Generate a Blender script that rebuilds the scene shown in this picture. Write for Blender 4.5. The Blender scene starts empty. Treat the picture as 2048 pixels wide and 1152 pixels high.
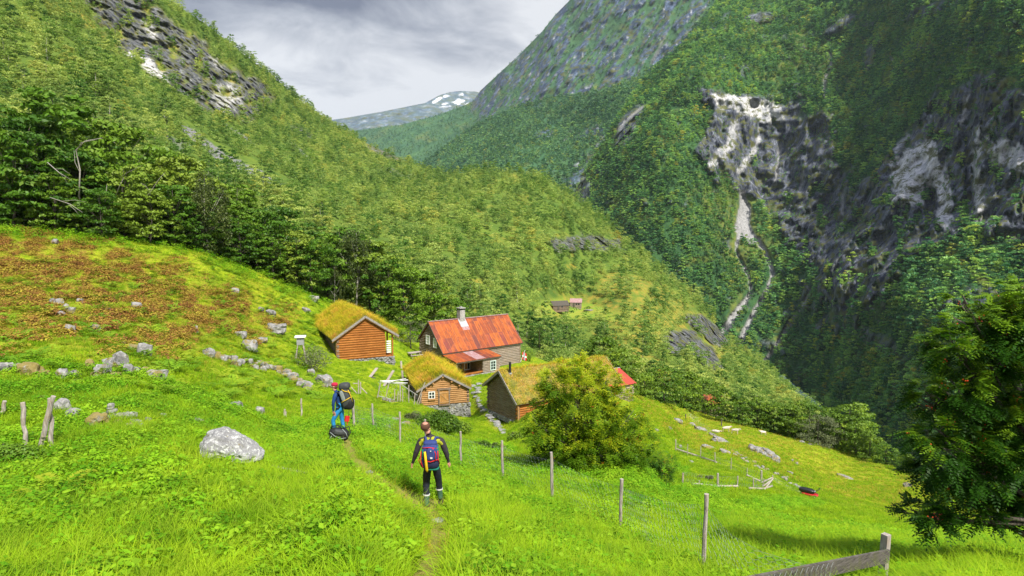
import bpy, bmesh, math, random
import numpy as np
from mathutils import Vector, Matrix, Euler
random.seed(7); RNG = np.random.default_rng(11)
R = math.radians
sc = bpy.context.scene
COL = sc.collection
FPX = 1200.0; PIT = math.atan(86.0/FPX); CP, SP = math.cos(PIT), math.sin(PIT)

# ---------- camera mapping: a photo pixel and a distance give a point in the world
def ray(px, py):
    px = np.asarray(px, float); py = np.asarray(py, float)
    x = (px-1024)/FPX; u = (576-py)/FPX
    y = CP+u*SP; z = -SP+u*CP
    return x/y, z/y
def P(px, py, Y):
    a, b = ray(px, py); return Vector((float(a*Y), float(Y), float(b*Y)))
def PA(px, py, Y):
    a, b = ray(px, py); return np.stack([a*Y, Y+0*a, b*Y], -1)
def project(p):
    p = np.asarray(p, float); d = p[..., 1]*CP-p[..., 2]*SP; u = p[..., 1]*SP+p[..., 2]*CP
    return 1024+FPX*p[..., 0]/d, 576-FPX*u/d

# ---------- vectorised noise
_perm = np.random.default_rng(3).permutation(4096)
_grad = np.random.default_rng(4).normal(size=(4096, 3)); _grad /= np.linalg.norm(_grad, axis=1)[:, None]
def perlin(x, y, z):
    x, y, z = np.broadcast_arrays(np.asarray(x, float), np.asarray(y, float), np.asarray(z, float))
    xi, yi, zi = (np.floor(v).astype(np.int64) for v in (x, y, z))
    xf, yf, zf = x-xi, y-yi, z-zi
    f = lambda t: t*t*t*(t*(t*6-15)+10)
    u, v, w = f(xf), f(yf), f(zf)
    out = 0
    for i in (0, 1):
        for j in (0, 1):
            for k in (0, 1):
                h = _perm[(_perm[(_perm[(xi+i) & 4095]+yi+j) & 4095]+zi+k) & 4095]
                g = _grad[h]
                d = g[..., 0]*(xf-i)+g[..., 1]*(yf-j)+g[..., 2]*(zf-k)
                out = out+d*(u if i else 1-u)*(v if j else 1-v)*(w if k else 1-w)
    return out*1.5
def fbm(x, y, z=0., octv=4, ridged=False):
    s = 0; a = 1.; n = 0
    x = np.asarray(x, float); y = np.asarray(y, float); z = np.asarray(z, float)
    for o in range(octv):
        v = perlin(x+17.3*o, y-9.1*o, z+3.7*o)
        if ridged: v = 1-2*np.abs(v)
        s = s+a*v; n += a; a *= .5; x = x*2.03; y = y*2.03; z = z*2.03
    return s/n
def sstep(a, b, x):
    t = np.clip((x-a)/(b-a), 0, 1); return t*t*(3-2*t)

class TPS:
    def __init__(s, pts, lam=0.0, sc=(200., 200.)):
        p = np.array(pts, float); s.sc = np.array(sc); s.c = p[:, :2]/s.sc; v = np.log(p[:, 2]); n = len(p)
        K = s.k(np.linalg.norm(s.c[:, None]-s.c[None], axis=2))+lam*np.eye(n)
        Q = np.c_[np.ones(n), s.c]
        A = np.block([[K, Q], [Q.T, np.zeros((3, 3))]])
        s.w = np.linalg.solve(A, np.r_[v, 0, 0, 0])
    def k(s, r): return np.where(r > 0, r*r*np.log(np.maximum(r, 1e-9)), 0)
    def __call__(s, px, py):
        px = np.asarray(px, float); shp = px.shape; q = np.c_[px.ravel(), np.asarray(py, float).ravel()]/s.sc
        out = np.empty(len(q))
        for i in range(0, len(q), 20000):
            b = q[i:i+20000]; r = np.linalg.norm(b[:, None]-s.c[None], axis=2)
            out[i:i+20000] = s.k(r)@s.w[:-3]+s.w[-3]+b@s.w[-2:]
        return np.exp(out).reshape(shp)
def curve(pts):
    xs = np.array([p[0] for p in pts], float); ys = np.array([p[1] for p in pts], float)
    return lambda x: np.interp(x, xs, ys)

# ---------- object bookkeeping
def props(o, label=None, cat=None, group=None, kind=None):
    if label: o['label'] = label
    if cat: o['category'] = cat
    if group: o['group'] = group
    if kind: o['kind'] = kind
    return o
def mesh_obj(name, me, mat=None, parent=None, link=True):
    o = bpy.data.objects.new(name, me)
    if mat is not None:
        for m in (mat if isinstance(mat, (list, tuple)) else [mat]): me.materials.append(m)
    if link: COL.objects.link(o)
    if parent is not None: o.parent = parent
    return o
def empty(name, loc, rz=0., label=None, cat=None, group=None):
    o = bpy.data.objects.new(name, None); COL.objects.link(o)
    o.location = loc; o.rotation_euler = (0, 0, rz); o.empty_display_size = .3
    return props(o, label, cat, group)
def np_mesh(name, V, F, attrs=None, smooth=False):
    """V (n,3); F (m,k) with constant k; attrs: name -> (domain, values)"""
    V = np.ascontiguousarray(V, np.float32); F = np.ascontiguousarray(F, np.int32)
    me = bpy.data.meshes.new(name); n, (m, k) = len(V), F.shape
    me.vertices.add(n); me.vertices.foreach_set('co', V.ravel())
    me.loops.add(m*k); me.loops.foreach_set('vertex_index', F.ravel())
    me.polygons.add(m); me.polygons.foreach_set('loop_start', np.arange(0, m*k, k, dtype=np.int32))
    me.polygons.foreach_set('use_smooth', np.full(m, smooth))
    me.update(calc_edges=True)
    for a, (dom, val) in (attrs or {}).items():
        at = me.attributes.new(a, 'FLOAT', dom); at.data.foreach_set('value', np.ascontiguousarray(val, np.float32))
    return me

class MB:
    """collects simple solids; build() makes ONE mesh object"""
    def __init__(s): s.v = []; s.f = []; s.m = []; s.mi = 0
    def add(s, vs, fs):
        b = len(s.v); s.v += [tuple(v) for v in vs]
        for f in fs: s.f.append([b+i for i in f]); s.m.append(s.mi)
    def box(s, c, size, M=None, jit=0.):
        x, y, z = (d/2 for d in size); vs = []
        for i in (-x, x):
            for j in (-y, y):
                for k in (-z, z):
                    v = Vector((i, j, k))
                    if jit: v += Vector([random.uniform(-jit, jit) for _ in range(3)])
                    if M is not None: v = M @ v
                    vs.append(v+Vector(c))
        s.add(vs, [(0, 1, 3, 2), (4, 6, 7, 5), (0, 4, 5, 1), (2, 3, 7, 6), (0, 2, 6, 4), (1, 5, 7, 3)])
    def bar(s, a, b, w, h, up=(0, 0, 1)):
        a = Vector(a); b = Vector(b); d = b-a; L = d.length; d.normalize()
        x = d.cross(Vector(up)); x.normalize(); z = x.cross(d)
        vs = []
        for t in (0, L):
            for i, j in ((-1, -1), (1, -1), (1, 1), (-1, 1)): vs.append(a+d*t+x*(i*w/2)+z*(j*h/2))
        s.add(vs, [(0, 1, 2, 3), (4, 7, 6, 5), (0, 4, 5, 1), (1, 5, 6, 2), (2, 6, 7, 3), (3, 7, 4, 0)])
    def tube(s, pts, rad, n=7, cap=True):
        pts = [Vector(p) for p in pts]
        if not isinstance(rad, (list, tuple)): rad = [rad]*len(pts)
        rings = []; prev = None
        for i, p in enumerate(pts):
            d = (pts[min(i+1, len(pts)-1)]-pts[max(i-1, 0)])
            if d.length < 1e-9: d = Vector((0, 0, 1))
            d.normalize()
            x = (prev-d*prev.dot(d)) if prev is not None else d.orthogonal()
            if x.length < 1e-6: x = d.orthogonal()
            x.normalize(); prev = x; y = d.cross(x)
            rings.append([p+(x*math.cos(2*math.pi*k/n)+y*math.sin(2*math.pi*k/n))*rad[i] for k in range(n)])
        vs = [v for r in rings for v in r]; fs = []
        for i in range(len(pts)-1):
            for k in range(n):
                a = i*n+k; b = i*n+(k+1) % n; fs.append((a, b, b+n, a+n))
        if cap: fs.append(tuple(range(n))[::-1]); fs.append(tuple((len(pts)-1)*n+k for k in range(n)))
        s.add(vs, fs)
    def poly_prism(s, prof, M, depth):
        """prof: 2-D outline in local xz; extruded along local y by depth, placed by matrix M"""
        n = len(prof); vs = [M @ Vector((x, y, z)) for y in (0, depth) for x, z in prof]
        s.add(vs, [tuple(range(n)), tuple(range(2*n-1, n-1, -1))]+[(i, i+n, (i+1) % n+n, (i+1) % n) for i in range(n)])
    def rock(s, c, size, seed=0, rz=0., sub=2, rough=.22, tilt=0.):
        bm = bmesh.new(); bmesh.ops.create_icosphere(bm, subdivisions=sub, radius=1.)
        M = Matrix.Rotation(rz, 3, 'Z') @ Matrix.Rotation(tilt, 3, 'Y')
        co = np.array([v.co[:] for v in bm.verts])
        co = np.sign(co)*np.abs(co)**.75
        n = fbm(co[:, 0]*1.1+seed*7.3, co[:, 1]*1.1, co[:, 2]*1.1+seed, 3)*rough*3
        co = co*(1+n)[:, None]*(np.array(size)/2)
        vs = [M @ Vector(v)+Vector(c) for v in co]
        s.add(vs, [[v.index for v in f.verts] for f in bm.faces]); bm.free()
    def mesh(s, name, smooth=False):
        me = bpy.data.meshes.new(name); me.from_pydata([tuple(v) for v in s.v], [], s.f); me.update()
        me.polygons.foreach_set('material_index', s.m)
        bm = bmesh.new(); bm.from_mesh(me); bmesh.ops.recalc_face_normals(bm, faces=bm.faces); bm.to_mesh(me); bm.free()
        me.polygons.foreach_set('use_smooth', [smooth]*len(me.polygons)); me.update()
        return me
    def build(s, name, mat, parent=None, smooth=False):
        return mesh_obj(name, s.mesh(name, smooth), mat, parent)

# ---------- materials
class NT:
    def __init__(s, name):
        s.m = bpy.data.materials.new(name); s.m.use_nodes = True; s.t = s.m.node_tree; s.t.nodes.clear()
        s.out = s.n('ShaderNodeOutputMaterial')
    def n(s, typ, **kw):
        nd = s.t.nodes.new(typ)
        for k, v in kw.items():
            if k.startswith('i_'):
                key = k[2:].replace('_', ' '); s.set(nd.inputs[int(key) if key.isdigit() else key], v)
            else: setattr(nd, k, v)
        return nd
    def set(s, sock, v):
        if isinstance(v, bpy.types.NodeSocket): s.t.links.new(v, sock)
        elif isinstance(v, bpy.types.Node): s.t.links.new(v.outputs[0], sock)
        else:
            if isinstance(v, (tuple, list)) and len(v) == 3 and len(sock.default_value) == 4: v = (*v, 1)
            sock.default_value = v
    def pos(s): return s.n('ShaderNodeNewGeometry').outputs['Position']
    def obj(s): return s.n('ShaderNodeTexCoord').outputs['Object']
    def map(s, vec, scale=(1, 1, 1), loc=(0, 0, 0), rot=(0, 0, 0)):
        m = s.n('ShaderNodeMapping'); s.set(m.inputs['Vector'], vec); m.inputs['Scale'].default_value = scale
        m.inputs['Location'].default_value = loc; m.inputs['Rotation'].default_value = rot; return m.outputs[0]
    def noise(s, vec, scale, det=4., rough=.55, dist=0., out='Fac'):
        n = s.n('ShaderNodeTexNoise'); s.set(n.inputs['Vector'], vec); n.inputs['Scale'].default_value = scale
        n.inputs['Detail'].default_value = det; n.inputs['Roughness'].default_value = rough; n.inputs['Distortion'].default_value = dist
        return n.outputs[out]
    def vor(s, vec, scale, out='Distance', feat='F1', rnd=1.):
        n = s.n('ShaderNodeTexVoronoi'); n.feature = feat; s.set(n.inputs['Vector'], vec); n.inputs['Scale'].default_value = scale
        n.inputs['Randomness'].default_value = rnd
        return n.outputs[out]
    def ramp(s, fac, stops, interp='LINEAR'):
        r = s.n('ShaderNodeValToRGB'); s.set(r.inputs[0], fac); e = r.color_ramp.elements; r.color_ramp.interpolation = interp
        while len(e) > len(stops): e.remove(e[-1])
        while len(e) < len(stops): e.new(.5)
        for el, (p, c) in zip(e, stops):
            el.position = p
            el.color = (c, c, c, 1) if isinstance(c, (int, float)) else (*c, 1)
        return r.outputs[0]
    def mix(s, fac, a, b, mode='MIX'):
        m = s.n('ShaderNodeMix'); m.data_type = 'RGBA'; m.blend_type = mode
        s.set(m.inputs[0], fac); s.set(m.inputs[6], a); s.set(m.inputs[7], b); return m.outputs[2]
    def math(s, op, a, b=0., c=None, clamp=False):
        m = s.n('ShaderNodeMath'); m.operation = op; m.use_clamp = clamp; s.set(m.inputs[0], a); s.set(m.inputs[1], b)
        if c is not None: s.set(m.inputs[2], c)
        return m.outputs[0]
    def attr(s, name, typ='GEOMETRY', out='Fac'):
        a = s.n('ShaderNodeAttribute'); a.attribute_name = name; a.attribute_type = typ; return a.outputs[out]
    def objrand(s): return s.n('ShaderNodeObjectInfo').outputs['Random']
    def bump(s, h, strength=.5, dist=.05, normal=None):
        b = s.n('ShaderNodeBump'); s.set(b.inputs['Height'], h); b.inputs['Strength'].default_value = strength
        b.inputs['Distance'].default_value = dist
        if normal is not None: s.set(b.inputs['Normal'], normal)
        return b.outputs[0]
    def princ(s, col, rough=.8, normal=None, spec=.3, metal=0.):
        p = s.n('ShaderNodeBsdfPrincipled'); s.set(p.inputs['Base Color'], col); s.set(p.inputs['Roughness'], rough)
        p.inputs['Specular IOR Level'].default_value = spec; s.set(p.inputs['Metallic'], metal)
        if normal is not None: s.set(p.inputs['Normal'], normal)
        s.t.links.new(p.outputs[0], s.out.inputs[0]); return p
    def leaf(s, col, trans=.35, rough=.5, spec=.25):
        p = s.princ(col, rough, spec=spec); t = s.n('ShaderNodeBsdfTranslucent'); s.set(t.inputs[0], col)
        m = s.n('ShaderNodeMixShader'); m.inputs[0].default_value = trans
        s.t.links.new(p.outputs[0], m.inputs[1]); s.t.links.new(t.outputs[0], m.inputs[2])
        s.t.links.new(m.outputs[0], s.out.inputs[0]); return s.m

# ---------- scattering: one 'stuff' object that instances prototype meshes on its points
def proto_coll(name, objs):
    c = bpy.data.collections.new(name)
    for o in objs: c.objects.link(o)
    return c
_gn = None
def gn_group():
    global _gn
    if _gn: return _gn
    g = bpy.data.node_groups.new('scatter', 'GeometryNodeTree'); _gn = g
    g.interface.new_socket('Geometry', in_out='INPUT', socket_type='NodeSocketGeometry')
    g.interface.new_socket('Kinds', in_out='INPUT', socket_type='NodeSocketCollection')
    g.interface.new_socket('Geometry', in_out='OUTPUT', socket_type='NodeSocketGeometry')
    N = g.nodes.new; L = g.links.new
    gi = N('NodeGroupInput'); go = N('NodeGroupOutput'); ci = N('GeometryNodeCollectionInfo')
    ci.inputs['Separate Children'].default_value = True; ci.inputs['Reset Children'].default_value = True
    L(gi.outputs[1], ci.inputs[0])
    ip = N('GeometryNodeInstanceOnPoints'); L(gi.outputs[0], ip.inputs['Points']); L(ci.outputs[0], ip.inputs['Instance'])
    ip.inputs['Pick Instance'].default_value = True
    def na(name, typ):
        a = N('GeometryNodeInputNamedAttribute'); a.data_type = typ; a.inputs['Name'].default_value = name; return a.outputs['Attribute']
    L(na('idx', 'INT'), ip.inputs['Instance Index'])
    er = N('FunctionNodeEulerToRotation'); L(na('rot', 'FLOAT_VECTOR'), er.inputs[0]); L(er.outputs[0], ip.inputs['Rotation'])
    L(na('scl', 'FLOAT_VECTOR'), ip.inputs['Scale'])
    L(ip.outputs[0], go.inputs[0]); return g
def scatter(name, pts, rot, scl, idx, protos, label, cat, extra=None):
    n = len(pts); me = bpy.data.meshes.new(name); me.vertices.add(n)
    me.vertices.foreach_set('co', np.ascontiguousarray(pts, np.float32).ravel())
    scl = np.asarray(scl, float)
    if scl.ndim == 1: scl = np.repeat(scl[:, None], 3, 1)
    for k, v in (('rot', rot), ('scl', scl)):
        a = me.attributes.new(k, 'FLOAT_VECTOR', 'POINT'); a.data.foreach_set('vector', np.ascontiguousarray(v, np.float32).ravel())
    a = me.attributes.new('idx', 'INT', 'POINT'); a.data.foreach_set('value', np.ascontiguousarray(idx, np.int32))
    for k, v in (extra or {}).items():
        a = me.attributes.new(k, 'FLOAT', 'POINT'); a.data.foreach_set('value', np.ascontiguousarray(v, np.float32))
    me.update()
    o = mesh_obj(name, me); props(o, label, cat, kind='stuff')
    md = o.modifiers.new('scatter', 'NODES'); md.node_group = gn_group()
    for it in md.node_group.interface.items_tree:
        if it.name == 'Kinds': md[it.identifier] = protos
    return o
# ---------- camera, light, sky
cam = bpy.data.cameras.new('camera'); co = bpy.data.objects.new('camera', cam); COL.objects.link(co); sc.camera = co
cam.sensor_width = 36; cam.lens = FPX/2048*36; cam.clip_start = .1; cam.clip_end = 40000
co.rotation_euler = (math.pi/2-PIT, 0, 0)
SUN_EL, SUN_AZ = R(50), R(150)      # azimuth measured from north (+Y) towards east (+X)
sd = Vector((math.sin(SUN_AZ)*math.cos(SUN_EL), math.cos(SUN_AZ)*math.cos(SUN_EL), math.sin(SUN_EL)))
sl = bpy.data.lights.new('sun', 'SUN'); sl.energy = 4.8; sl.angle = R(5); sl.color = (1, .94, .84)
so = bpy.data.objects.new('sun', sl); COL.objects.link(so); so.rotation_euler = sd.to_track_quat('Z', 'Y').to_euler()
w = bpy.data.worlds.new('World'); sc.world = w; w.use_nodes = True
t = w.node_tree; t.nodes.clear(); N = t.nodes.new; L = t.links.new
out = N('ShaderNodeOutputWorld'); bg = N('ShaderNodeBackground'); sky = N('ShaderNodeTexSky'); sky.sky_type = 'NISHITA'
sky.sun_disc = False; sky.sun_elevation = SUN_EL; sky.sun_rotation = SUN_AZ
tc = N('ShaderNodeTexCoord')
sp = N('ShaderNodeSeparateXYZ'); L(tc.outputs['Generated'], sp.inputs[0])
def wm(op, a, b=0.):
    m = N('ShaderNodeMath'); m.operation = op
    for i, v in enumerate((a, b)):
        if isinstance(v, (int, float)): m.inputs[i].default_value = v
        else: L(v, m.inputs[i])
    return m.outputs[0]
# clouds lie on a flat ceiling: divide the direction by its height
zz = wm('MAXIMUM', wm('ADD', sp.outputs[2], .16), .05)
cx = wm('DIVIDE', sp.outputs[0], zz); cy = wm('DIVIDE', sp.outputs[1], zz)
cb = N('ShaderNodeCombineXYZ'); L(cx, cb.inputs[0]); L(cy, cb.inputs[1])
def wn(scale, det, off, rough=.55, dist=0.):
    mp = N('ShaderNodeMapping'); L(cb.outputs[0], mp.inputs[0]); mp.inputs['Location'].default_value = off
    n = N('ShaderNodeTexNoise'); L(mp.outputs[0], n.inputs['Vector']); n.inputs['Scale'].default_value = scale
    n.inputs['Detail'].default_value = det; n.inputs['Roughness'].default_value = rough; n.inputs['Distortion'].default_value = dist
    return n.outputs['Fac']
n1 = wn(.62, 5, (3.1, 1.4, 0), .5, .9); n2 = wn(2.6, 9, (0.4, 5.2, 0), .62, .5)
nn = wm('ADD', wm('MULTIPLY', n1, .6), wm('MULTIPLY', n2, .4))
# darker cloud bank up to the left of the valley mouth, brighter towards the notch
nn = wm('ADD', wm('MULTIPLY', wm('SUBTRACT', nn, .5), 2.3), .5)
nn = wm('ADD', nn, wm('MULTIPLY', wm('SUBTRACT', .305, sp.outputs[2]), 3.0))
nn = wm('ADD', nn, wm('MULTIPLY', wm('ADD', sp.outputs[0], .26), .8))
rp = N('ShaderNodeValToRGB'); L(nn, rp.inputs[0]); e = rp.color_ramp.elements
e[0].position = .24; e[0].color = (.13, .14, .19, 1); e[1].position = .74; e[1].color = (.70, .705, .72, 1)
e.new(.48).color = (.36, .375, .42, 1)
cov = N('ShaderNodeMix'); cov.data_type = 'RGBA'; cov.inputs[0].default_value = .95
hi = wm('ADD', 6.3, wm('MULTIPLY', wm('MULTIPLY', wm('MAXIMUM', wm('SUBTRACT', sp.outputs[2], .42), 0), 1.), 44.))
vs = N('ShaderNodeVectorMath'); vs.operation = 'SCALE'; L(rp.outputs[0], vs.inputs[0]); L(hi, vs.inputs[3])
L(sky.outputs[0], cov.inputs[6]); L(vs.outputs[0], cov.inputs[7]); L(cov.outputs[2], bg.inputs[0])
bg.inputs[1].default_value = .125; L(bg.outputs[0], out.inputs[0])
sc.view_settings.view_transform = 'Standard'; sc.view_settings.look = 'None'; sc.view_settings.exposure = 0.68; sc.view_settings.gamma = 1
sc.cycles.volume_step_rate = 20; sc.cycles.max_bounces = 5; sc.cycles.diffuse_bounces = 2; sc.cycles.transmission_bounces = 3; sc.cycles.volume_bounces = 0
sc.cycles.transparent_max_bounces = 4
# ---------- masks: soft polygons, ellipses and ribbons, all stored as attributes of the ground they belong to
def poly_mask(px, py, poly, soft=6., nz=10., ns=40.):
    pts = np.array(poly, float); px = np.asarray(px, float); py = np.asarray(py, float)
    d = np.full(px.shape, 1e9); inside = np.zeros(px.shape, bool); n = len(pts)
    for i in range(n):
        ax, ay = pts[i]; bx, by = pts[(i+1) % n]
        t = np.clip(((px-ax)*(bx-ax)+(py-ay)*(by-ay))/((bx-ax)**2+(by-ay)**2+1e-9), 0, 1)
        d = np.minimum(d, np.hypot(px-ax-t*(bx-ax), py-ay-t*(by-ay)))
        c = ((ay > py) != (by > py)) & (px < (bx-ax)*(py-ay)/(by-ay+1e-12)+ax); inside ^= c
    sdv = np.where(inside, d, -d)+nz*fbm(px/ns, py/ns, ax*.01, 4)*2
    return sstep(-soft, soft, sdv)
def line_mask(px, py, pts, soft=1.5, nz=2.):
    best = np.full(np.shape(px), -1e9)
    for (ax, ay, aw), (bx, by, bw) in zip(pts[:-1], pts[1:]):
        t = np.clip(((px-ax)*(bx-ax)+(py-ay)*(by-ay))/((bx-ax)**2+(by-ay)**2+1e-9), 0, 1)
        best = np.maximum(best, (aw+t*(bw-aw))/2-np.hypot(px-ax-t*(bx-ax), py-ay-t*(by-ay)))
    return sstep(-soft, soft, best+nz*fbm(np.asarray(px)/14, np.asarray(py)/14, 0, 3)*2)
def ell(px, py, cx, cy, rx, ry, rot=0., soft=.35, nz=.35, ns=40.):
    a = R(rot); dx = px-cx; dy = py-cy
    u = (dx*math.cos(a)+dy*math.sin(a))/rx; v = (-dx*math.sin(a)+dy*math.cos(a))/ry
    return sstep(1+soft, 1-soft, np.hypot(u, v)+nz*fbm(px/ns, py/ns, cx*.013, 4)*2)
def mx(*a):
    r = a[0]
    for b in a[1:]: r = np.maximum(r, b)
    return r

class Layer:
    def __init__(s, name, tps, top, bot, x0, x1, nx, ny, relief, masks, seed=0):
        s.name, s.tps, s.top, s.bot, s.x0, s.x1, s.nx, s.ny, s.relief, s.masks, s.seed = name, tps, top, bot, x0, x1, nx, ny, relief, masks, seed
        s.M = None
    def Y(s, px, py, m=None):
        Y = s.tps(px, py); p = PA(px, py, Y)
        return Y*(1+s.relief(p, m if m is not None else s.masks(px, py), px, py)/Y)
    def at(s, px, py): return PA(px, py, s.Y(px, py))
    def build(s, mat, ypow=1.0, back=((.015, .08), (.04, .2), (.1, .4), (.2, .55), (.4, .6))):
        xs = np.linspace(s.x0, s.x1, s.nx); t = np.linspace(0, 1, s.ny)**ypow
        tp = s.top(xs); bt = s.bot(xs)
        PX = np.repeat(xs[None], s.ny, 0); PY = tp[None]+(bt-tp)[None]*t[:, None]
        m = s.masks(PX, PY); V = PA(PX, PY, s.Y(PX, PY, m))
        rows = []
        T = V[0]; hd = T[:, :2]/np.linalg.norm(T[:, :2], axis=1)[:, None]
        for k, sl in back:
            d = T[:, 1]*k; q = T.copy(); q[:, :2] += hd*d[:, None]; q[:, 2] -= d*sl; rows.append(q)
        V = np.concatenate([np.array(rows[::-1]), V], 0); nr = V.shape[0]; nb = len(back)
        idx = np.arange(nr*s.nx).reshape(nr, s.nx)
        F = np.stack([idx[:-1, :-1], idx[1:, :-1], idx[1:, 1:], idx[:-1, 1:]], -1).reshape(-1, 4)
        s.V, s.F = V.reshape(-1, 3), F; s.PXY = np.stack(project(s.V), -1); s.mk = {k: np.concatenate([np.repeat(v[:1], nb, 0), v], 0).ravel() for k, v in m.items()}
        at = {k: ('POINT', np.concatenate([np.repeat(v[:1], nb, 0), v], 0).ravel()) for k, v in m.items()}
        me = np_mesh(s.name, V.reshape(-1, 3), F, at, smooth=True)
        o = mesh_obj(s.name, me, mat); props(o, kind='structure'); return o

def sample(layer, n, dens, rng):
    """n random points on a sheet, spread evenly over its real area times dens(px, py, masks, V)"""
    V, F = layer.V, layer.F
    q = V[F]; ar = np.linalg.norm(np.cross(q[:, 2]-q[:, 0], q[:, 3]-q[:, 1]), axis=1)/2
    c = layer.PXY[F].mean(1); mk = {k: v[F].mean(1) for k, v in layer.mk.items()}; ctr = q.mean(1)
    w = ar*dens(c[:, 0], c[:, 1], mk, ctr); w = np.where(np.isfinite(w), np.maximum(w, 0), 0)
    N = int(n) if n >= 1 else int(w.sum()*n)
    if N > 400000: print('sample too big', N); N = 400000
    i = rng.choice(len(F), N, p=w/w.sum()); a, b = rng.random(N)[:, None], rng.random(N)[:, None]
    qq = q[i]; return (qq[:, 0]*(1-a)+qq[:, 3]*a)*(1-b)+(qq[:, 1]*(1-a)+qq[:, 2]*a)*b
def thin(pts, d):
    seen = {}; keep = []
    d = np.broadcast_to(np.asarray(d, float), (len(pts),))
    for i, (x, y, z) in enumerate(pts.tolist()):
        r = d[i]; kx, ky, kz = int(x//r), int(y//r), int(z//r); ok = True
        for a in (-1, 0, 1):
            for b in (-1, 0, 1):
                for c in (-1, 0, 1):
                    for (u, v, w) in seen.get((kx+a, ky+b, kz+c), ()):
                        if (u-x)**2+(v-y)**2+(w-z)**2 < r*r: ok = False; break
                    if not ok: break
                if not ok: break
            if not ok: break
        if ok: seen.setdefault((kx, ky, kz), []).append((x, y, z)); keep.append(i)
    return np.array(keep, int)
def YS(Y):
    Y = np.asarray(Y, float); return Y*(1+.2*sstep(28, 42, Y)*(1-sstep(110, 320, Y)))
def ysc(l): return [(a, b, float(YS(c))) for a, b, c in l]
# ---------- depth of every sheet of ground, metres from the camera along the view
MEADOW_TOP = curve([(-600, 300), (0, 452), (230, 478), (400, 500), (520, 546), (640, 598), (760, 640), (850, 668), (1045, 705), (1200, 765), (1270, 792), (1350, 812), (1440, 840), (1530, 860), (1640, 888), (1760, 922), (1850, 962), (1950, 1002), (2100, 1045), (2700, 1150)])
MTPS = TPS(ysc([(-400, 1152, 5), (0, 1152, 6.2), (512, 1152, 6.8), (1024, 1152, 7.2), (1410, 1150, 9.0), (1765, 1180, 8.6), (2048, 1152, 10), (2500, 1152, 10),
 (-400, 1500, 2.6), (500, 1500, 3.2), (1024, 1500, 3.5), (1600, 1500, 4.2), (2500, 1500, 4.4),
 (865, 1018, 11.6), (60, 905, 13.6), (460, 925, 13), (678, 870, 19.8), (1240, 1067, 13.2), (1107, 1003, 15.8), (1007, 962, 18.5), (921, 937, 19.8), (801, 890, 23), (747, 860, 27), (603, 835, 31),
 (0, 750, 22), (225, 845, 16), (300, 750, 26), (0, 600, 37), (0, 452, 54), (-400, 350, 50), (-400, 700, 24), (230, 478, 58), (300, 600, 43), (400, 500, 65), (500, 640, 52), (500, 700, 42), (540, 745, 38), (640, 765, 41),
 (640, 700, 56), (640, 598, 78), (520, 546, 72), (675, 722, 55), (775, 737, 57), (842, 815, 45), (939, 836, 47), (760, 815, 43), (800, 780, 49), (740, 760, 49.5), (700, 780, 43),
 (900, 870, 36), (850, 850, 36), (950, 880, 35), (960, 800, 50), (1000, 862, 41), (1032, 846, 41), (977, 814, 45.5), (1000, 745, 66), (1040, 722, 76), (835, 690, 75), (790, 665, 74), (850, 668, 88), (760, 640, 84), (1045, 705, 96),
 (1262, 803, 48), (1300, 830, 53), (1180, 945, 24), (1300, 960, 25), (1350, 900, 42), (1430, 975, 33), (1350, 945, 34), (1550, 975, 40), (1450, 900, 56), (1530, 905, 66), (1617, 988, 44), (1780, 1030, 40), (1700, 1050, 26), (1765, 1100, 14), (1500, 1050, 18), (1900, 1070, 22), (2048, 1085, 19), (2400, 1110, 18),
 (1440, 842, 106), (1530, 862, 106), (1640, 888, 100), (1760, 922, 90), (1850, 962, 74), (1950, 1002, 55), (2100, 1045, 38), (1350, 812, 92), (1270, 792, 72), (1640, 930, 78), (1380, 850, 86), (1700, 980, 60)]), lam=.002)
PATHLINE = [(690, 888, 34), (712, 930, 36), (775, 982, 36), (862, 1026, 54), (880, 1080, 66), (855, 1160, 105), (820, 1260, 100)]
def meadow_masks(px, py):
    brack = mx(poly_mask(px, py, [(-700, 470), (-300, 455), (60, 458), (200, 478), (300, 520), (420, 560), (560, 640), (520, 680), (400, 660), (330, 700), (180, 660), (60, 700), (-300, 740), (-700, 760)], 30, 40, 90))*.95
    return dict(bracken=.9*brack*sstep(-.25, .35, fbm(px/45, py/22, 3.1, 4)*2+.15),
                gold=mx(.7*poly_mask(px, py, [(1300, 820), (1440, 850), (1640, 900), (1850, 970), (1980, 1040), (1850, 1060), (1650, 960), (1550, 930), (1400, 900), (1330, 870)], 25, 30, 80),
                        .6*poly_mask(px, py, [(-300, 500), (300, 500), (620, 600), (560, 700), (400, 740), (100, 740), (-300, 760)], 30, 40, 70), 0*px),
                path=mx(line_mask(px, py, PATHLINE, 8, 6), .6*line_mask(px, py, [(948, 780, 5), (955, 815, 6), (985, 850, 5), (1010, 870, 4)], 2, 1.)),
                stony=mx(.9*line_mask(px, py, [(1380, 830, 10), (1450, 890, 14), (1500, 920, 8), (1560, 965, 8), (1600, 985, 6)], 4, 4), .7*line_mask(px, py, [(0, 735, 18), (100, 750, 18), (240, 745, 26), (320, 740, 8)], 6, 8)))
def meadow_relief(p, m, px, py):
    Y = p[..., 1]
    a = np.clip(Y*.006, .03, .5)
    r = a*fbm(p[..., 0]/4+5, p[..., 1]/4, 0, 3)*1.6+np.clip(Y-20, 0, 40)*.012*fbm(p[..., 0]/14, p[..., 1]/14, 2, 3)
    return -r*np.clip(Y/12, .4, 3)+.22*m['path']*(Y < 26)
def meadow_bot(x): return 1500+0*x
meadow = Layer('meadow_ground', MTPS, MEADOW_TOP, meadow_bot, -600, 2700, 520, 330, meadow_relief, meadow_masks)
def G(px, py): v = meadow.at(np.array([px], float), np.array([py], float))[0]; return Vector(v.tolist())

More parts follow.
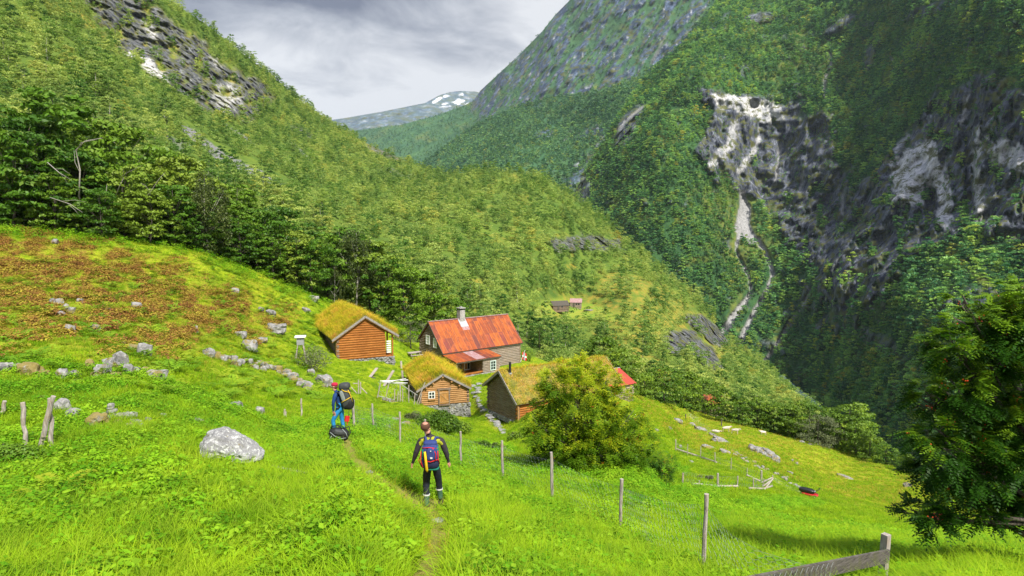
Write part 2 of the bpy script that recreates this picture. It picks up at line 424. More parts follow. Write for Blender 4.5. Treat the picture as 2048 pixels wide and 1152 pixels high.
HILL_TOP = curve([(-700, -560), (-200, -340), (150, -130), (345, 4), (420, 55), (500, 118), (560, 165), (610, 208), (660, 244), (740, 290), (800, 316), (850, 338), (880, 350), (930, 346), (1000, 342), (1080, 352), (1150, 396), (1200, 432), (1240, 476), (1330, 546), (1400, 606), (1450, 676), (1500, 712), (1540, 745), (1590, 788), (1640, 840), (1700, 890), (1800, 960)])
HILL_BOT = curve([(-700, 420), (0, 478), (230, 505), (400, 530), (520, 580), (640, 640), (760, 690), (850, 725), (1045, 780), (1270, 850), (1440, 900), (1640, 940), (1800, 990)])
HTPS = TPS(ysc([(-700, 420, 60), (-700, 0, 150), (-700, -400, 300), (0, 478, 57), (230, 505, 61), (400, 530, 69), (520, 580, 76), (640, 640, 84), (760, 690, 90), (850, 725, 96), (1045, 780, 105), (1270, 850, 100), (1440, 900, 118), (1640, 940, 118), (1800, 990, 100),
 (0, 330, 82), (0, 180, 130), (0, 0, 210), (-100, -280, 380), (200, 330, 110), (200, 200, 170), (345, 4, 420), (250, 90, 330), (500, 120, 500), (500, 240, 380), (400, 270, 260), (420, 400, 130), (600, 470, 130), (560, 360, 260), (600, 300, 400), (660, 244, 640), (740, 290, 620), (700, 500, 160), (850, 620, 135), (850, 500, 210), (850, 338, 570), (1000, 342, 470), (900, 420, 330), (1000, 470, 290), (1000, 600, 185), (1100, 690, 160), (1120, 622, 262), (1160, 615, 285), (1100, 550, 285), (1150, 396, 450), (1240, 476, 430), (1300, 560, 330), (1220, 700, 195), (1300, 640, 260), (1300, 760, 150), (1330, 546, 415), (1400, 606, 400), (1400, 680, 300), (1450, 676, 385), (1450, 770, 200), (1540, 745, 370), (1540, 800, 230), (1590, 788, 360), (1640, 840, 300), (1700, 890, 220), (1580, 860, 150), (1400, 820, 130)]), lam=.002)
HC1 = [(150, -40), (200, 50), (243, 100), (295, 142), (347, 180), (417, 218), (503, 245), (528, 215), (555, 190), (521, 165), (451, 128), (385, 70), (330, 30), (300, -20), (200, -90)]
def hill_masks(px, py):
    rock = mx(poly_mask(px, py, HC1, 7, 12, 30)*sstep(-.42, .05, fbm(px/28, py/22, 5, 4)*1.6+.02*(0*px)+.12),
              poly_mask(px, py, [(1362, 632), (1400, 628), (1440, 655), (1462, 690), (1430, 692), (1390, 660)], 3, 5, 14), poly_mask(px, py, [(1322, 668), (1380, 660), (1430, 700), (1455, 742), (1420, 738), (1380, 712), (1330, 705)], 3, 6, 14),
              .9*poly_mask(px, py, [(1090, 480), (1180, 470), (1248, 482), (1245, 498), (1120, 505)], 4, 9, 16), .8*ell(px, py, 770, 305, 40, 8, 20), .7*ell(px, py, 600, 262, 26, 8, 20), .6*ell(px, py, 790, 345, 40, 8, 15))
    pale = mx(line_mask(px, py, [(262, 112, 18), (300, 135, 26), (330, 160, 16)], 5, 6), .8*ell(px, py, 455, 195, 26, 26, 0, .4, .6, 12), .7*ell(px, py, 300, 60, 10, 28, -30), .6*ell(px, py, 435, 120, 14, 22, -30))
    scree = mx(line_mask(px, py, [(362, 252, 6), (385, 268, 16), (440, 312, 20), (490, 335, 16), (530, 355, 13), (575, 374, 5)], 2, 3), .8*line_mask(px, py, [(452, 250, 2), (480, 268, 7), (510, 290, 5)], 2, 3), .8*line_mask(px, py, [(580, 285, 3), (605, 305, 8), (622, 322, 3)], 2, 3), .55*line_mask(px, py, [(330, 270, 4), (365, 292, 16), (380, 290, 4)], 3, 4))
    gold = mx(.9*line_mask(px, py, [(120, -20, 20), (160, 30, 16), (210, 75, 10), (245, 100, 4)], 8, 8), .8*poly_mask(px, py, HC1, 12, 12, 30),
              .85*poly_mask(px, py, [(1190, 540), (1290, 545), (1400, 620), (1470, 700), (1440, 720), (1330, 665), (1300, 700), (1340, 740), (1250, 730), (1180, 660), (1100, 640), (1060, 620), (1110, 590), (1200, 590)], 10, 16, 40)*sstep(-.3, .3, fbm(px/22, py/12, 9, 3)*2+.25),
              .75*sstep(.12, .42, fbm(px/34, py/15, 2.2, 4))*sstep(600, 1000, px), .5*sstep(.2, .45, fbm(px/40, py/20, 8.2, 4)), .7*ell(px, py, 740, 290, 90, 14, 25))
    lawn = mx(ell(px, py, 1140, 618, 62, 17, 8, .3, .25, 30), .9*ell(px, py, 1185, 622, 60, 10, 14), .6*ell(px, py, 1090, 640, 30, 12, 10))
    return dict(rock=rock, pale=pale, scree=scree, gold=gold, lawn=lawn, bark=0*px)
def hill_relief(p, m, px, py):
    Y = p[..., 1]; x, y, z = p[..., 0], p[..., 1], p[..., 2]
    r = np.clip(Y*.018, .5, 9)*fbm(x/38+3, y/38, z/38, 4)*1.5
    k = m['rock']; crag = fbm(x/22, y/22, z/12, 5, True)*9+fbm(x/7, y/7, z/14, 4, True)*4.5
    return -r-k*crag*np.clip(Y/330, .35, 1.3)+k*2.
hill = Layer('hillside', HTPS, HILL_TOP, HILL_BOT, -700, 1800, 640, 300, hill_relief, hill_masks)

MT_TOP = curve([(1080, 470), (1140, 400), (1180, 330), (1230, 250), (1290, 158), (1350, 108), (1400, 60), (1440, -5), (1520, -120), (1800, -330), (2700, -600)])
MT_BOT = curve([(1080, 620), (1300, 800), (1480, 860), (1640, 900), (1760, 990), (1900, 1060), (2100, 1130), (2700, 1230)])
GTPS = TPS([(1140, 400, 1180), (1080, 600, 1000), (1250, 420, 980), (1300, 300, 1000), (1350, 450, 880), (1420, 600, 840), (1480, 690, 800), (1300, 800, 800), (1400, 330, 960), (1440, 430, 930), (1490, 430, 975), (1500, 300, 1060), (1500, 200, 1085), (1560, 240, 1075), (1540, 480, 900), (1450, 60, 1230), (1440, -5, 1380), (1520, -120, 1500), (1380, 150, 1090), (1290, 160, 1250),
 (1640, 400, 900), (1620, 300, 985), (1650, 200, 1000), (1700, 100, 1050), (1640, 0, 1180), (1800, -330, 1400), (1600, 600, 790), (1560, 740, 750), (1620, 800, 700), (1680, 560, 700), (1750, 640, 600), (1700, 800, 580), (1800, 500, 640), (1740, 420, 760), (1800, 400, 700), (1860, 400, 680), (1850, 270, 760), (1850, 0, 860), (1950, 450, 560), (1960, 300, 620), (2048, 300, 560), (2048, 0, 640), (2048, 550, 470), (1900, 640, 470), (2048, 800, 330), (1850, 900, 400), (1640, 900, 560), (1760, 990, 450), (2300, 300, 480), (2300, 700, 330), (2700, -600, 800), (2700, 0, 480), (2700, 1230, 180), (2100, 1130, 260)], lam=.004)
STREAMS = [([(1484, 385, 8), (1490, 420, 20), (1484, 455, 26), (1500, 475, 22), (1515, 480, 10), (1530, 500, 6), (1546, 545, 6), (1536, 580, 6), (1512, 618, 7), (1492, 655, 8), (1478, 692, 9)], 1.),
 ([(1478, 470, 6), (1472, 500, 4), (1500, 560, 3), (1502, 585, 5), (1488, 605, 8), (1466, 635, 12), (1450, 662, 13)], 1.), ([(1606, 562, 3), (1620, 580, 3), (1604, 610, 5), (1580, 645, 7), (1552, 690, 6), (1526, 728, 5)], 1.),
 ([(1658, 80, 2), (1662, 130, 4), (1648, 165, 5), (1650, 200, 2)], .9), ([(1290, 210, 2), (1262, 232, 5), (1235, 262, 3)], .7), ([(1560, 285, 3), (1556, 330, 4), (1550, 370, 3)], .8), ([(1606, 340, 3), (1600, 380, 4)], .8), ([(1686, 380, 3), (1684, 430, 4), (1686, 470, 3)], .8)]
def mt_masks(px, py):
    nzr = fbm(px/16, py/26, 7, 4)
    rock = mx(poly_mask(px, py, [(1400, 180), (1460, 186), (1500, 192), (1570, 214), (1600, 190), (1608, 240), (1650, 232), (1655, 330), (1610, 350), (1560, 400), (1520, 410), (1470, 370), (1415, 350), (1398, 300), (1420, 255), (1430, 225)], 5, 14, 28)*sstep(-.5, -.1, nzr*1.5+.3),
              poly_mask(px, py, [(1600, 240), (1655, 240), (1690, 260), (1660, 320), (1700, 350), (1770, 310), (1850, 250), (1930, 170), (1985, 150), (2060, 200), (2300, 150), (2700, 200), (2700, 480), (2060, 480), (1960, 455), (1900, 480), (1830, 500), (1800, 560), (1700, 640), (1650, 600), (1600, 540), (1560, 470), (1540, 420)], 8, 30, 60)*sstep(-.42, .0, nzr*1.9+.16),
              .8*poly_mask(px, py, [(1570, 560), (1660, 520), (1760, 600), (1690, 690), (1620, 660)], 12, 26, 40)*sstep(-.2, .2, nzr),
              .9*poly_mask(px, py, [(1860, 600), (1940, 570), (2048, 590), (2200, 590), (2200, 640), (2048, 650), (1900, 650)], 8, 18, 40)*sstep(-.3, .1, nzr), .9*ell(px, py, 1520, 35, 30, 12, -10), .9*ell(px, py, 1680, 50, 34, 12, -30), .8*ell(px, py, 1738, 118, 10, 34, 15), .7*ell(px, py, 1860, 20, 60, 12, -20),
              .9*ell(px, py, 1255, 250, 16, 46, 32), .8*ell(px, py, 1160, 385, 24, 34, 20), .6*sstep(.2, .4, fbm(px/30, py/30, 1.2, 4)), .6*ell(px, py, 1530, 690, 20, 10), .7*ell(px, py, 1760, 690, 60, 18, 30))
    pale = mx(poly_mask(px, py, [(1425, 190), (1460, 192), (1500, 198), (1560, 214), (1566, 240), (1530, 246), (1490, 228), (1440, 215)], 3, 9, 14),
              poly_mask(px, py, [(1782, 322), (1830, 288), (1868, 280), (1888, 340), (1908, 420), (1902, 462), (1880, 448), (1872, 380), (1852, 372), (1846, 410), (1786, 400)], 4, 12, 16),
              .75*line_mask(px, py, [(1470, 250, 16), (1460, 290, 20), (1420, 330, 10)], 4, 7), .7*line_mask(px, py, [(1520, 258, 5), (1510, 300, 8), (1480, 340, 12)], 3, 4), .7*line_mask(px, py, [(1960, 260, 10), (1950, 330, 16), (1965, 440, 18)], 5, 9), .7*poly_mask(px, py, [(1975, 275), (2060, 290), (2200, 330), (2060, 345), (1985, 330)], 6, 16, 20),
              .7*line_mask(px, py, [(1935, 190, 8), (1925, 240, 10)], 4, 8), .5*line_mask(px, py, [(1790, 300, 10), (1815, 270, 12)], 4, 5))
    rock = np.maximum(rock, .96*sstep(.2, .7, pale))
    scree = mx(*[k_*line_mask(px, py, [(x, y, w_*1.15+1) for x, y, w_ in l_], 1.6, 2.) for l_, k_ in STREAMS])
    gold = mx(.8*poly_mask(px, py, [(1420, 350), (1470, 370), (1560, 420), (1640, 400), (1600, 470), (1540, 500), (1470, 560), (1430, 470), (1410, 400)], 10, 18, 40), .7*line_mask(px, py, [(1240, 250, 6), (1200, 300, 16), (1160, 370, 22)], 10, 10), .8*sstep(.05, .35, fbm(px/45, py/28, 4.7, 4)), .6*ell(px, py, 1650, 120, 70, 40, 20), .6*ell(px, py, 1700, 560, 90, 40, 40), .7*line_mask(px, py, [(1500, 540, 10), (1475, 600, 20), (1455, 640, 8)], 8, 8))
    return dict(rock=rock, pale=pale, scree=scree, gold=gold, lawn=0*px, bark=0*px)
def mt_relief(p, m, px, py):
    Y = p[..., 1]; x, y, z = p[..., 0], p[..., 1], p[..., 2]
    r = 26*fbm(x/150+1, y/150, z/260, 4)*1.5+9*fbm((x+z*.45)/38, y/38, z/110, 4, True)
    k = m['rock']; crag = fbm(x/44, y/44, z/130, 4, True)*26+fbm(x/80, y/80, z/24, 3, True)*9
    cave = 26*ell(px, py, 1862, 410, 12, 34, 0, .3, .2, 20)+24*ell(px, py, 1640, 255, 22, 18, 0)+20*ell(px, py, 1508, 208, 9, 9, 30)+18*ell(px, py, 1940, 340, 10, 60)
    gul = 10*m['scree']
    return -r-k*(crag-8)+cave+gul
mountain = Layer('mountain', GTPS, MT_TOP, MT_BOT, 1080, 2700, 560, 330, mt_relief, mt_masks)

MID_TOP = curve([(780, 372), (850, 326), (900, 287), (960, 247), (1030, 217), (1100, 197), (1200, 187), (1290, 148), (1340, 112), (1400, 45), (1450, -20), (1600, -200)])
MID_BOT = curve([(780, 430), (1000, 470), (1200, 560), (1300, 600), (1600, 500)])
DTPS = TPS([(780, 400, 2100), (850, 340, 1950), (1000, 330, 1500), (1140, 400, 1280), (1140, 250, 1700), (1290, 150, 1650), (1280, 250, 1330), (1200, 300, 1380), (1400, 45, 1750), (1450, -20, 1850), (950, 260, 2100), (850, 430, 1700), (1000, 450, 1300), (1200, 560, 1150), (1400, 400, 1300), (1600, -200, 2000), (1600, 400, 1500)], lam=.004)
def mid_masks(px, py):
    rock = mx(.85*line_mask(px, py, [(1290, 195, 14), (1240, 250, 20), (1190, 310, 16), (1140, 370, 22)], 8, 14), .8*ell(px, py, 1090, 268, 24, 8, -10), .8*ell(px, py, 1180, 265, 34, 10, -15), .5*sstep(.25, .42, fbm(px/26, py/20, 6.2, 4)))
    gold = mx(.9*line_mask(px, py, [(1330, 130, 8), (1270, 210, 8), (1230, 260, 14), (1180, 320, 16), (1150, 380, 10)], 6, 8), .55*sstep(.1, .4, fbm(px/30, py/20, 4.1, 4)))
    return dict(rock=rock, pale=.8*ell(px, py, 1195, 252, 6, 6)+.6*line_mask(px, py, [(1300, 190, 2), (1250, 240, 4), (1150, 330, 5)], 1.5, 3), scree=.7*line_mask(px, py, [(1145, 255, 2), (1130, 280, 5)], 1, 1), gold=gold, lawn=0*px, bark=0*px)
def mid_relief(p, m, px, py):
    x, y, z = p[..., 0], p[..., 1], p[..., 2]
    return -34*fbm((x-z*.6)/150+1, y/150, z/300, 4)*1.5-12*fbm((x-z*.6)/50, y/50, z/130, 3, True)-m['rock']*14*fbm(x/30, y/30, z/60, 4, True)
mid = Layer('forested_spur', DTPS, MID_TOP, MID_BOT, 780, 1600, 330, 150, mid_relief, mid_masks)

FAR_TOP = curve([(640, 268), (720, 260), (800, 250), (870, 232), (925, 212), (945, 203), (962, 180), (1000, 145), (1040, 108), (1085, 62), (1110, 30), (1140, 0), (1200, -70), (1500, -300)])
FAR_BOT = curve([(640, 360), (780, 400), (1000, 420), (1500, 400)])
FTPS = TPS([(640, 280, 4600), (720, 265, 4200), (800, 300, 3200), (870, 320, 2700), (930, 215, 3500), (1000, 145, 3200), (1140, 0, 2900), (1140, -150, 3100), (1100, 200, 2300), (1290, 150, 2000), (1290, 0, 2400), (1500, -300, 2700), (960, 260, 2600), (1400, 100, 1950), (780, 400, 2500), (1000, 420, 2000), (1500, 400, 1800)], lam=.004)
def far_masks(px, py):
    rock = poly_mask(px, py, [(955, 190), (1030, 115), (1110, 30), (1200, -90), (1500, -300), (1500, 60), (1400, 120), (1290, 165), (1200, 195), (1100, 205), (1020, 225), (960, 250), (940, 230)], 10, 22, 40)*sstep(-.2, .15, fbm((px+py*.65)/11, (py-px*.2)/55, 3, 5)*2+.03)
    gold = .6*sstep(.1, .4, fbm(px/30, py/24, 4.1, 4))
    return dict(rock=rock, pale=.75*sstep(.18, .42, fbm(px/7, py/12, 3, 4))*rock, scree=.7*line_mask(px, py, [(1335, 60, 2), (1320, 95, 6), (1300, 130, 3)], 1.5, 2), gold=gold, lawn=0*px, bark=0*px)
def far_relief(p, m, px, py):
    x, y, z = p[..., 0], p[..., 1], p[..., 2]
    return -70*fbm((x+z*.5)/260+1, y/260, z/500, 4)*1.5-m['rock']*26*fbm((x+z*.3)/90, y/90, z/300, 4, True)
far = Layer('far_mountain', FTPS, FAR_TOP, FAR_BOT, 640, 1500, 330, 190, far_relief, far_masks)
SN_TOP = curve([(500, 262), (640, 243), (690, 236), (760, 224), (850, 206), (880, 190), (900, 184), (920, 182), (950, 183), (1000, 195), (1060, 225), (1200, 262)])
STPS = TPS([(500, 262, 8200), (900, 183, 9000), (1200, 262, 8600), (500, 340, 6200), (900, 340, 5600), (1200, 340, 6400), (850, 215, 7600), (700, 260, 7000)], lam=.01)
def sn_masks(px, py):
    snow = mx(line_mask(px, py, [(868, 204, 1), (888, 193, 3), (925, 189, 2)], 1, 4), line_mask(px, py, [(885, 208, 1), (915, 204, 3), (950, 197, 2)], 1, 4), .8*line_mask(px, py, [(880, 214, 1), (900, 212, 1)], 1, 2), .9*ell(px, py, 938, 208, 10, 2, -12, .3, .3, 8))
    return dict(rock=.55+.4*sstep(-.1, .3, fbm(px/20, py/8, 1, 4)), pale=.4*sstep(.1, .4, fbm(px/16, py/6, 5, 4)), scree=snow, gold=.35*sstep(0, .3, fbm(px/24, py/9, 7, 3)), lawn=0*px, bark=0*px)
def sn_relief(p, m, px, py): return -160*fbm(p[..., 0]/500, p[..., 1]/500, p[..., 2]/300, 4)*1.5
snow = Layer('snowy_mountain', STPS, SN_TOP, curve([(500, 345), (1200, 345)]), 500, 1200, 230, 70, sn_relief, sn_masks)

# ---------- ground materials
def mat_slope(name, vscale, scrk=1., green=(.07, .13, .02), green2=(.13, .19, .025), goldc=(.34, .24, .04), pale_c=(.42, .42, .41), dark_c=(.03, .033, .04), mid_c=(.10, .105, .11), snow=False, big=1., goldk=1.):
    s = NT(name); p = s.pos()
    veg = s.mix(s.ramp(s.noise(p, vscale, 5, .6), [(.35, 0.), (.65, 1.)]), green, green2)
    gn = s.noise(s.map(p, loc=(13, 5, 2)), vscale*2.3, 5, .65)
    gf = s.math('MULTIPLY', s.math('MULTIPLY', s.attr('gold'), goldk), s.ramp(gn, [(.36, .1), (.58, 1.)]))
    gcol = s.mix(s.ramp(s.noise(s.map(p, loc=(3, 51, 2)), vscale*4, 4), [(.4, 0.), (.6, 1.)]), goldc, (.20, .23, .03))
    veg = s.mix(gf, veg, gcol)
    veg = s.mix(s.attr('lawn'), veg, s.mix(s.ramp(gn, [(.4, 0.), (.6, 1.)]), (.19, .30, .03), (.27, .27, .04)))
    st = s.noise(s.map(p, scale=(1, 1, .35)), vscale*3.2, 8, .68, .6)
    fine = s.noise(s.map(p, scale=(1, 1, .5), loc=(5, 5, 5)), vscale*12, 5, .65)
    rockc = s.ramp(s.math('ADD', s.math('MULTIPLY', st, .7), s.math('MULTIPLY', fine, .3)), [(.43, dark_c), (.52, mid_c), (.585, tuple(c*1.7 for c in mid_c)), (.68, pale_c)])
    pf = s.math('MULTIPLY', s.attr('pale'), s.ramp(fine, [(.32, .35), (.55, 1.)]))
    rockc = s.mix(pf, rockc, s.mix(s.ramp(st, [(.35, 0.), (.6, 1.)]), tuple(c*.85 for c in pale_c), (.68, .67, .65)))
    moss = s.math('MULTIPLY', s.ramp(s.noise(s.map(p, scale=(1, 1, 1.6), loc=(1, 2, 9)), vscale*2.2, 6, .7), [(.5, 0.), (.58, 1.)]), .9)
    rockc = s.mix(moss, rockc, s.mix(gn, (.05, .08, .02), (.14, .13, .03)))
    col = s.mix(s.attr('rock'), veg, rockc)
    sc_c = (.82, .84, .88) if snow else None
    scr = s.ramp(fine, [(.3, (.10*scrk,)*3), (.55, (.21*scrk,)*3), (.75, (.34*scrk,)*3)])
    col = s.mix(s.attr('scree'), col, sc_c if snow else scr)
    h = s.math('ADD', st, s.math('MULTIPLY', fine, .5))
    s.princ(col, .95, s.bump(h, .9, .9/vscale*.05*big), .15); return s.m
def mat_meadow():
    s = NT('meadow_grass_ground'); p = s.pos()
    n1 = s.noise(p, .35, 5, .6); n2 = s.noise(s.map(p, loc=(7, 3, 1)), 1.6, 5, .65); n3 = s.noise(s.map(p, loc=(1, 9, 3)), 9., 5, .7)
    g = s.mix(s.ramp(n1, [(.38, 0.), (.62, 1.)]), (.24, .36, .010), (.40, .48, .014))
    g = s.mix(s.ramp(n2, [(.45, 0.), (.65, .8)]), g, (.075, .17, .008))
    g = s.mix(s.ramp(n3, [(.35, .75), (.6, 0.)]), g, (.07, .13, .006))
    g = s.mix(s.math('MULTIPLY', s.attr('gold'), s.ramp(n2, [(.4, .1), (.6, 1.)])), g, (.42, .38, .03))
    br = s.mix(s.ramp(n3, [(.4, 0.), (.6, 1.)]), (.17, .085, .03), (.33, .22, .035))
    g = s.mix(s.math('MULTIPLY', s.attr('bracken'), s.ramp(n2, [(.36, .2), (.52, 1.)])), g, br)
    g = s.mix(s.math('MULTIPLY', s.attr('path'), s.ramp(n3, [(.3, .5), (.55, 1.)])), g, (.30, .25, .07))
    g = s.mix(s.math('MULTIPLY', s.attr('stony'), s.ramp(n2, [(.48, 0.), (.56, 1.)])), g, s.mix(n3, (.16, .15, .15), (.4, .39, .38)))
    s.princ(g, .9, s.bump(s.math('ADD', n2, n3), .8, .12), .1); return s.m
M_MEADOW = mat_meadow()
M_HILL = mat_slope('hillside_ground', .09)
M_MT = mat_slope('mountain_ground', .03, scrk=1.45, green=(.025, .07, .028), green2=(.05, .12, .035), dark_c=(.014, .018, .03), mid_c=(.085, .095, .12), pale_c=(.44, .46, .49), goldc=(.22, .22, .04), goldk=.75)
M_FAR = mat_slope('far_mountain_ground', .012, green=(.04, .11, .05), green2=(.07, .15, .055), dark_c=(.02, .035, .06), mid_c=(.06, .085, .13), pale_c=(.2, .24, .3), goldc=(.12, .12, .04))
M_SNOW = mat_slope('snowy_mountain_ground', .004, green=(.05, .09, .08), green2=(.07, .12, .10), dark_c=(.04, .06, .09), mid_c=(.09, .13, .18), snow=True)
meadow.build(M_MEADOW, 1.0, back=((.01, .15), (.03, .35), (.08, .55), (.2, .6)))
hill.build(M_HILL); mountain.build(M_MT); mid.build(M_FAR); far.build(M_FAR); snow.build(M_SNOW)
# valley floor and river
mbv = MB()
mbv.add([(-300, 120, -185), (1200, 120, -185), (2600, 9500, -420), (-3200, 9500, -420)], [(0, 1, 2, 3)])
o = mbv.build('valley_floor', M_HILL); props(o, kind='structure')
s = NT('river_water'); p = s.pos(); n = s.noise(s.map(p, scale=(1, 1, 1)), .35, 6, .7)
s.princ(s.ramp(n, [(.42, (.10, .19, .20)), (.54, (.25, .36, .38)), (.6, (.75, .8, .82))]), .25, s.bump(n, .6, .5), .5)
M_WATER = s.m
rv = MB(); prev = None; rp_ = [(1560, 752, 10), (1585, 775, 12), (1602, 790, 16), (1616, 800, 18), (1634, 815, 14), (1660, 836, 12), (1700, 870, 10)]
L_, R_ = [], []
for (x, y, wd) in rp_:
    a = P(x-wd/2, y+3, float(mountain.Y(np.array([x-wd/2.]), np.array([y+3.]))[0])*.965); b = P(x+wd/2, y-3, float(mountain.Y(np.array([x+wd/2.]), np.array([y-3.]))[0])*.965)
    L_.append(a); R_.append(b)
rv.add(L_+R_, [(i, i+1, len(L_)+i+1, len(L_)+i) for i in range(len(L_)-1)])
o = rv.build('river', M_WATER); props(o, kind='structure')
# ---------- leaves, crowns and trunks
def quads(c, n, up, ln, wd):
    """diamond leaves: centre c, normal n, long direction up projected"""
    n = n/np.linalg.norm(n, axis=1)[:, None]
    t = up-n*np.sum(up*n, 1)[:, None]; t /= np.linalg.norm(t, axis=1)[:, None]+1e-9
    b = np.cross(n, t); ln = np.asarray(ln)[:, None]/2; wd = np.asarray(wd)[:, None]/2
    V = np.stack([c-t*ln, c+b*wd-t*ln*.1, c+t*ln, c-b*wd-t*ln*.1], 1).reshape(-1, 3)
    return V, np.arange(len(V)).reshape(-1, 4)
def unit(rng, n):
    v = rng.normal(size=(n, 3)); return v/np.linalg.norm(v, axis=1)[:, None]
def crown_mesh(name, seed, H, W, base, nclump, per, leaf, aspect=1.5, droop=0., clump=.17, gap=.0, top=1.0, berries=0, lean=0.):
    rng = np.random.default_rng(seed)
    cs = []; tries = 0
    while len(cs) < nclump and tries < nclump*60:
        tries += 1
        h = rng.random(); a = rng.random()*2*math.pi
        env = max(.12, 1-abs((h-.42*top)/(.62 if h > .42*top else .6))**2.4)**.55
        env *= 1+.28*math.sin(a*2+seed)+.2*math.sin(a*3+seed*2+h*5)
        r = env*(.35+.65*rng.random()**.45)
        p = np.array([math.cos(a)*r*W/2+lean*h, math.sin(a)*r*W/2, base+h*(H-base)*.93])
        if gap and any(np.linalg.norm(p-q) < gap for q in cs): continue
        cs.append(p)
    cs = np.array(cs); nc = len(cs)
    ci = np.repeat(np.arange(nc), per); N = len(ci)
    cr = W*clump*(.65+.7*rng.random(nc))
    d = unit(rng, N); d[:, 2] = np.abs(d[:, 2])*.9-.25
    rad = cr[ci]*rng.random(N)**.4
    pos = cs[ci]+d*rad[:, None]*np.array([1.15, 1.15, .72])
    if droop: pos[:, 2] -= rng.random(N)**1.5*droop*H*.16
    nrm = d*.55+unit(rng, N)*.75+np.array([0, 0, .55])
    up = unit(rng, N)*.8+np.array([0, 0, -1.1*droop-.2])+d*.5
    ln = leaf*aspect*(.65+.7*rng.random(N)); wd = leaf*(.6+.6*rng.random(N))
    V, F = quads(pos, nrm, up, ln, wd)
    tint = np.clip(.5+.22*rng.normal(size=nc)[ci]+.16*rng.normal(size=N), 0, 1)
    me = np_mesh(name, V, F, {'tint': ('FACE', tint)})
    return me, cs
def trunk_mesh(name, seed, H, rad, cs, nl=9, n=6, lean=0., top=.9):
    rng = random.Random(seed); mb = MB(); pts = []; rr = []
    wx, wy = rng.uniform(-.04, .04)*H, rng.uniform(-.04, .04)*H
    f = lambda t: Vector((wx*math.sin(t*3)+lean*t, wy*math.sin(t*2.3), t*H*top))
    for i in range(7): t = i/6; pts.append(f(t)); rr.append(rad*(1-.86*t)*(1.35 if i == 0 else 1))
    pts[0].z -= .4
    mb.tube(pts, rr, n)
    if nl and cs is not None and len(cs):
        for c in rng.sample(list(map(tuple, cs)), min(nl, len(cs))):
            c = Vector(c); t0 = max(.12, min(.8, (c.z/H)*.62)); a = f(t0); mid_ = a.lerp(c, .55)+Vector((0, 0, -.03*H+rng.uniform(0, .05)*H))
            r0 = rad*(1-.85*t0)*.55; mb.tube([a, mid_, c], [r0, r0*.6, r0*.22], max(3, n-2))
    return mb.mesh(name, True)
def mat_leaf(name, stops, tintdark=(.55, .55, .5), trans=.3, yellow=None, patchy=0, patch_d=(.5, .68, .6), patch_l=(1.25, 1.2, 1.1)):
    s = NT(name); r = s.ramp(s.objrand(), stops)
    if patchy: r = s.mix(s.ramp(s.noise(s.pos(), patchy, 2, .6), [(.40, 0.), (.60, 1.)]), s.mix(1., r, patch_d, 'MULTIPLY'), s.mix(1., r, patch_l, 'MULTIPLY'))
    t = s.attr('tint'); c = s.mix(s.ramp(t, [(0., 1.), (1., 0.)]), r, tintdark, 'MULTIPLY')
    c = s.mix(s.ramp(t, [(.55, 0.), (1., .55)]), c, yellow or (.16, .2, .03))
    return s.leaf(c, trans)
ML_BELT = mat_leaf('dark_leaves', [(0., (.06, .17, .012)), (.4, (.11, .26, .015)), (.75, (.19, .35, .022)), (1., (.30, .42, .045))])
ML_HILL = mat_leaf('hillside_leaves', [(0., (.10, .24, .035)), (.2, (.20, .35, .055)), (.5, (.36, .48, .10)), (.9, (.46, .56, .15)), (.992, (.48, .5, .1)), (1., (.46, .38, .05))], yellow=(.52, .6, .14), trans=.45, patchy=.045, tintdark=(.6, .64, .55), patch_d=(.42, .62, .5), patch_l=(1.3, 1.22, 1.1))
ML_MT = mat_leaf('mountain_leaves', [(0., (.04, .17, .08)), (.35, (.14, .40, .13)), (.75, (.34, .60, .13)), (.93, (.40, .55, .08)), (1., (.52, .48, .08))], yellow=(.4, .55, .08), trans=.4, patchy=.011, patch_d=(.4, .6, .55))
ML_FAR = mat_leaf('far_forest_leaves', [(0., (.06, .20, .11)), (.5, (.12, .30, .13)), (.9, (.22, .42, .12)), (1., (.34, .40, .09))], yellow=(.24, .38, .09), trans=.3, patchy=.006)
ML_BIRCH = mat_leaf('birch_leaves', [(0., (.075, .12, .025)), (1., (.11, .15, .035))], yellow=(.17, .2, .05))
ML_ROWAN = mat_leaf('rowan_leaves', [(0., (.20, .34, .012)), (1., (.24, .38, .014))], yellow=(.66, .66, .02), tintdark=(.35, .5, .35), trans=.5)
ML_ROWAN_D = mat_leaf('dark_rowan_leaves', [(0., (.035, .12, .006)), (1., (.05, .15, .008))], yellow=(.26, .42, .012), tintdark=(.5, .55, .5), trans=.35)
ML_BUSH = mat_leaf('bush_leaves', [(0., (.09, .20, .012)), (1., (.16, .28, .02))], yellow=(.32, .42, .03))
ML_WILLOW = mat_leaf('grey_green_leaves', [(0., (.15, .19, .085)), (1., (.17, .2, .08))], yellow=(.25, .27, .12))
s = NT('bark'); p = s.obj(); n = s.noise(s.map(p, scale=(6, 6, 1.5)), 3, 5, .6)
s.princ(s.ramp(n, [(.35, (.035, .03, .022)), (.65, (.13, .11, .09))]), .9, s.bump(n, .6, .03)); M_BARK = s.m
s = NT('birch_bark'); p = s.obj(); n = s.noise(s.map(p, scale=(2, 2, 9)), 2, 4, .6)
s.princ(s.ramp(n, [(.38, (.06, .05, .045)), (.48, (.42, .39, .35)), (.8, (.55, .52, .47))]), .8); M_BIRCHBARK = s.m

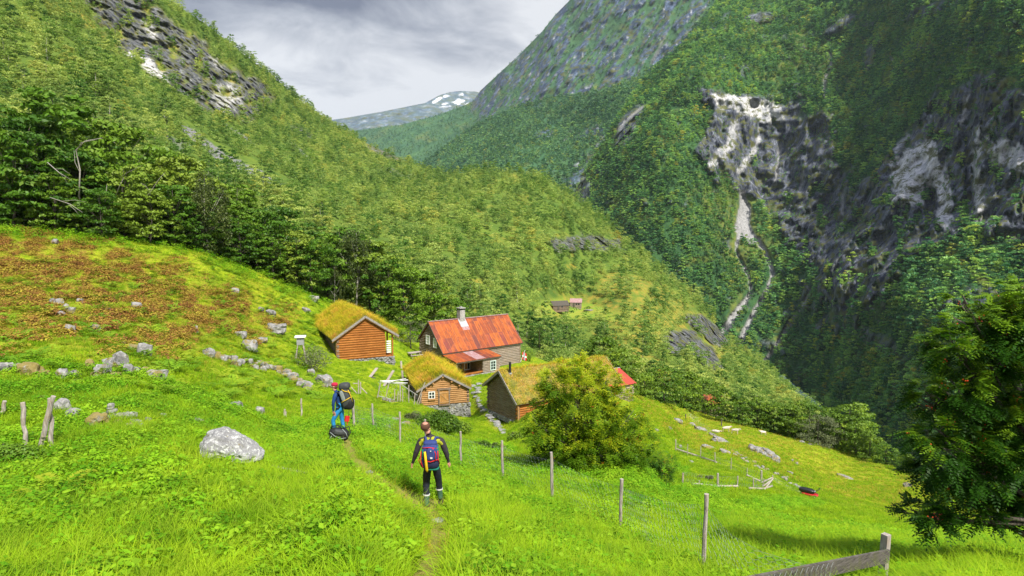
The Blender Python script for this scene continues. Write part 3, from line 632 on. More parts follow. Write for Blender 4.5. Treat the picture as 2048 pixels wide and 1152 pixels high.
def tree_kind(tag_, seed, H, W, base, ncl, per, leaf, mleaf, mbark=None, rad=None, nl=9, **k):
    lean = k.get('lean', 0.)
    me, cs = crown_mesh('crown', seed, H, W, base, ncl, per, leaf, **k); me.materials.append(mleaf)
    tm = trunk_mesh('trunk', seed, H, rad or H*.016, cs, nl, lean=lean); tm.materials.append(mbark or M_BARK)
    return dict(crown=me, trunk=tm, H=H)
def plant_tree(kind, loc, name, label, cat, group, s=1., rz=0., tilt=(0, 0), sx=1.):
    e = empty(name, loc, rz, label, cat, group); e.scale = (s*sx, s*sx, s); e.rotation_euler = (tilt[0], tilt[1], rz)
    for k in ('trunk', 'crown'):
        c = bpy.data.objects.new(k, kind[k]); COL.objects.link(c); c.parent = e
    return e
# near broadleaf kinds (wood edge), 10 m tall
NEAR = [tree_kind('n', 21+i, 10, [7.2, 6.4, 7.8, 5.8, 6.8][i], [1.2, .8, 1.6, 1., .5][i], [120, 105, 135, 95, 110][i], 52, .26, ML_BELT, rad=.15, nl=16, aspect=1.7, clump=.105) for i in range(5)]
BIRCH = [tree_kind('b', 41+i, 11, [5.0, 4.4][i], 1.4, [85, 75][i], 85, .14, ML_BIRCH, M_BIRCHBARK, rad=.12, nl=14, aspect=1.8, droop=.9, clump=.11, top=.8) for i in range(2)]
MIDK = [tree_kind('m', 61+i, 8, [5.4, 4.6, 5.9, 4.2, 5.0, 4.0][i], [.6, .8, .5, .9, .4, 1.0][i], 50, 46, .28, ML_HILL, [M_BARK, M_BIRCHBARK][i % 2], rad=.1, nl=7, aspect=1.5, clump=.14) for i in range(6)]
def far_proto(name, seed, mat, ncl, per, leaf, H=8, W=5.2):
    me, cs = crown_mesh(name, seed, H, W, .2, ncl, per, leaf, aspect=1.25, clump=.2); me.materials.append(mat)
    return bpy.data.objects.new(name, me)
PC_HILL = proto_coll('hill_tree_kinds', [far_proto('hill_tree_%d' % i, 80+i, ML_HILL, 26, 22, .45, 8, 3.8+.4*i) for i in range(6)])
PC_MT = proto_coll('mountain_tree_kinds', [far_proto('mountain_tree_%d' % i, 90+i, ML_MT, 16, 12, 1.0, 8, 5.6+.4*i) for i in range(5)])
PC_FAR = proto_coll('far_tree_kinds', [far_proto('far_tree_%d' % i, 100+i, ML_FAR, 9, 7, 2.0, 9, 7+.6*i) for i in range(4)])

def scatter_trees(name, layer, n, dens, d, pc, nk, smin, smax, label, cat='forest', seed=1):
    rng = np.random.default_rng(seed); p = sample(layer, n, dens, rng); p = p[thin(p, d)]
    m = len(p); rot = np.c_[rng.normal(0, .06, m), rng.normal(0, .06, m), rng.random(m)*6.283]
    s = smin+(smax-smin)*rng.random(m)**1.3; sc3 = np.c_[s*(.85+.3*rng.random(m)), s*(.85+.3*rng.random(m)), s*(.85+.35*rng.random(m))]
    p[:, 2] -= .2
    print(name, m); return p, rot, sc3, rng.integers(0, nk, m)
def patch(px, py, a, b, o, lo, hi): return .2+.8*sstep(lo, hi, fbm(px/a, py/b, o, 3))
inpic = lambda x, y: (x > -120) & (x < 2170) & (y > -70)
# mountain, spur, far mountain: far woods that read as one mass
dm = lambda x, y, m, c: inpic(x, y)*(x > 1120)*np.clip(1-1.7*m['rock']-3*m['scree'], 0, 1)*(1-.35*m['gold'])*(1-mx(*[line_mask(x, y+5, [(a_, b_, w_*1.2+13) for a_, b_, w_ in l_], 3, 1.) for l_, k_ in STREAMS[:3]]))*patch(x, y, 40, 30, 1.1, -.35, .05)*(y < 960)
a = scatter_trees('mountain_forest', mountain, 160000, dm, 5.9, PC_MT, 5, .7, 1.7, '')
scatter('mountain_forest', *a, PC_MT, 'dark green birch wood covering the steep right hand mountainside', 'forest')
dm2 = lambda x, y, m, c: inpic(x, y)*m['rock']*sstep(.02, .25, fbm(x/18, y/22, 4.4, 4))*(1-m['pale'])*(x > 1120)*(1-m['scree'])
a = scatter_trees('ledge_shrubs', mountain, 5500, dm2, 4., PC_MT, 5, .22, .5, '', seed=5)
scatter('ledge_shrubs', *a, PC_MT, 'small green shrubs clinging to the ledges of the dark cliffs on the right', 'shrubs')
dd = lambda x, y, m, c: inpic(x, y)*np.clip(1-m['rock']*1.1-m['scree'], 0, 1)*(1-.6*m['gold'])*patch(x, y, 30, 24, 2.1, -.4, .0)*(y < 420)
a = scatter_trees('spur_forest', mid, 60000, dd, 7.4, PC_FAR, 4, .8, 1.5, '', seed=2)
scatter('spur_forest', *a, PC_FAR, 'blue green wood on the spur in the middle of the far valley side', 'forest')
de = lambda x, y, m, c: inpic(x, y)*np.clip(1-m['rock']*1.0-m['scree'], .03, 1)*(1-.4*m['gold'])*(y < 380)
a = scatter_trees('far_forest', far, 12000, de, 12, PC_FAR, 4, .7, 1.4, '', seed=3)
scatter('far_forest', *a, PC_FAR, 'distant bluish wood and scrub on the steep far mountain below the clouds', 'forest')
# hillside: the largest stand as trees of their own, the rest is the wood
def dh(x, y, m, c):
    d = inpic(x, y)*np.clip(1-1.1*m['rock']-3*m['scree']-1.5*m['lawn'], .0, 1)*(1-line_mask(x, y+6, [(362, 252, 16), (440, 312, 34), (530, 355, 28), (575, 374, 14)], 4, 3))*sstep(-.34, -.02, fbm(x/24, y/13, 3.3, 4)+.25*sstep(700, 300, x))*(1-.5*m['gold']*sstep(900, 1150, x)-.5*m['gold'])
    return d*(.2+.8*patch(x, y, 30, 20, 6.1, -.3, .1))*(c[:, 1] > 100)*(y < 930)
p, rot, s3, idx = scatter_trees('hill_trees', hill, 26000, dh, 3.4, PC_HILL, 6, .36, 1.1, '', seed=8)
# a tree must not stand over the far farm or in front of it
x_, y_ = project(p); far_farm = (np.abs(x_-1135) < 34) & (y_ > 600) & (y_ < 650); ok = ~far_farm
vis = ok & (y_ < MEADOW_TOP(x_)+25) & (x_ > -40) & (x_ < 1700) & (y_ > -20)
size = np.where(vis, s3[:, 2]*8/p[:, 1], 0)
order = np.argsort(-size); big = order[:215]; bigset = np.zeros(len(p), bool); bigset[big] = True
for j in big:
    kind = MIDK[idx[j]]
    left = x_[j] < 820
    lab, grp = (('leafy birch on the rising slope above the dark wood edge on the left', 'trees on the left slope') if left else
                ('pale green birch on the hillside behind the red roofed house', 'trees behind the red roofed house') if x_[j] < 1150 else
                ('green tree on the slope between the turf barn and the river valley', 'trees above the river valley'))
    e = plant_tree(kind, p[j].tolist(), 'birch_tree', lab, 'tree', grp, float(s3[j, 2])*1.05, float(rot[j, 2]), (float(rot[j, 0]), float(rot[j, 1])), float(s3[j, 0]/s3[j, 2]))
rest = ok & ~bigset
scatter('hillside_forest', p[rest], rot[rest], s3[rest], idx[rest], PC_HILL, 'pale green birch wood covering the left valley side and the knoll', 'forest')
# ---------- wood edge: every tree its own
def behind(px, back, drop=.25, dy=2):
    """a point `back` metres behind the visible edge of the meadow"""
    y = float(MEADOW_TOP(px))+dy; v = G(px, y); d = Vector((v.x, v.y, 0)).normalized(); return v+d*back-Vector((0, 0, back*drop+.15))
def tree_at(px, top, base, kind, name, label, group, back=None, sx=1., cat='tree', tilt=0.):
    v = behind(px, back) if back is not None else G(px, base)
    hpx = base-top; Hm = hpx/FPX*v.y*1.02
    if back is not None: Hm = (project(v)[1]-top)/FPX*v.y
    return plant_tree(kind, v, name, label, cat, group, float(Hm/kind['H']), random.uniform(0, 6.28), (tilt, 0), sx)
NB = 'leafy broadleaved tree standing along the dark wood edge above the left slope'
for i, (px, top, back) in enumerate([(-60, 210, 3), (25, 262, 2), (75, 225, 7), (110, 330, 1), (165, 290, 5), (205, 372, 1), (255, 318, 4), (300, 372, 1), (350, 352, 2), (395, 395, 0.5), (445, 388, 4), (480, 428, 1), (515, 408, 5), (548, 462, 1), (590, 448, 3), (625, 470, 1), (655, 455, 5), (742, 470, 5), (775, 500, 3), (812, 520, 2), (842, 528, 5), (872, 548, 3), (905, 588, 4), (685, 430, 9), (570, 400, 10), (360, 300, 9), (120, 160, 13), (235, 232, 12), (480, 352, 12)]):
    k = NEAR[i % 5]; v = behind(px, back, .0 if px < 600 else .1)
    Hm = (project(v)[1]-top)/FPX*v.y*.95
    plant_tree(k, v, 'broadleaf_tree', NB, 'tree', 'trees of the dark wood edge', float(Hm/10), i*1.7, (0, 0), 1.05 if i % 3 else .9)
p, rot, s3, idx = scatter_trees('belt', hill, 5000, lambda x, y, m, c: (x > -260)*(x < 800)*(c[:, 1] < 108)*(c[:, 1] > 66)*(y < MEADOW_TOP(x)+30)*1., 4.8, None, 5, .75, 1.12, '', seed=12)
qx, qy = project(p); o_ = np.argsort(np.abs(qx-300)+p[:, 1]*2)[:46]
for j in o_: plant_tree(NEAR[idx[j]], p[j].tolist(), 'broadleaf_tree', 'leafy broadleaved tree inside the dark wood behind its edge', 'tree', 'trees inside the dark wood', float(s3[j, 2]), float(rot[j, 2]), (0, 0), 1.05)
tree_at(712, 448, 612, BIRCH[0], 'weeping_birch', 'tall pale weeping birch with a white trunk behind the left turf roofed cabin', None, 1.5, 1.15)
tree_at(668, 520, 600, BIRCH[1], 'weeping_birch', 'smaller weeping birch left of the tall one, above the turf roof of the left cabin', None, 1.5, .9)
tree_at(418, 335, 500, BIRCH[1], 'weeping_birch', 'olive weeping birch in the middle of the dark wood edge on the left', None, 1.5, 1.1)
small = tree_kind('s', 71, 4, 3.6, 1.0, 34, 45, .14, ML_WILLOW, rad=.08, nl=8, clump=.16)
tree_at(822, 640, 698, small, 'small_tree', 'small grey green tree between the left cabin and the red roofed house', None, None, 1.)
BR = 'bright green broadleaved tree at the lower edge of the right hand pasture'
BRIGHT = [tree_kind('g', 51+i, 8, [5.6, 6.6, 5.][i], [.5, .3, 1.2][i], [70, 80, 60][i], 48, .27, ML_BUSH, rad=.13, nl=12, aspect=1.5, clump=.13) for i in range(3)]
GW = tree_kind('w', 57, 6, 6.4, .2, 70, 70, .17, ML_WILLOW, rad=.12, nl=8, clump=.14)
for i, (px, top, back, kd) in enumerate([(1290, 742, 5, 0), (1328, 728, 2, 1), (1372, 738, 4, 0), (1400, 752, 8, 1), (1450, 775, .5, 2), (1482, 788, 1, 2), (1515, 792, 3, 0), (1548, 800, 2, 1), (1580, 806, 1, 0), (1612, 800, 6, 1), (1682, 822, 2, 0), (1712, 842, 1, 1), (1740, 858, 1, 0), (1772, 884, 1, 1), (1812, 905, .5, 0), (1850, 925, 1, 1), (1890, 945, 3, 0), (1700, 800, 9, 1), (1660, 812, 7, 0), (1240, 690, 9, 1), (1205, 668, 14, 0), (1930, 960, 3, 1)]):
    v = behind(px, back, .25); Hm = max(2., (project(v)[1]-top)/FPX*v.y)
    plant_tree(BRIGHT[kd], v, 'broadleaf_tree', BR, 'tree', 'trees below the right hand pasture', float(Hm/8), i*2.1, (0, 0), 1.25)
v = behind(1637, 1.); plant_tree(GW, v, 'willow_tree', 'round pale grey green willow at the edge of the right hand pasture', 'tree', None, float((project(v)[1]-826)/FPX*v.y/6), 0, (0, 0), 1.1)
# birches by the grey shack, dark alder on the near hill, bare snags in the wood
s = NT('dead_wood'); p_ = s.obj(); s.princ(s.ramp(s.noise(s.map(p_, scale=(5, 5, 1)), 3, 4), [(.3, (.22, .2, .17)), (.7, (.5, .47, .42))]), .9); M_DEAD = s.m
def snag(px, py, ex, back, pts, rad, label):
    v = behind(px, back, 0.); Y = v.y; mb = MB()
    for (line, r0) in pts:
        q = [P(x, y, Y+dy) for x, y, dy in line]; mb.tube([a-v for a in q], [.6*r0*(1-.8*i/(len(q)-1)) for i in range(len(q))], 5)
    e = mesh_obj('dead_tree', mb.mesh('dead_tree', True), M_DEAD); e.location = v; props(e, label, 'dead tree', 'bare dead trees at the wood edge')
for pts, px, lab in [
    ([([(158, 395, 0), (160, 340, 0), (152, 300, -.5), (170, 282, -1), (205, 276, -1.5)], .16), ([(154, 302, -.5), (162, 285, -1), (190, 280, -2)], .07), ([(160, 345, 0), (150, 325, 0), (148, 300, .5)], .06)], 165, 'bare whitish dead tree with a bent top in the dark wood on the left'),
    ([([(100, 395, -3), (140, 408, -4), (165, 425, -5)], .09), ([(125, 402, -3.5), (150, 400, -4.5), (172, 404, -5)], .05), ([(135, 407, -3.5), (150, 420, -5), (158, 430, -5)], .04)], 150, 'pale fallen branch hanging out of the wood over the bracken slope'),
    ([([(95, 325, -1), (118, 345, -2), (143, 360, -2.5)], .09), ([(110, 338, -1.5), (125, 338, -2), (140, 348, -2.5)], .05), ([(118, 345, -2), (128, 356, -2), (136, 368, -2)], .04)], 110, 'pale broken branch sticking down in the wood at the far left'),
    ([([(228, 400, 0), (240, 370, -1), (248, 355, -1.5)], .09), ([(240, 355, 0), (255, 345, -1), (285, 330, -2)], .05), ([(210, 408, 0), (214, 368, 0)], .08)], 235, 'pale bare branches left of the olive birch in the wood edge'),
    ([([(278, 408, -1), (300, 385, -1.5), (318, 358, -2), (330, 345, -2)], .08), ([(300, 385, -1.5), (292, 372, -2), (280, 365, -2)], .04)], 300, 'thin bare grey tree beside the olive birch in the wood edge'),
    ([([(562, 525, -1), (560, 490, -1.5), (552, 478, -1.5)], .08), ([(560, 495, -1.5), (572, 478, -2), (575, 470, -2)], .05), ([(553, 525, -1), (554, 505, -1)], .05)], 560, 'bare grey dead tree under the leaves right of the bracken slope')]:
    snag(px, 0, 0, 1.5, pts, .1, lab)

# ---------- lobed crowns: a crown given as balls in the world, leaves are feathered (pinnate)
def pinnate(name, balls, n, L, pairs, mat, seed, lw=.3, berries=0, shell=.5, spray=9):
    rng = np.random.default_rng(seed); B = np.array(balls, float); w = B[:, 3]**2; bi = rng.choice(len(B), n, p=w/w.sum())
    ns = max(8, n//spray); sbi = rng.choice(len(B), ns, p=w/w.sum()); sd0 = unit(rng, ns); si = rng.integers(0, ns, n); bi = sbi[si]
    d = sd0[si]+unit(rng, n)*.16; d /= np.linalg.norm(d, axis=1)[:, None]; r = B[bi, 3]*(shell+(1-shell)*(rng.random(ns)**.6)[si]+.1*rng.normal(size=n)); nz_ = 1+.45*perlin(B[bi, 0]*3+d[:, 0]*2.3, B[bi, 1]*3+d[:, 1]*2.3, B[bi, 2]*3+d[:, 2]*2.3)
    c = B[bi, :3]+d*(r*nz_)[:, None]; keep = np.ones(n, bool)
    dirs = d*.8+unit(rng, n)*.6; dirs[:, 2] = dirs[:, 2]*.5-.12; dirs /= np.linalg.norm(dirs, axis=1)[:, None]
    side = np.cross(dirs, np.array([0, 0, 1.])+unit(rng, n)*.35); side /= np.linalg.norm(side, axis=1)[:, None]; nr = np.cross(side, dirs)
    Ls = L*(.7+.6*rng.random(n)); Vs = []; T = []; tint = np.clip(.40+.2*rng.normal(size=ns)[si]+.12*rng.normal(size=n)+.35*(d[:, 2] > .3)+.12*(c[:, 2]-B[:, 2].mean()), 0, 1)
    for k in range(pairs):
        t = (k+.7)/(pairs+.3); ll = L*.42*(1-.45*abs(t-.45)*1.6)
        for sg in (-1, 1):
            out = side*sg*.92+dirs*.4; q = c+dirs*(Ls*t)[:, None]-np.array([0, 0, 1.])*(Ls*.28*t*t)[:, None]
            cc = q+out*ll*.5; V, F = quads(cc, nr+side*sg*.25+unit(rng, n)*.12, out, np.full(n, ll), np.full(n, ll*lw)); Vs.append(V); T.append(tint)
    q = c+dirs*(Ls*1.12)[:, None]-np.array([0, 0, 1.])*(Ls*.3)[:, None]
    V, F = quads(q, nr, dirs, np.full(n, L*.34), np.full(n, L*.34*lw)); Vs.append(V); T.append(tint)
    V = np.concatenate(Vs); F = np.arange(len(V)).reshape(-1, 4)
    me = np_mesh(name, V, F, {'tint': ('FACE', np.clip(np.concatenate(T)+.08*rng.normal(size=len(F)), 0, 1))}); me.materials.append(mat)
    bm_ = None
    if berries:
        mb = MB(); j = rng.choice(n, berries)
        for q in c[j]:
            for _ in range(5):
                a = Vector(q)+Vector(rng.normal(0, L*.16, 3).tolist()); r_ = L*.075
                mb.add([a+Vector(v)*r_ for v in ((1, 0, 0), (-1, 0, 0), (0, 1, 0), (0, -1, 0), (0, 0, 1), (0, 0, -1))], [(0, 2, 4), (2, 1, 4), (1, 3, 4), (3, 0, 4), (2, 0, 5), (1, 2, 5), (3, 1, 5), (0, 3, 5)])
        bm_ = mb.mesh('berries')
    return me, bm_
s = NT('rowan_berries'); s.princ((.5, .06, .01), .35, spec=.5); M_BERRY = s.m
def rowan(name, label, base, balls, n, L, pairs, mat, seed, berries, nlimb=3, rad=.07, shell=.5, cat='tree', stems=4, group=None, lw=.46, spray=12):
    e = empty(name, base, 0, label, cat, group); rel = [(b[0]-base.x, b[1]-base.y, b[2]-base.z, b[3]) for b in balls]
    me, bm_ = pinnate('crown', rel, n, L, pairs, mat, seed, lw=lw, spray=spray, berries=berries, shell=shell); mesh_obj('crown', me, None, e)
    if bm_: o = mesh_obj('berries', bm_, M_BERRY, e); o['kind'] = 'stuff'
    rr = random.Random(seed); mb = MB()
    for b in rel:
        c = Vector(b[:3]); k = rr.uniform(-.25, .25); root = Vector((k, rr.uniform(-.1, .1), -.2)); m1 = Vector((c.x*.3+k, c.y*.3, c.z*.5)); m2 = c.lerp(m1, .35)
        mb.tube([root, m1, m2, c+Vector((0, 0, b[3]*.5))], [rad, rad*.7, rad*.4, rad*.12], 6)
        for _ in range(nlimb):
            dv = Vector([rr.gauss(0, 1) for _ in range(3)]).normalized()*b[3]*.95; mb.tube([m2, c+dv*.45, c+dv], [rad*.35, rad*.2, rad*.07], 4)
    mb.build('trunk', M_BARK, e, True); return e
def balls_px(Y, lst, dY=.35, seed=1):
    rr = random.Random(seed); out = []
    for x, y, r in lst:
        v = P(x, y, Y+rr.uniform(-1, 1)*dY); out.append((v.x, v.y, v.z, r/FPX*Y))
    return out
b0 = G(1172, 938)
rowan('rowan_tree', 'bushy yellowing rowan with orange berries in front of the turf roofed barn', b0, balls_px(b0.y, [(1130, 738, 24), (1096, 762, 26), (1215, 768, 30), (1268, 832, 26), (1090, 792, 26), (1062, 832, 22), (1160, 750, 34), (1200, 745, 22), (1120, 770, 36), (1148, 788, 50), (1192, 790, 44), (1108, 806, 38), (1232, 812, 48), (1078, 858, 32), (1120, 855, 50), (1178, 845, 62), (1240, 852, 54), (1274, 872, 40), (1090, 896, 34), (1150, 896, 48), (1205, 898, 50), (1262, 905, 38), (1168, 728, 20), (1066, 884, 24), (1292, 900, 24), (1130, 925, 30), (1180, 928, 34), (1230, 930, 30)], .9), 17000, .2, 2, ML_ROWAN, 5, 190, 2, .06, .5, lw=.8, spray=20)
b1 = G(1318, 960)
rowan('rowan_shrub', 'low dark rowan shrub with red berries right of the bushy rowan', b1, balls_px(b1.y, [(1305, 915, 22), (1325, 930, 24), (1300, 940, 20), (1335, 945, 14)], .3), 2400, .18, 2, ML_ROWAN_D, 6, 40, 2, .03, .3, 'shrub')
b2 = Vector((9.9, 10.4, 0)); b2.z = -5.3
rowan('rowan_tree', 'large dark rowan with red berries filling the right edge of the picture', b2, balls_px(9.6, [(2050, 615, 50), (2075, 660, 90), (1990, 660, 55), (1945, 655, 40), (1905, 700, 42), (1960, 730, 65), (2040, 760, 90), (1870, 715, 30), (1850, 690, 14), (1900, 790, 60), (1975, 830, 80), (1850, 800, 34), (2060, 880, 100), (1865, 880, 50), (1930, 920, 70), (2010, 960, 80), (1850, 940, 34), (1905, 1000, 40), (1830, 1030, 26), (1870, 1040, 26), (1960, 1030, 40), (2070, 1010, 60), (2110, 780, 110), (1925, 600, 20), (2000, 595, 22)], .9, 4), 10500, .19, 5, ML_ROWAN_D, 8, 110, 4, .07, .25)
# ---------- grass, herbs, ferns
def mat_cover(name, a, b, c, trans=.4, gold=(.36, .34, .05), gamt=.5, scale=.35):
    s = NT(name); p = s.pos(); n1 = s.noise(p, scale, 4, .6); n2 = s.noise(s.map(p, loc=(7, 3, 1)), 1.6, 4, .65)
    g = s.mix(s.ramp(n1, [(.38, 0.), (.62, 1.)]), a, b)
    g = s.mix(s.ramp(n2, [(.45, 0.), (.62, .75)]), g, c)
    g = s.mix(s.ramp(s.objrand(), [(.3, 0.), (1., gamt)]), g, gold)
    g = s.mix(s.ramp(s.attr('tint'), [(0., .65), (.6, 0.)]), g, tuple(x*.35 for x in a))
    return s.leaf(g, trans, .6, .08)
MG_GRASS = mat_cover('grass_blades', (.21, .41, .008), (.36, .55, .012), (.10, .25, .006), gamt=.35)
MG_GOLD = mat_cover('straw_grass_blades', (.40, .42, .03), (.52, .44, .05), (.26, .34, .02), gold=(.58, .40, .09), gamt=.8)
MG_HERB = mat_cover('herb_leaves', (.11, .32, .010), (.25, .49, .015), (.055, .19, .006), trans=.35, gold=(.38, .52, .03), gamt=.5)
MG_FERN = mat_cover('fern_fronds', (.16, .34, .02), (.26, .44, .025), (.08, .2, .015), trans=.4, gold=(.42, .46, .03), gamt=.7)
MG_BRACK = mat_cover('brown_bracken', (.30, .13, .04), (.36, .22, .04), (.15, .06, .03), trans=.25, gold=(.42, .38, .04), gamt=.95)
def blades(name, seed, n, rad, ln, wd, mat, lean=.5, seg=3):
    rng = np.random.default_rng(seed); a = rng.random(n)*6.283; r = rad*np.sqrt(rng.random(n))
    base = np.c_[np.cos(a)*r, np.sin(a)*r, np.full(n, -.03)]; L = ln*(.45+.75*rng.random(n)); az = a+rng.normal(0, 1.1, n)
    dr = np.c_[np.cos(az), np.sin(az), np.zeros(n)]; sd_ = np.c_[-np.sin(az+rng.normal(0, .5, n)), np.cos(az), np.zeros(n)]
    k = lean*(.35+.9*rng.random(n)); V = []; prevs = None
    for i in range(seg+1):
        t = i/seg; q = base+dr*(L*k*t*t)[:, None]+np.array([0, 0, 1.])*(L*t*(1-.32*k*t))[:, None]; w = wd*(1-t**1.6*.97)*(.7+.5*rng.random(1))
        V.append((q-sd_*w/2, q+sd_*w/2))
    Vf = []; T = []
    for i in range(seg):
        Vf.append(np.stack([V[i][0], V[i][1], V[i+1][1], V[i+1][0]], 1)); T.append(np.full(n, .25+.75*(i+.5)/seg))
    V = np.stack(Vf, 1).reshape(-1, 3); F = np.arange(len(V)).reshape(-1, 4)
    me = np_mesh(name, V, F, {'tint': ('FACE', np.stack(T, 1).ravel())}); me.materials.append(mat); return me
def herb(name, seed, n, rad, h, lf, mat):
    rng = np.random.default_rng(seed); a = rng.random(n)*6.283; r = rad*np.sqrt(rng.random(n)); z = h*(.35+.65*rng.random(n))*(1-.4*(r/rad)**2)
    c = np.c_[np.cos(a)*r, np.sin(a)*r, z]; d = np.c_[np.cos(a), np.sin(a), -.25+.3*rng.random(n)]
    V, F = quads(c, np.c_[np.cos(a)*.35, np.sin(a)*.35, np.ones(n)]+unit(rng, n)*.35, d+unit(rng, n)*.5, lf*(.6+.7*rng.random(n)), lf*.72*(.6+.6*rng.random(n)))
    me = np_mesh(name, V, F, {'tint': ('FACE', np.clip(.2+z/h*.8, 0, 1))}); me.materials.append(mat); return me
def fern(name, seed, nf, L, mat, npair=14, up=1.):
    rng = np.random.default_rng(seed); C = []; NN = []; D = []; LL = []; WW = []
    for f in range(nf):
        az = f*6.283/nf+rng.normal(0, .3); l = L*(.7+.5*rng.random()); dr = np.array([math.cos(az), math.sin(az), 0]); sdv = np.array([-math.sin(az), math.cos(az), 0])
        for i in range(npair):
            t = (i+.8)/npair; pt = dr*l*(t*.85)+np.array([0, 0, 1])*l*up*(.95*t-.75*t*t); pl = l*.30*(1-t)**.7*min(1, t*5)+.008
            for sg in (-1, 1):
                o = sdv*sg+dr*.45; C.append(pt+o*pl*.5); NN.append(np.array([-dr[0]*.2, -dr[1]*.2, 1])+rng.normal(0, .1, 3)); D.append(o); LL.append(pl); WW.append(l/npair*1.0)
    V, F = quads(np.array(C), np.array(NN), np.array(D), np.array(LL), np.array(WW)); me = np_mesh(name, V, F, {'tint': ('FACE', .55+.4*rng.random(len(F)))})
    me.materials.append(mat); return me
ob = lambda n, m: bpy.data.objects.new(n, m)
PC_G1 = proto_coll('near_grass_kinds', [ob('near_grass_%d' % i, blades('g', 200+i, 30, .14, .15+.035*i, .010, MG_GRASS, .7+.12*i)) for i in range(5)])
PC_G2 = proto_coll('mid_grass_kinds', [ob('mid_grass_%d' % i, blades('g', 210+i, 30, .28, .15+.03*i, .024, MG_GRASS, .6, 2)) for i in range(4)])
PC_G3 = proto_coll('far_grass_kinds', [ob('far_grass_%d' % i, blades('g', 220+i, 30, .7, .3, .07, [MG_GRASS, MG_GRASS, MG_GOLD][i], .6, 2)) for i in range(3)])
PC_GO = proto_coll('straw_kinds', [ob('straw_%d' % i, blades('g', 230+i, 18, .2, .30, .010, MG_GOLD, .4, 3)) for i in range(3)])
PC_H = proto_coll('herb_kinds', [ob('herb_%d' % i, herb('h', 240+i, 44, .2, .17+.04*i, [.055, .05, .075, .062][i], MG_HERB)) for i in range(4)])
PC_H2 = proto_coll('tall_herb_kinds', [ob('tall_herb_%d' % i, herb('h', 250+i, 70, .3, .42, .085, MG_HERB)) for i in range(3)])
PC_F = proto_coll('fern_kinds', [ob('fern_%d' % i, fern('f', 260+i, 6+i, .55+.1*i, MG_FERN, 9)) for i in range(3)])
PC_B = proto_coll('bracken_kinds', [ob('bracken_%d' % i, herb('b', 270+i, 44, .42, .34, .13, MG_BRACK)) for i in range(3)])
def cover(name, n, dens, d, pc, nk, smin, smax, label, cat, seed, tiltamt=.15, sink=0.):
    rng = np.random.default_rng(seed); p = sample(meadow, n, dens, rng); ux, uy = project(p); p = p[rng.random(len(p)) > .85*line_mask(ux, uy, PATHLINE, 10, 4)*(name != 'straw_grass')]
    if d: p = p[thin(p, d)]
    for (gx, gy, gr) in ((864, 1010, .42), (880, 1004, .4), (676, 872, .55), (678, 884, .6), (700, 876, .4), (660, 882, .4)):
        q = G(gx, gy); p = p[np.hypot(p[:, 0]-q.x, p[:, 1]-q.y) > gr]
    m = len(p); s = smin+(smax-smin)*rng.random(m); p[:, 2] -= sink
    rot = np.c_[rng.normal(0, tiltamt, m), rng.normal(0, tiltamt, m), rng.random(m)*6.283]; print(name, m)
    return scatter(name, p, rot, s, rng.integers(0, nk, m), pc, label, cat)
vis_ = lambda x, y: (x > -60) & (x < 2110) & (y < 1290)
house_pad = lambda x, y: ~(((x > 640) & (x < 800) & (y > 640) & (y < 715)) | ((x > 850) & (x < 1040) & (y > 640) & (y < 740)) | ((x > 1000) & (x < 1260) & (y > 720) & (y < 835)))
nh = lambda x, y, a, o, lo, hi: sstep(lo, hi, fbm(x/a, y/a, o, 3))
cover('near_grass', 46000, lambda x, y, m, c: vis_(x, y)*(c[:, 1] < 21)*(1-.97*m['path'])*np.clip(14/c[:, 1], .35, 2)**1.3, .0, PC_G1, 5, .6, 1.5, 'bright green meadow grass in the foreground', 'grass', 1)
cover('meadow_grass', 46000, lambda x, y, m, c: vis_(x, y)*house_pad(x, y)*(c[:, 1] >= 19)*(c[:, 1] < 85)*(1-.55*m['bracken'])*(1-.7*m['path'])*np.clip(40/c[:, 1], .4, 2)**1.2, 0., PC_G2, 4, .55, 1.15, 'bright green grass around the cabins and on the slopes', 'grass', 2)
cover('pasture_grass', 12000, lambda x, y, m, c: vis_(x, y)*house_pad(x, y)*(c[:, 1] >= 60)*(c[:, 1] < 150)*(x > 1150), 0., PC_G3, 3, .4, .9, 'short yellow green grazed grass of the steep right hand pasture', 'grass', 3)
gd = lambda x, y, m, c: vis_(x, y)*(c[:, 1] < 80)*(.8*m['gold']+.25*nh(c[:, 0], c[:, 1], 3., 5, .15, .4)+.8*ell(x, y, 1530, 1110, 130, 50)+.3*ell(x, y, 860, 1090, 60, 60)+.12*m['path'])*house_pad(x, y)
cover('straw_grass', 9000, gd, 0., PC_GO, 3, .5, 1.1, 'straw coloured seeding grass mixed into the meadow', 'grass', 4)
hd = lambda x, y, m, c: vis_(x, y)*(c[:, 1] < 26)*(1-m['path'])**2*(nh(c[:, 0]/1.6, c[:, 1]/1.6, 1., 9, -.12, .2)*.9+.06)
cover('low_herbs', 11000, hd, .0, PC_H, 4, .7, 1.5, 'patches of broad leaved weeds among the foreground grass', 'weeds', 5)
hd2 = lambda x, y, m, c: vis_(x, y)*(mx(ell(x, y, 60, 1010, 120, 90), ell(x, y, 240, 960, 130, 34), ell(x, y, 320, 990, 60, 30), ell(x, y, 960, 900, 60, 12), ell(x, y, 40, 930, 60, 60), .8*ell(x, y, 1560, 1010, 70, 12), .7*ell(x, y, 700, 850, 90, 12), .8*ell(x, y, 1230, 945, 130, 14), .9*ell(x, y, 830, 930, 60, 20), .7*ell(x, y, 1330, 1000, 120, 24), .6*ell(x, y, 620, 1020, 60, 20)))
cover('tall_herbs', 2300, hd2, .16, PC_H2, 3, .5, 1.1, 'dark green nettles and tall weeds growing in patches', 'weeds', 6)
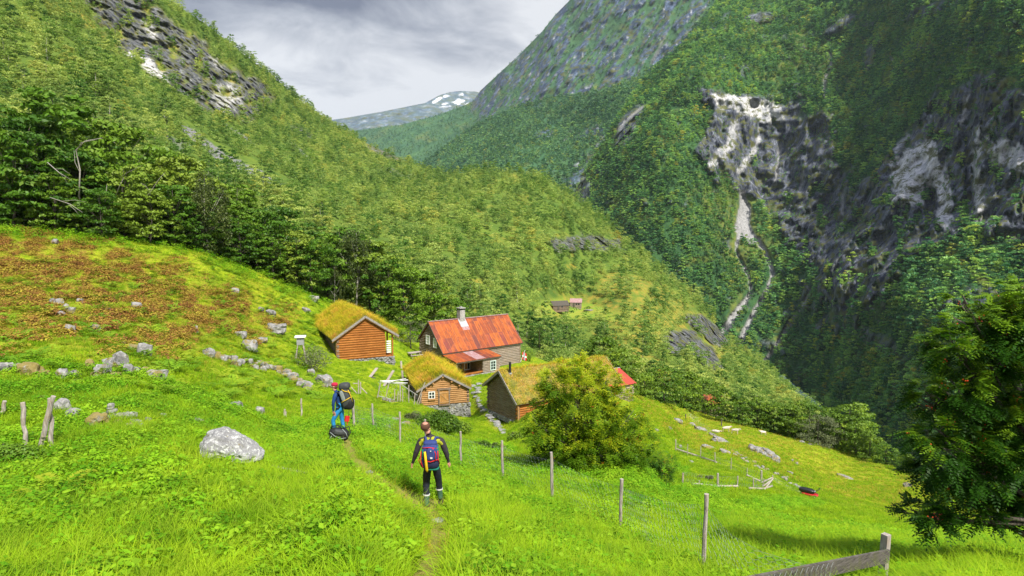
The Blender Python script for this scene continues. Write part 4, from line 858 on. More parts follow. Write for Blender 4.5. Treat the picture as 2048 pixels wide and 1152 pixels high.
cover('wild_ferns', 1500, lambda x, y, m, c: vis_(x, y)*(c[:, 1] > 22)*(x < 640)*(.2+.8*nh(x, y, 60., 3, -.1, .2))*((y > 520)*(y < 800)*.9), .5, PC_F, 3, .8, 1.7, 'light green ferns dotted over the left hand slope', 'ferns', 7)
cover('brown_bracken', 6000, lambda x, y, m, c: vis_(x, y)*m['bracken']*(x < 700)*(.15+nh(x/1., y*2., 55., 6, -.15, .15)), .0, PC_B, 3, .6, 1.3, 'reddish brown bracken and heather on the upper left slope', 'bracken', 8)
cover('wood_edge_weeds', 1100, lambda x, y, m, c: (x > -60)*(x < 900)*(np.abs(y-MEADOW_TOP(x)-8) < 14)*1., .6, PC_H2, 3, 1.2, 2.4, 'dark undergrowth along the foot of the wood edge', 'undergrowth', 9)
# single ferns close to the camera
for i, (px, py, L, n, lab) in enumerate([(118, 1000, .85, 5, 'large arching yellow green fern in the weeds at the left edge'), (30, 965, .7, 6, 'fern in the shade right at the left border'), (455, 1108, .4, 5, 'small yellow green fern in the grass at the bottom of the picture'), (70, 950, .5, 5, 'low fern with yellowing tips below the grey stakes'), (1250, 1140, .35, 5, 'small fern near the bottom between two fence posts')]):
    o = mesh_obj('fern', fern('fern', 300+i, n, L, MG_FERN, 18, 1.25)); o.location = G(px, py); o.rotation_euler = (0, 0, i*1.3); props(o, lab, 'fern')
# ---------- stones
def mat_rock(name, a, b, lich=(.62, .62, .55), lamt=.5, moss=.25, sc_=1.):
    s = NT(name); p = s.pos(); n = s.noise(p, 2.2*sc_, 7, .65); v = s.noise(s.map(p, loc=(4, 4, 4)), 5.5*sc_, 5, .7, .8); mo = s.noise(s.map(p, loc=(9, 1, 2)), 1.6*sc_, 5, .65)
    c = s.ramp(n, [(.3, a), (.6, b)]); c = s.mix(s.ramp(v, [(.54, 0.), (.6, lamt)]), c, lich)
    c = s.mix(s.ramp(v, [(.30, .7), (.38, 0.)]), c, tuple(x*.3 for x in a))
    c = s.mix(s.ramp(mo, [(.62-moss*.3, 0.), (.68-moss*.3, .75)]), c, (.22, .17, .03))
    s.princ(c, .92, s.bump(s.math('ADD', n, s.math('MULTIPLY', v, .6)), .8, .06/sc_), .2); return s.m
M_ROCK = mat_rock('grey_stone', (.09, .09, .09), (.27, .265, .26), lamt=.35, moss=.3)
M_MOSSROCK = mat_rock('mossy_stone', (.08, .075, .06), (.24, .22, .18), lamt=.4, moss=.75)
M_BOULDER = mat_rock('lichen_boulder', (.12, .12, .12), (.28, .28, .28), lich=(.6, .62, .58), lamt=.65, moss=.05, sc_=2.6)
M_FOUND = mat_rock('dry_stone_masonry', (.10, .10, .10), (.27, .27, .265), lamt=.35, moss=0.)
def stone(px, py, w, h, label=None, group=None, mat=None, seed=0, dep=.8, name='stone', rough=.22, rz=None, tilt=0., lift=.0):
    v = G(px, py-h*.12); k = v.y/FPX; mb = MB(); W, H_ = w*k, h*k
    rr = random.Random(seed*13+int(px)); mb.rock((0, 0, H_*.34+lift), (W*1.05, W*dep, H_*1.2), rr.random()*50, rr.uniform(-.5, .5) if rz is None else rz, 3 if w > 26 else 2, rough, tilt)
    o = mesh_obj(name, mb.mesh(name, False), mat or M_ROCK); o.location = v; props(o, label, 'stone', group); return o
# the lichen boulder
v = G(462, 926); k = v.y/FPX; bm = bmesh.new(); bmesh.ops.create_icosphere(bm, subdivisions=5, radius=1.)
for q in bm.verts:
    x, y, z = q.co; t = (x+1)/2; hz = (1.06-.74*sstep(.28, 1., t)*1.0)*(.7+.3*sstep(0, .15, t)); n = float(fbm(x*1.5+2, y*1.5, z*1.5, 3))*.24+float(fbm(x*4, y*4, z*4, 4))*.09
    f = 1+n; sx_ = math.copysign(abs(x)**.86, x)
    q.co = (sx_*f*64*k, (abs(y)**.9*math.copysign(1, y))*f*44*k, z*f*hz*42*k+(32-13*t)*k)
    if x > -.1 and z < .1 and y < -.3 and x < .35: q.co.y += 6*k*(1-abs(x-.12)*4)
me = bpy.data.meshes.new('boulder'); bm.to_mesh(me); bm.free(); me.polygons.foreach_set('use_smooth', [False]*len(me.polygons))
o = mesh_obj('boulder', me, M_BOULDER); o.location = v; o.rotation_euler = (0, .1, -.12); props(o, 'big grey boulder spotted with white lichen lying alone in the foreground grass', 'boulder')
ST = 'grey stones lying on the left slope'
for i, (x, y, w, h) in enumerate([(141, 668, 20, 18), (272, 616, 18, 11), (191, 664, 21, 15), (215, 625, 18, 9), (290, 714, 26, 26), (418, 715, 20, 18), (498, 703, 30, 23), (552, 668, 40, 20), (481, 676, 24, 13), (524, 685, 26, 11), (542, 633, 19, 13), (522, 623, 13, 9), (394, 668, 6, 17), (467, 816, 32, 12), (519, 829, 19, 15), (323, 836, 19, 9), (389, 846, 36, 9), (110, 488, 12, 10), (628, 604, 18, 13), (612, 624, 16, 9), (470, 588, 16, 12), (118, 612, 16, 14), (132, 620, 14, 12), (140, 628, 18, 14), (104, 606, 12, 9), (122, 632, 14, 10), (160, 606, 13, 9)]):
    stone(x, y, w, h, 'grey stone lying by itself in the grass of the left slope', ST, seed=i)
rr = random.Random(5)
WL = 'stones of the tumbled wall on the left'
for i, (x, y, w, h) in enumerate([(61, 755, 40, 28), (8, 745, 32, 18), (36, 744, 30, 15), (88, 756, 22, 16), (125, 758, 26, 19), (148, 756, 18, 16), (180, 742, 20, 22), (205, 752, 30, 22), (222, 740, 28, 24), (192, 757, 22, 14), (243, 737, 26, 32), (257, 752, 22, 24), (232, 757, 22, 14), (274, 748, 16, 14), (312, 760, 36, 20), (290, 744, 14, 10), (262, 700, 16, 12), (275, 704, 18, 14), (250, 694, 14, 10), (-20, 746, 30, 20), (-50, 748, 34, 22)]):
    stone(x, y, w, h, 'stone of the tumbled dry stone row across the left slope', WL, M_ROCK if i % 3 else M_MOSSROCK, i)
W2 = 'stones of the broken wall above the meadow'
for i in range(44):
    t = i/43; x = 436+t*184+rr.gauss(0, 3); y = np.interp(t, [0, .35, .55, 1], [722, 730, 738, 776])+rr.gauss(0, 3)
    w = rr.uniform(9, 20); stone(x, float(y), w, w*rr.uniform(.55, .9), 'small stone of the broken row running down towards the left cabin', W2, M_ROCK if i % 4 else M_MOSSROCK, i)
CP_ = 'stones of the lichen covered heap by the stakes'
for i, (x, y, w, h, m) in enumerate([(125, 826, 28, 27, 0), (148, 843, 26, 26, 0), (166, 842, 16, 10, 0), (196, 857, 38, 28, 1), (249, 841, 34, 16, 0), (265, 842, 16, 18, 0), (270, 850, 24, 11, 0), (297, 849, 13, 15, 0), (259, 857, 14, 11, 0), (133, 864, 16, 8, 1), (110, 846, 18, 12, 1), (176, 852, 16, 12, 1), (215, 846, 18, 14, 0), (236, 851, 16, 12, 1), (281, 856, 13, 9, 0), (208, 838, 16, 12, 0), (66, 884, 18, 20, 1), (84, 800, 16, 9, 1)]):
    stone(x, y, w, h, 'lichen covered stone of the low heap behind the grey stakes', CP_, M_MOSSROCK if m else M_ROCK, i)
e = empty('cairn', G(223, 838), 0, 'small cairn of stacked stones on top of the low heap at left', 'cairn'); k = e.location.y/FPX
for j, (dx, z, w, h) in enumerate([(1, 6, 15, 17), (2, 17, 21, 7), (-1, 23, 17, 4), (0, 28, 14, 9)]):
    mb = MB(); mb.rock((dx*k, 0, z*k), (w*k, w*.8*k, h*k*1.15), j*3+2, j, 2, .12); mb.build('stone', M_ROCK, e)
stone(648, 775, 34, 24, 'large pale slab of rock behind the head of the hiker in blue', None, M_ROCK, 3, name='rock_slab', tilt=.35)
stone(622, 752, 16, 14, 'pale stone among the plants left of the left cabin', None, M_ROCK, 4)
for i, (x, y, w, h, lab) in enumerate([(873, 1044, 26, 7, 'flat pinkish stone in the trodden path below the walking hiker'), (757, 977, 22, 7, 'flat stone beside the trodden path left of the walking hiker'), (738, 948, 16, 6, 'small flat stone in the grass below the lying rucksack')]):
    stone(x, y, w, h, lab, None, M_ROCK, i, name='path_stone')
PS = 'flat stones of the path between the cabins'
for i in range(26):
    t = i/25; x = float(np.interp(t, [0, .3, .6, 1], [950, 958, 968, 1010]))+rr.uniform(-9, 9)*(1-.6*t); y = float(np.interp(t, [0, .3, .6, 1], [768, 800, 826, 868]))+rr.uniform(-2, 2)
    stone(x, y, rr.uniform(8, 16), rr.uniform(3, 5), 'flat grey stone of the stepping path beside the small log cabin', PS, M_FOUND, i, name='path_stone')
# right pasture
for i, (x, y, w, h, t) in enumerate([(1516, 908, 34, 15, .35), (1536, 916, 32, 16, .45), (1550, 925, 18, 14, .3)]):
    stone(x, y, w, h, 'layered dark rock in the middle of the right hand pasture', 'pieces of the layered rock on the pasture', M_ROCK, i+2, name='rock', tilt=t)
P3 = 'stones of the low row down the pasture'
for i in range(26):
    t = i/25; x = 1464+t*142+rr.gauss(0, 3); y = float(np.interp(t, [0, .35, .62, 1], [905, 932, 952, 982]))+rr.gauss(0, 2)
    if .5 < t < .57: continue
    stone(x, y, rr.uniform(5, 13), rr.uniform(3, 6), 'stone of the low row running down the right hand pasture', P3, M_ROCK, i)
P4 = 'pale outcrops on the upper pasture'
for i, (x, y, w, h) in enumerate([(1356, 846, 20, 8), (1400, 862, 24, 8), (1384, 852, 14, 6), (1440, 884, 30, 8), (1425, 872, 14, 6), (1418, 898, 26, 7), (1450, 906, 22, 6), (1382, 925, 12, 4), (1338, 858, 12, 5), (1312, 862, 10, 5), (1593, 930, 6, 6), (1585, 922, 4, 4), (1580, 948, 12, 5), (1604, 885, 10, 4), (1620, 890, 8, 4), (1815, 976, 16, 11), (1690, 955, 30, 4), (1360, 895, 8, 5), (1470, 912, 10, 4)]):
    stone(x, y, w, h, 'low pale stone showing through the grass of the upper right pasture', P4, M_ROCK, i, tilt=.3)
for i, (x, y, w) in enumerate([(770, 858, 22), (740, 872, 14), (722, 845, 18), (790, 842, 16), (812, 850, 18), (832, 842, 20), (780, 852, 12)]):
    stone(x, y, w, w*.4, 'low stone in the grass behind the wire fence near the small log cabin', 'stones behind the wire fence', M_ROCK, i)
# ---------- building materials
def mat_logs(name, a, b, c, ax=(1, 1, 1), grey=0.):
    s = NT(name); p = s.obj(); n = s.noise(s.map(p, scale=(.5, .5, 9)), 3, 6, .65); m_ = s.noise(s.map(p, loc=(3, 3, 3)), 1.1, 4, .6); f = s.noise(s.map(p, scale=(1.2, 1.2, 22)), 6, 4, .7)
    col = s.ramp(n, [(.32, a), (.5, b), (.7, c)]); col = s.mix(s.ramp(f, [(.36, .75), (.5, 0.)]), col, tuple(x*.3 for x in a))
    col = s.mix(s.ramp(m_, [(.42, 0.), (.7, .55)]), col, (.22, .20, .18) if grey else tuple(x*.5 for x in b))
    s.princ(col, .85, s.bump(s.math('ADD', n, f), .5, .03), .2); return s.m
M_LOG_OR = mat_logs('orange_brown_logs', (.16, .05, .014), (.40, .145, .03), (.54, .25, .07))
M_LOG_TAN = mat_logs('tan_logs', (.22, .10, .035), (.46, .25, .10), (.62, .40, .19))
M_LOG_GREY = mat_logs('weathered_grey_logs', (.06, .04, .028), (.21, .145, .10), (.38, .29, .21), grey=1)
M_LOG_PALE = mat_logs('pale_weathered_logs', (.12, .09, .065), (.33, .26, .20), (.50, .41, .32), grey=1)
s = NT('weathered_board'); p = s.obj(); n = s.noise(s.map(p, scale=(1, 1, 1)), 5, 6, .7); s.princ(s.ramp(n, [(.3, (.14, .125, .12)), (.7, (.36, .33, .31))]), .85, s.bump(n, .5, .02)); M_BOARD = s.m
s = NT('dark_board'); p = s.obj(); n = s.noise(s.map(p, scale=(1, 1, 6)), 3, 6, .7); s.princ(s.ramp(n, [(.3, (.035, .03, .025)), (.7, (.13, .115, .09))]), .85, s.bump(n, .5, .02)); M_DARKBOARD = s.m
s = NT('plank_door_wood'); p = s.obj(); n = s.noise(s.map(p, scale=(14, 14, 1.5)), 2, 5, .6); s.princ(s.ramp(n, [(.3, (.20, .09, .02)), (.5, (.42, .21, .06)), (.7, (.5, .28, .1))]), .75, s.bump(n, .6, .02)); M_DOOR = s.m
s = NT('white_paint'); p = s.obj(); s.princ(s.ramp(s.noise(p, 9, 4), [(.3, (.62, .64, .62)), (.6, (.8, .81, .79))]), .6); M_WHITE = s.m
s = NT('pale_blue_green_paint'); s.princ((.55, .66, .62), .6); M_PALEFR = s.m
s = NT('window_glass'); s.princ((.02, .03, .035), .08, spec=.6); M_GLASS = s.m
s = NT('curtained_pane'); s.princ((.45, .48, .47), .35, spec=.5); M_CURT = s.m
s = NT('black_iron'); s.princ((.018, .018, .02), .5); M_IRON = s.m
s = NT('whitewashed_chimney'); p = s.obj(); s.princ(s.ramp(s.noise(p, 5, 6, .7), [(.35, (.2, .195, .185)), (.6, (.4, .39, .37))]), .9); M_CHIM = s.m
s = NT('chimney_flashing'); s.princ((.42, .43, .44), .45, metal=.3); M_FLASH = s.m
def mat_rust(name, axis, panel=.82):
    """rust red corrugated sheets; `axis` runs along the eaves"""
    s = NT(name); p = s.obj(); sx = s.n('ShaderNodeSeparateXYZ'); s.set(sx.inputs[0], p)
    u = s.math('DIVIDE', sx.outputs[0 if axis == 'x' else 1], panel); cell = s.math('FLOOR', u); w_ = s.n('ShaderNodeTexWhiteNoise', noise_dimensions='2D')
    row = s.math('FLOOR', s.math('DIVIDE', sx.outputs[2], 1.75)); cb_ = s.n('ShaderNodeCombineXYZ'); s.set(cb_.inputs[0], cell); s.set(cb_.inputs[1], row); s.set(w_.inputs['Vector'], cb_)
    st = s.noise(s.map(p, scale=(3, .5, .5) if axis == 'x' else (.5, 3, .5)), 2.2, 6, .65); n = s.noise(p, .9, 5, .6)
    col = s.ramp(w_.outputs[0], [(0., (.15, .04, .03)), (.35, (.30, .062, .012)), (.8, (.42, .105, .012)), (1., (.22, .045, .03))])
    col = s.mix(s.ramp(st, [(.4, .75), (.55, 0.)]), col, (.11, .035, .025)); col = s.mix(s.ramp(n, [(.5, 0.), (.7, .6)]), col, (.46, .11, .02))
    fr = s.math('FRACT', u); seam = s.math('LESS_THAN', fr, .045); col = s.mix(s.math('MULTIPLY', seam, .5), col, (.66, .26, .10))
    cor = s.math('SINE', s.math('MULTIPLY', u, 6.283*8)); s.princ(col, .6, s.bump(cor, .25, .015), .3); return s.m
M_RUST = mat_rust('rusty_red_sheet', 'x')
s = NT('grey_purple_sheet'); p = s.obj(); n = s.noise(s.map(p, scale=(3, .6, .6)), 3, 5, .7); s.princ(s.ramp(n, [(.35, (.26, .10, .09)), (.55, (.36, .24, .24)), (.7, (.5, .42, .43))]), .55); M_GREYSH = s.m
s = NT('sod'); p = s.pos(); n = s.noise(p, 1.2, 5, .65); f = s.noise(p, 9, 4); c = s.ramp(n, [(.35, (.13, .14, .02)), (.5, (.3, .25, .04)), (.65, (.34, .2, .06))]); s.princ(s.mix(s.ramp(f, [(.35, .8), (.6, 0.)]), c, (.05, .06, .015)), .95, s.bump(f, .8, .06)); M_SOD = s.m
def mat_roofgrass(name, shift):
    s = NT(name); p = s.pos(); n = s.noise(s.map(p, loc=shift), .75, 4, .6, .5); n2 = s.noise(s.map(p, loc=(2, 8, 1)), 2.2, 4, .6)
    g = s.ramp(n, [(.34, (.34, .42, .015)), (.45, (.64, .58, .03)), (.54, (.80, .58, .06)), (.66, (.82, .46, .10))])
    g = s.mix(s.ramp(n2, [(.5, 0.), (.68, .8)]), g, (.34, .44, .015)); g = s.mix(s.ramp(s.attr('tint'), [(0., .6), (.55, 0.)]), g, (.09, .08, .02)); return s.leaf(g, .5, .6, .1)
RG1, RG2, RG3 = mat_roofgrass('tawny_roof_grass', (1, 2, 3)), mat_roofgrass('golden_roof_grass', (12, 2, 3)), mat_roofgrass('olive_roof_grass', (5, 22, 3))

S_ = 1.2
class House:
    """u runs across from the front eave (0) over the ridge (w1) to the back eave (w1+w2); v runs along the ridge"""
    def __init__(s, name, E0, th, mode, L, w1, w2, h, h2, label, cat, k=S_):
        s.E0 = Vector(E0)*k; s.mode = mode; s.k = k; s.L, s.w1, s.w2, s.h, s.h2 = L*k, w1*k, w2*k, h*k, h2*k
        s.rz = th if mode == 'side' else th-math.pi/2
        s.e = empty(name, s.E0, s.rz, label, cat); s.inv = s.e.matrix_basis.inverted()
    def T(s, u, v, z): return Vector((v, u, z)) if s.mode == 'side' else Vector((u, v, z))
    def rz_(s, u): return s.h*u/s.w1 if u <= s.w1 else s.h+(s.h2-s.h)*(u-s.w1)/s.w2
    def loc(s, px, py, plane, val):
        """the point of the house plane u=val or v=val that a photo pixel shows: (u, v, z)"""
        d = s.inv.to_3x3() @ P(px, py, 1.); o_ = s.inv @ Vector((0, 0, 0)); iu, iv = (1, 0) if s.mode == 'side' else (0, 1)
        i = iu if plane == 'u' else iv; t = (val-o_[i])/d[i]; q = o_+d*t; return (q[iu], q[iv], q[2])
    def part(s, name, mb, mat, parent=None, smooth=False): return mb.build(name, mat, parent or s.e, smooth)
    def logs(s, mb, a, b, zlist, d, n=8, ext=.16):
        rr = random.Random(int(s.E0.x*10)); a = Vector(a); b = Vector(b); dr = (b-a).normalized()
        for i, z in enumerate(zlist):
            e1 = ext*(1 if i % 2 else .6)+rr.uniform(0, .05); A = a-dr*e1; B = b+dr*e1; k = 5
            pts = [s.T(*(A+(B-A)*(j/k)+Vector((rr.gauss(0, .008), rr.gauss(0, .008), 0)))[:2], z+rr.gauss(0, .006)) for j in range(k+1)]
            mb.tube(pts, d/2*1.06, n)
    def gable(s, name, v, u0, u1, zb, d, mat, ext=.16, gap=.1):
        mb = MB(); z = zb+d/2; i = 0
        while z < s.h-gap-d*.3:
            lo, hi = u0, u1; free = True
            if z+d/2+gap > s.rz_(u0): lo = s.w1*(z+d*.45+gap)/s.h; free = False
            if z+d/2+gap > s.rz_(u1):
                hi = s.w1+s.w2*(s.h-(z+d*.45+gap))/(s.h-s.h2)
            lo = max(lo, u0); hi = min(hi, u1)
            if hi-lo > .15: s.logs(mb, (lo, v, 0), (hi, v, 0), [z], d, ext=(ext if free else 0))
            z += d*.94; i += 1
        # solid core so that no light shows between the logs
        prof = [(u0+.02, zb), (u0+.02, min(s.rz_(u0)-gap, 99)), (s.w1, s.h-gap), (u1-.02, s.rz_(u1)-gap), (u1-.02, zb)]
        vs = [s.T(u, v+o_, z) for o_ in (-.04, .04) for u, z in prof]; n = 5
        mb.add(vs, [tuple(range(n)), tuple(range(2*n-1, n-1, -1))]+[(i, i+n, (i+1) % n+n, (i+1) % n) for i in range(n)])
        return s.part(name, mb, mat)
    def sidewall(s, name, u, v0, v1, zb, zt, d, mat, ext=.16):
        mb = MB(); z = zb+d; zl = []
        while z < zt-d*.2: zl.append(z); z += d*.94
        s.logs(mb, (u, v0, 0), (u, v1, 0), zl, d, ext=ext)
        c = s.T(u, (v0+v1)/2, (zb+zt)/2); sz = s.T(.08, abs(v1-v0)-.05, zt-zb); mb.box(c, (abs(sz.x), abs(sz.y), abs(sz.z))); return s.part(name, mb, mat)
    def slab(s, mb, u0, z0, u1, z1, v0, v1, t):
        d = Vector((u1-u0, z1-z0)); n = Vector((-d.y, d.x)).normalized()*t
        if n.y < 0: n = -n
        vs = [s.T(u, v, z) for v in (v0, v1) for (u, z) in ((u0, z0), (u1, z1), (u1+n.x, z1+n.y), (u0+n.x, z0+n.y))]
        mb.add(vs, [(0, 1, 2, 3), (4, 7, 6, 5), (0, 4, 5, 1), (1, 5, 6, 2), (2, 6, 7, 3), (3, 7, 4, 0)])
    def barge(s, v, w=.2, t=.05, up=.0, mat=None):
        mb = MB(); W = s.w1+s.w2
        for (ua, ub) in ((-.02, s.w1), (s.w1, W+.02)):
            a = s.T(ua, v, s.rz_(max(0, min(W, ua)))+up); b = s.T(ub, v, s.rz_(min(W, max(0, ub)))+up)
            dv = (b-a).normalized(); a -= dv*.03; b += dv*.03
            mb.bar(a, b, t, w, up=s.T(0, 0, 1))
        return s.part('barge_board', mb, mat or M_BOARD)
    def sod(s, th=.26, mat=M_SOD, seed=1, dens=150, ln=.42, gmat=None, over=.1):
        W = s.w1+s.w2; mb = MB(); s.slab(mb, .0, -.02, s.w1, s.h-.02, .03, s.L-.03, .06); s.slab(mb, W, s.h2-.02, s.w1, s.h-.02, .03, s.L-.03, .06); s.part('roof_boards', mb, M_DARKBOARD)
        nu, nv = 30, int(s.L/.3)+2; U = np.linspace(-.02, W+.02, nu); Vv = np.linspace(.06, s.L-.02, nv); V = []; 
        for v in Vv:
            for u in U:
                z = s.rz_(min(max(u, 0), W)); edge = min(1, (min(u, W-u)+.3)/.5, (min(v, s.L-v)+.12)/.4)
                bump = float(perlin(u*1.1+seed, v*1.1, 3))*.12+float(perlin(u*3+seed, v*3, 5))*.05
                V.append(s.T(u, v, z+.05+th*edge+bump*edge-.05*math.exp(-((u-s.w1)/.5)**2)))
        n0 = len(V)
        for v in Vv:
            for u in U: V.append(s.T(u, v, s.rz_(min(max(u, 0), W))+.03))
        F = []
        for off, flip in ((0, 0), (n0, 1)):
            for j in range(nv-1):
                for i in range(nu-1): q = (off+j*nu+i, off+j*nu+i+1, off+(j+1)*nu+i+1, off+(j+1)*nu+i); F.append(q[::-1] if flip else q)
        for j in range(nv-1): 
            for i in (0, nu-1): F.append((j*nu+i, (j+1)*nu+i, n0+(j+1)*nu+i, n0+j*nu+i))
        for i in range(nu-1):
            for j in (0, nv-1): F.append((j*nu+i, j*nu+i+1, n0+j*nu+i+1, n0+j*nu+i))
        mb = MB(); mb.add(V, F); s.part('turf', mb, mat)
        rng = np.random.default_rng(seed); area = s.L*(math.hypot(s.w1, s.h)+s.w2); n = int(area*dens); u = rng.random(n)*(W+2*over)-over; v = rng.random(n)*(s.L-.02)+.01
        cl = fbm(u*.9+seed, v*.9, 1, 3); uu = np.clip(u, 0, W); z = np.where(uu <= s.w1, s.h*uu/s.w1, s.h+(s.h2-s.h)*(uu-s.w1)/s.w2)+th*.8-np.where((u < 0) | (u > W), .12, 0)
        L = ln*(.35+.75*rng.random(n))*(1+.9*np.clip(cl, -.5, .8)); az = rng.random(n)*6.283; kk = .2+.6*rng.random(n); out_ = np.where(u < s.w1, -1, 1)*.25
        du = np.cos(az)*kk+out_; dv = np.sin(az)*kk; w = .022+.012*rng.random(n); sa = az+1.57
        def tv(a, b, c): return np.stack([b, a, c] if s.mode == 'side' else [a, b, c], -1)
        rows = []
        for t, ww in ((0, 1), (.5, .8), (1, .1)):
            q = tv(u+du*L*t*t, v+dv*L*t*t, z+L*t*(1-.25*t)); sdv = tv(np.cos(sa), np.sin(sa), 0*sa)*(w*ww/2)[:, None]; rows.append((q-sdv, q+sdv))
        Q = np.concatenate([np.stack([rows[i][0], rows[i][1], rows[i+1][1], rows[i+1][0]], 1) for i in (0, 1)]); Vg = Q.reshape(-1, 3)
        me = np_mesh('roof_grass', Vg, np.arange(len(Vg)).reshape(-1, 4), {'tint': ('FACE', np.r_[np.full(n, .3), np.full(n, .9)])}); o = mesh_obj('roof_grass', me, gmat, s.e); o['kind'] = 'stuff'
    def window(s, plane, val, x0, y0, x1, y1, nx=2, ny=2, frame=M_WHITE, out=-1, pane=None, fw=.07, label=None):
        """window given by the photo pixels of two opposite corners, set on the plane u=val or v=val"""
        a = s.loc(x0, y0, plane, val); b = s.loc(x1, y1, plane, val); i = 1 if plane == 'u' else 0
        c0, c1 = sorted((a[i], b[i])); z0, z1 = sorted((a[2], b[2])); mb = MB(); dep = .07
        def bx(p0, p1, q0, q1, off, t, m=None):
            cc = (p0+p1)/2; c = s.T(val+off, cc, (q0+q1)/2) if plane == 'u' else s.T(cc, val+off, (q0+q1)/2)
            sz = s.T(t, p1-p0, q1-q0) if plane == 'u' else s.T(p1-p0, t, q1-q0); (m or mb).box(c, (abs(sz.x), abs(sz.y), abs(sz.z)))
        bx(c0-fw, c1+fw, z1, z1+fw, out*.03, dep); bx(c0-fw, c1+fw, z0-fw, z0, out*.03, dep); bx(c0-fw, c0, z0, z1, out*.03, dep); bx(c1, c1+fw, z0, z1, out*.03, dep)
        for k in range(1, nx): x = c0+(c1-c0)*k/nx; bx(x-.025, x+.025, z0, z1, out*.02, dep*.7)
        for k in range(1, ny): z = z0+(z1-z0)*k/ny; bx(c0, c1, z-.02, z+.02, out*.022, dep*.6)
        w = mb.build('window', frame, s.e); m2 = MB(); bx(c0, c1, z0, z1, 0, .02, m2); m2.build('pane', pane or M_GLASS, w); return w
    def boxuv(s, mb, u0, u1, v0, v1, z0, z1):
        c = s.T((u0+u1)/2, (v0+v1)/2, (z0+z1)/2); sz = s.T(u1-u0, v1-v0, z1-z0); mb.box(c, (abs(sz.x), abs(sz.y), abs(sz.z)))
def drystone(A, B, hA, hB, s, name='stone_foundation', dep=.35, size=.3, seed=1, topz=None):
    """irregular stones filling the wall from A to B (u, v, ztop) down by hA and hB"""
    rr = random.Random(seed); mb = MB(); A = Vector(A); B = Vector(B); L = (B-A).length; x = 0
    core = [s.T(A.x, A.y, A.z-.06), s.T(B.x, B.y, B.z-.06), s.T(B.x, B.y, B.z-hB), s.T(A.x, A.y, A.z-hA)]
    n = s.T(*(Vector((B.y-A.y, -(B.x-A.x), 0)).normalized()*.1)); mb.add([c+n for c in core]+[c-n for c in core], [(0, 1, 2, 3), (7, 6, 5, 4), (0, 4, 5, 1), (1, 5, 6, 2), (2, 6, 7, 3), (3, 7, 4, 0)])
    z = 0
    while z < max(hA, hB):
        hh = size*rr.uniform(.45, .75); x = -rr.random()*size
        while x < L:
            w = size*rr.uniform(.6, 1.5); t = min(1, max(0, (x+w/2)/L))
            if z < hA+(hB-hA)*t: p = A.lerp(B, t); mb.rock(s.T(p.x+rr.gauss(0, .03), p.y+rr.gauss(0, .03), p.z-z-hh/2), (w*1.1, w*1.05, hh*1.15), rr.random()*90, rr.uniform(0, 3), 1, .12)
            x += w*.92
        z += hh*.9
    return s.part(name, mb, M_FOUND)

# ---------- left cabin: orange log gable, turf roof, open porch on the right
H1 = House('log_cabin', (-16.9, 56, -9.04), R(116.6), 'front', 13.5, 3.12, 3.24, 2.13, .04, 'orange log cabin with a tawny turf roof standing leftmost of the cabins', 'cabin')
zb = H1.loc(676, 721, 'v', .45)[2]; uL = H1.loc(676, 715, 'v', .45)[0]; uR = H1.loc(769, 705, 'v', .45)[0]; uP = H1.loc(785, 705, 'v', .45)[0]
H1.gable('gable_wall', .45, uL, uR+.02, zb, .29, M_LOG_OR, ext=.12); H1.gable('rear_wall', H1.L-.5, uL, uP, zb, .29, M_LOG_GREY)
H1.sidewall('side_wall', uL, .45, H1.L-.5, zb, -.05+H1.rz_(uL), .29, M_LOG_GREY); H1.sidewall('inner_wall', uR, .9, H1.L-.5, zb, H1.rz_(uR)-.2, .29, M_LOG_OR)
mb = MB()
for v in (.45, 2.8, 5.2, 7.6): H1.boxuv(mb, uP-.08, uP+.08, v-.08, v+.08, zb+.1, H1.rz_(uP)-.1)
H1.boxuv(mb, uP-.07, uP+.07, .4, H1.L-.5, H1.rz_(uP)-.24, H1.rz_(uP)-.08); H1.part('porch_post', mb, M_LOG_OR)
mb = MB(); H1.boxuv(mb, uR, uP+.1, .4, H1.L-.6, zb, zb+.14); H1.part('porch_floor', mb, M_LOG_OR)
mb = MB()
for k in range(6): H1.boxuv(mb, uR+.28, uP-.16, .5, .6, zb+.42+k*.26, zb+.56+k*.26)
H1.part('porch_railing', mb, M_WHITE)
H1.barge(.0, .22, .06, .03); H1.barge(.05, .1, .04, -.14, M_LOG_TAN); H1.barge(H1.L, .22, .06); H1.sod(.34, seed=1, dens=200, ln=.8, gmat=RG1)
mb = MB(); H1.boxuv(mb, uL-.2, uL-.06, .42, .56, zb-.1, H1.rz_(uL-.13)-.08); H1.part('corner_post', mb, M_LOG_TAN)
drystone((uL, .5, zb), (uP+.1, .5, zb), .25, 1.75, H1, seed=3, size=.42); drystone((uP, .5, zb), (uP, 4., zb), 1.75, 1.2, H1, seed=4, size=.42)
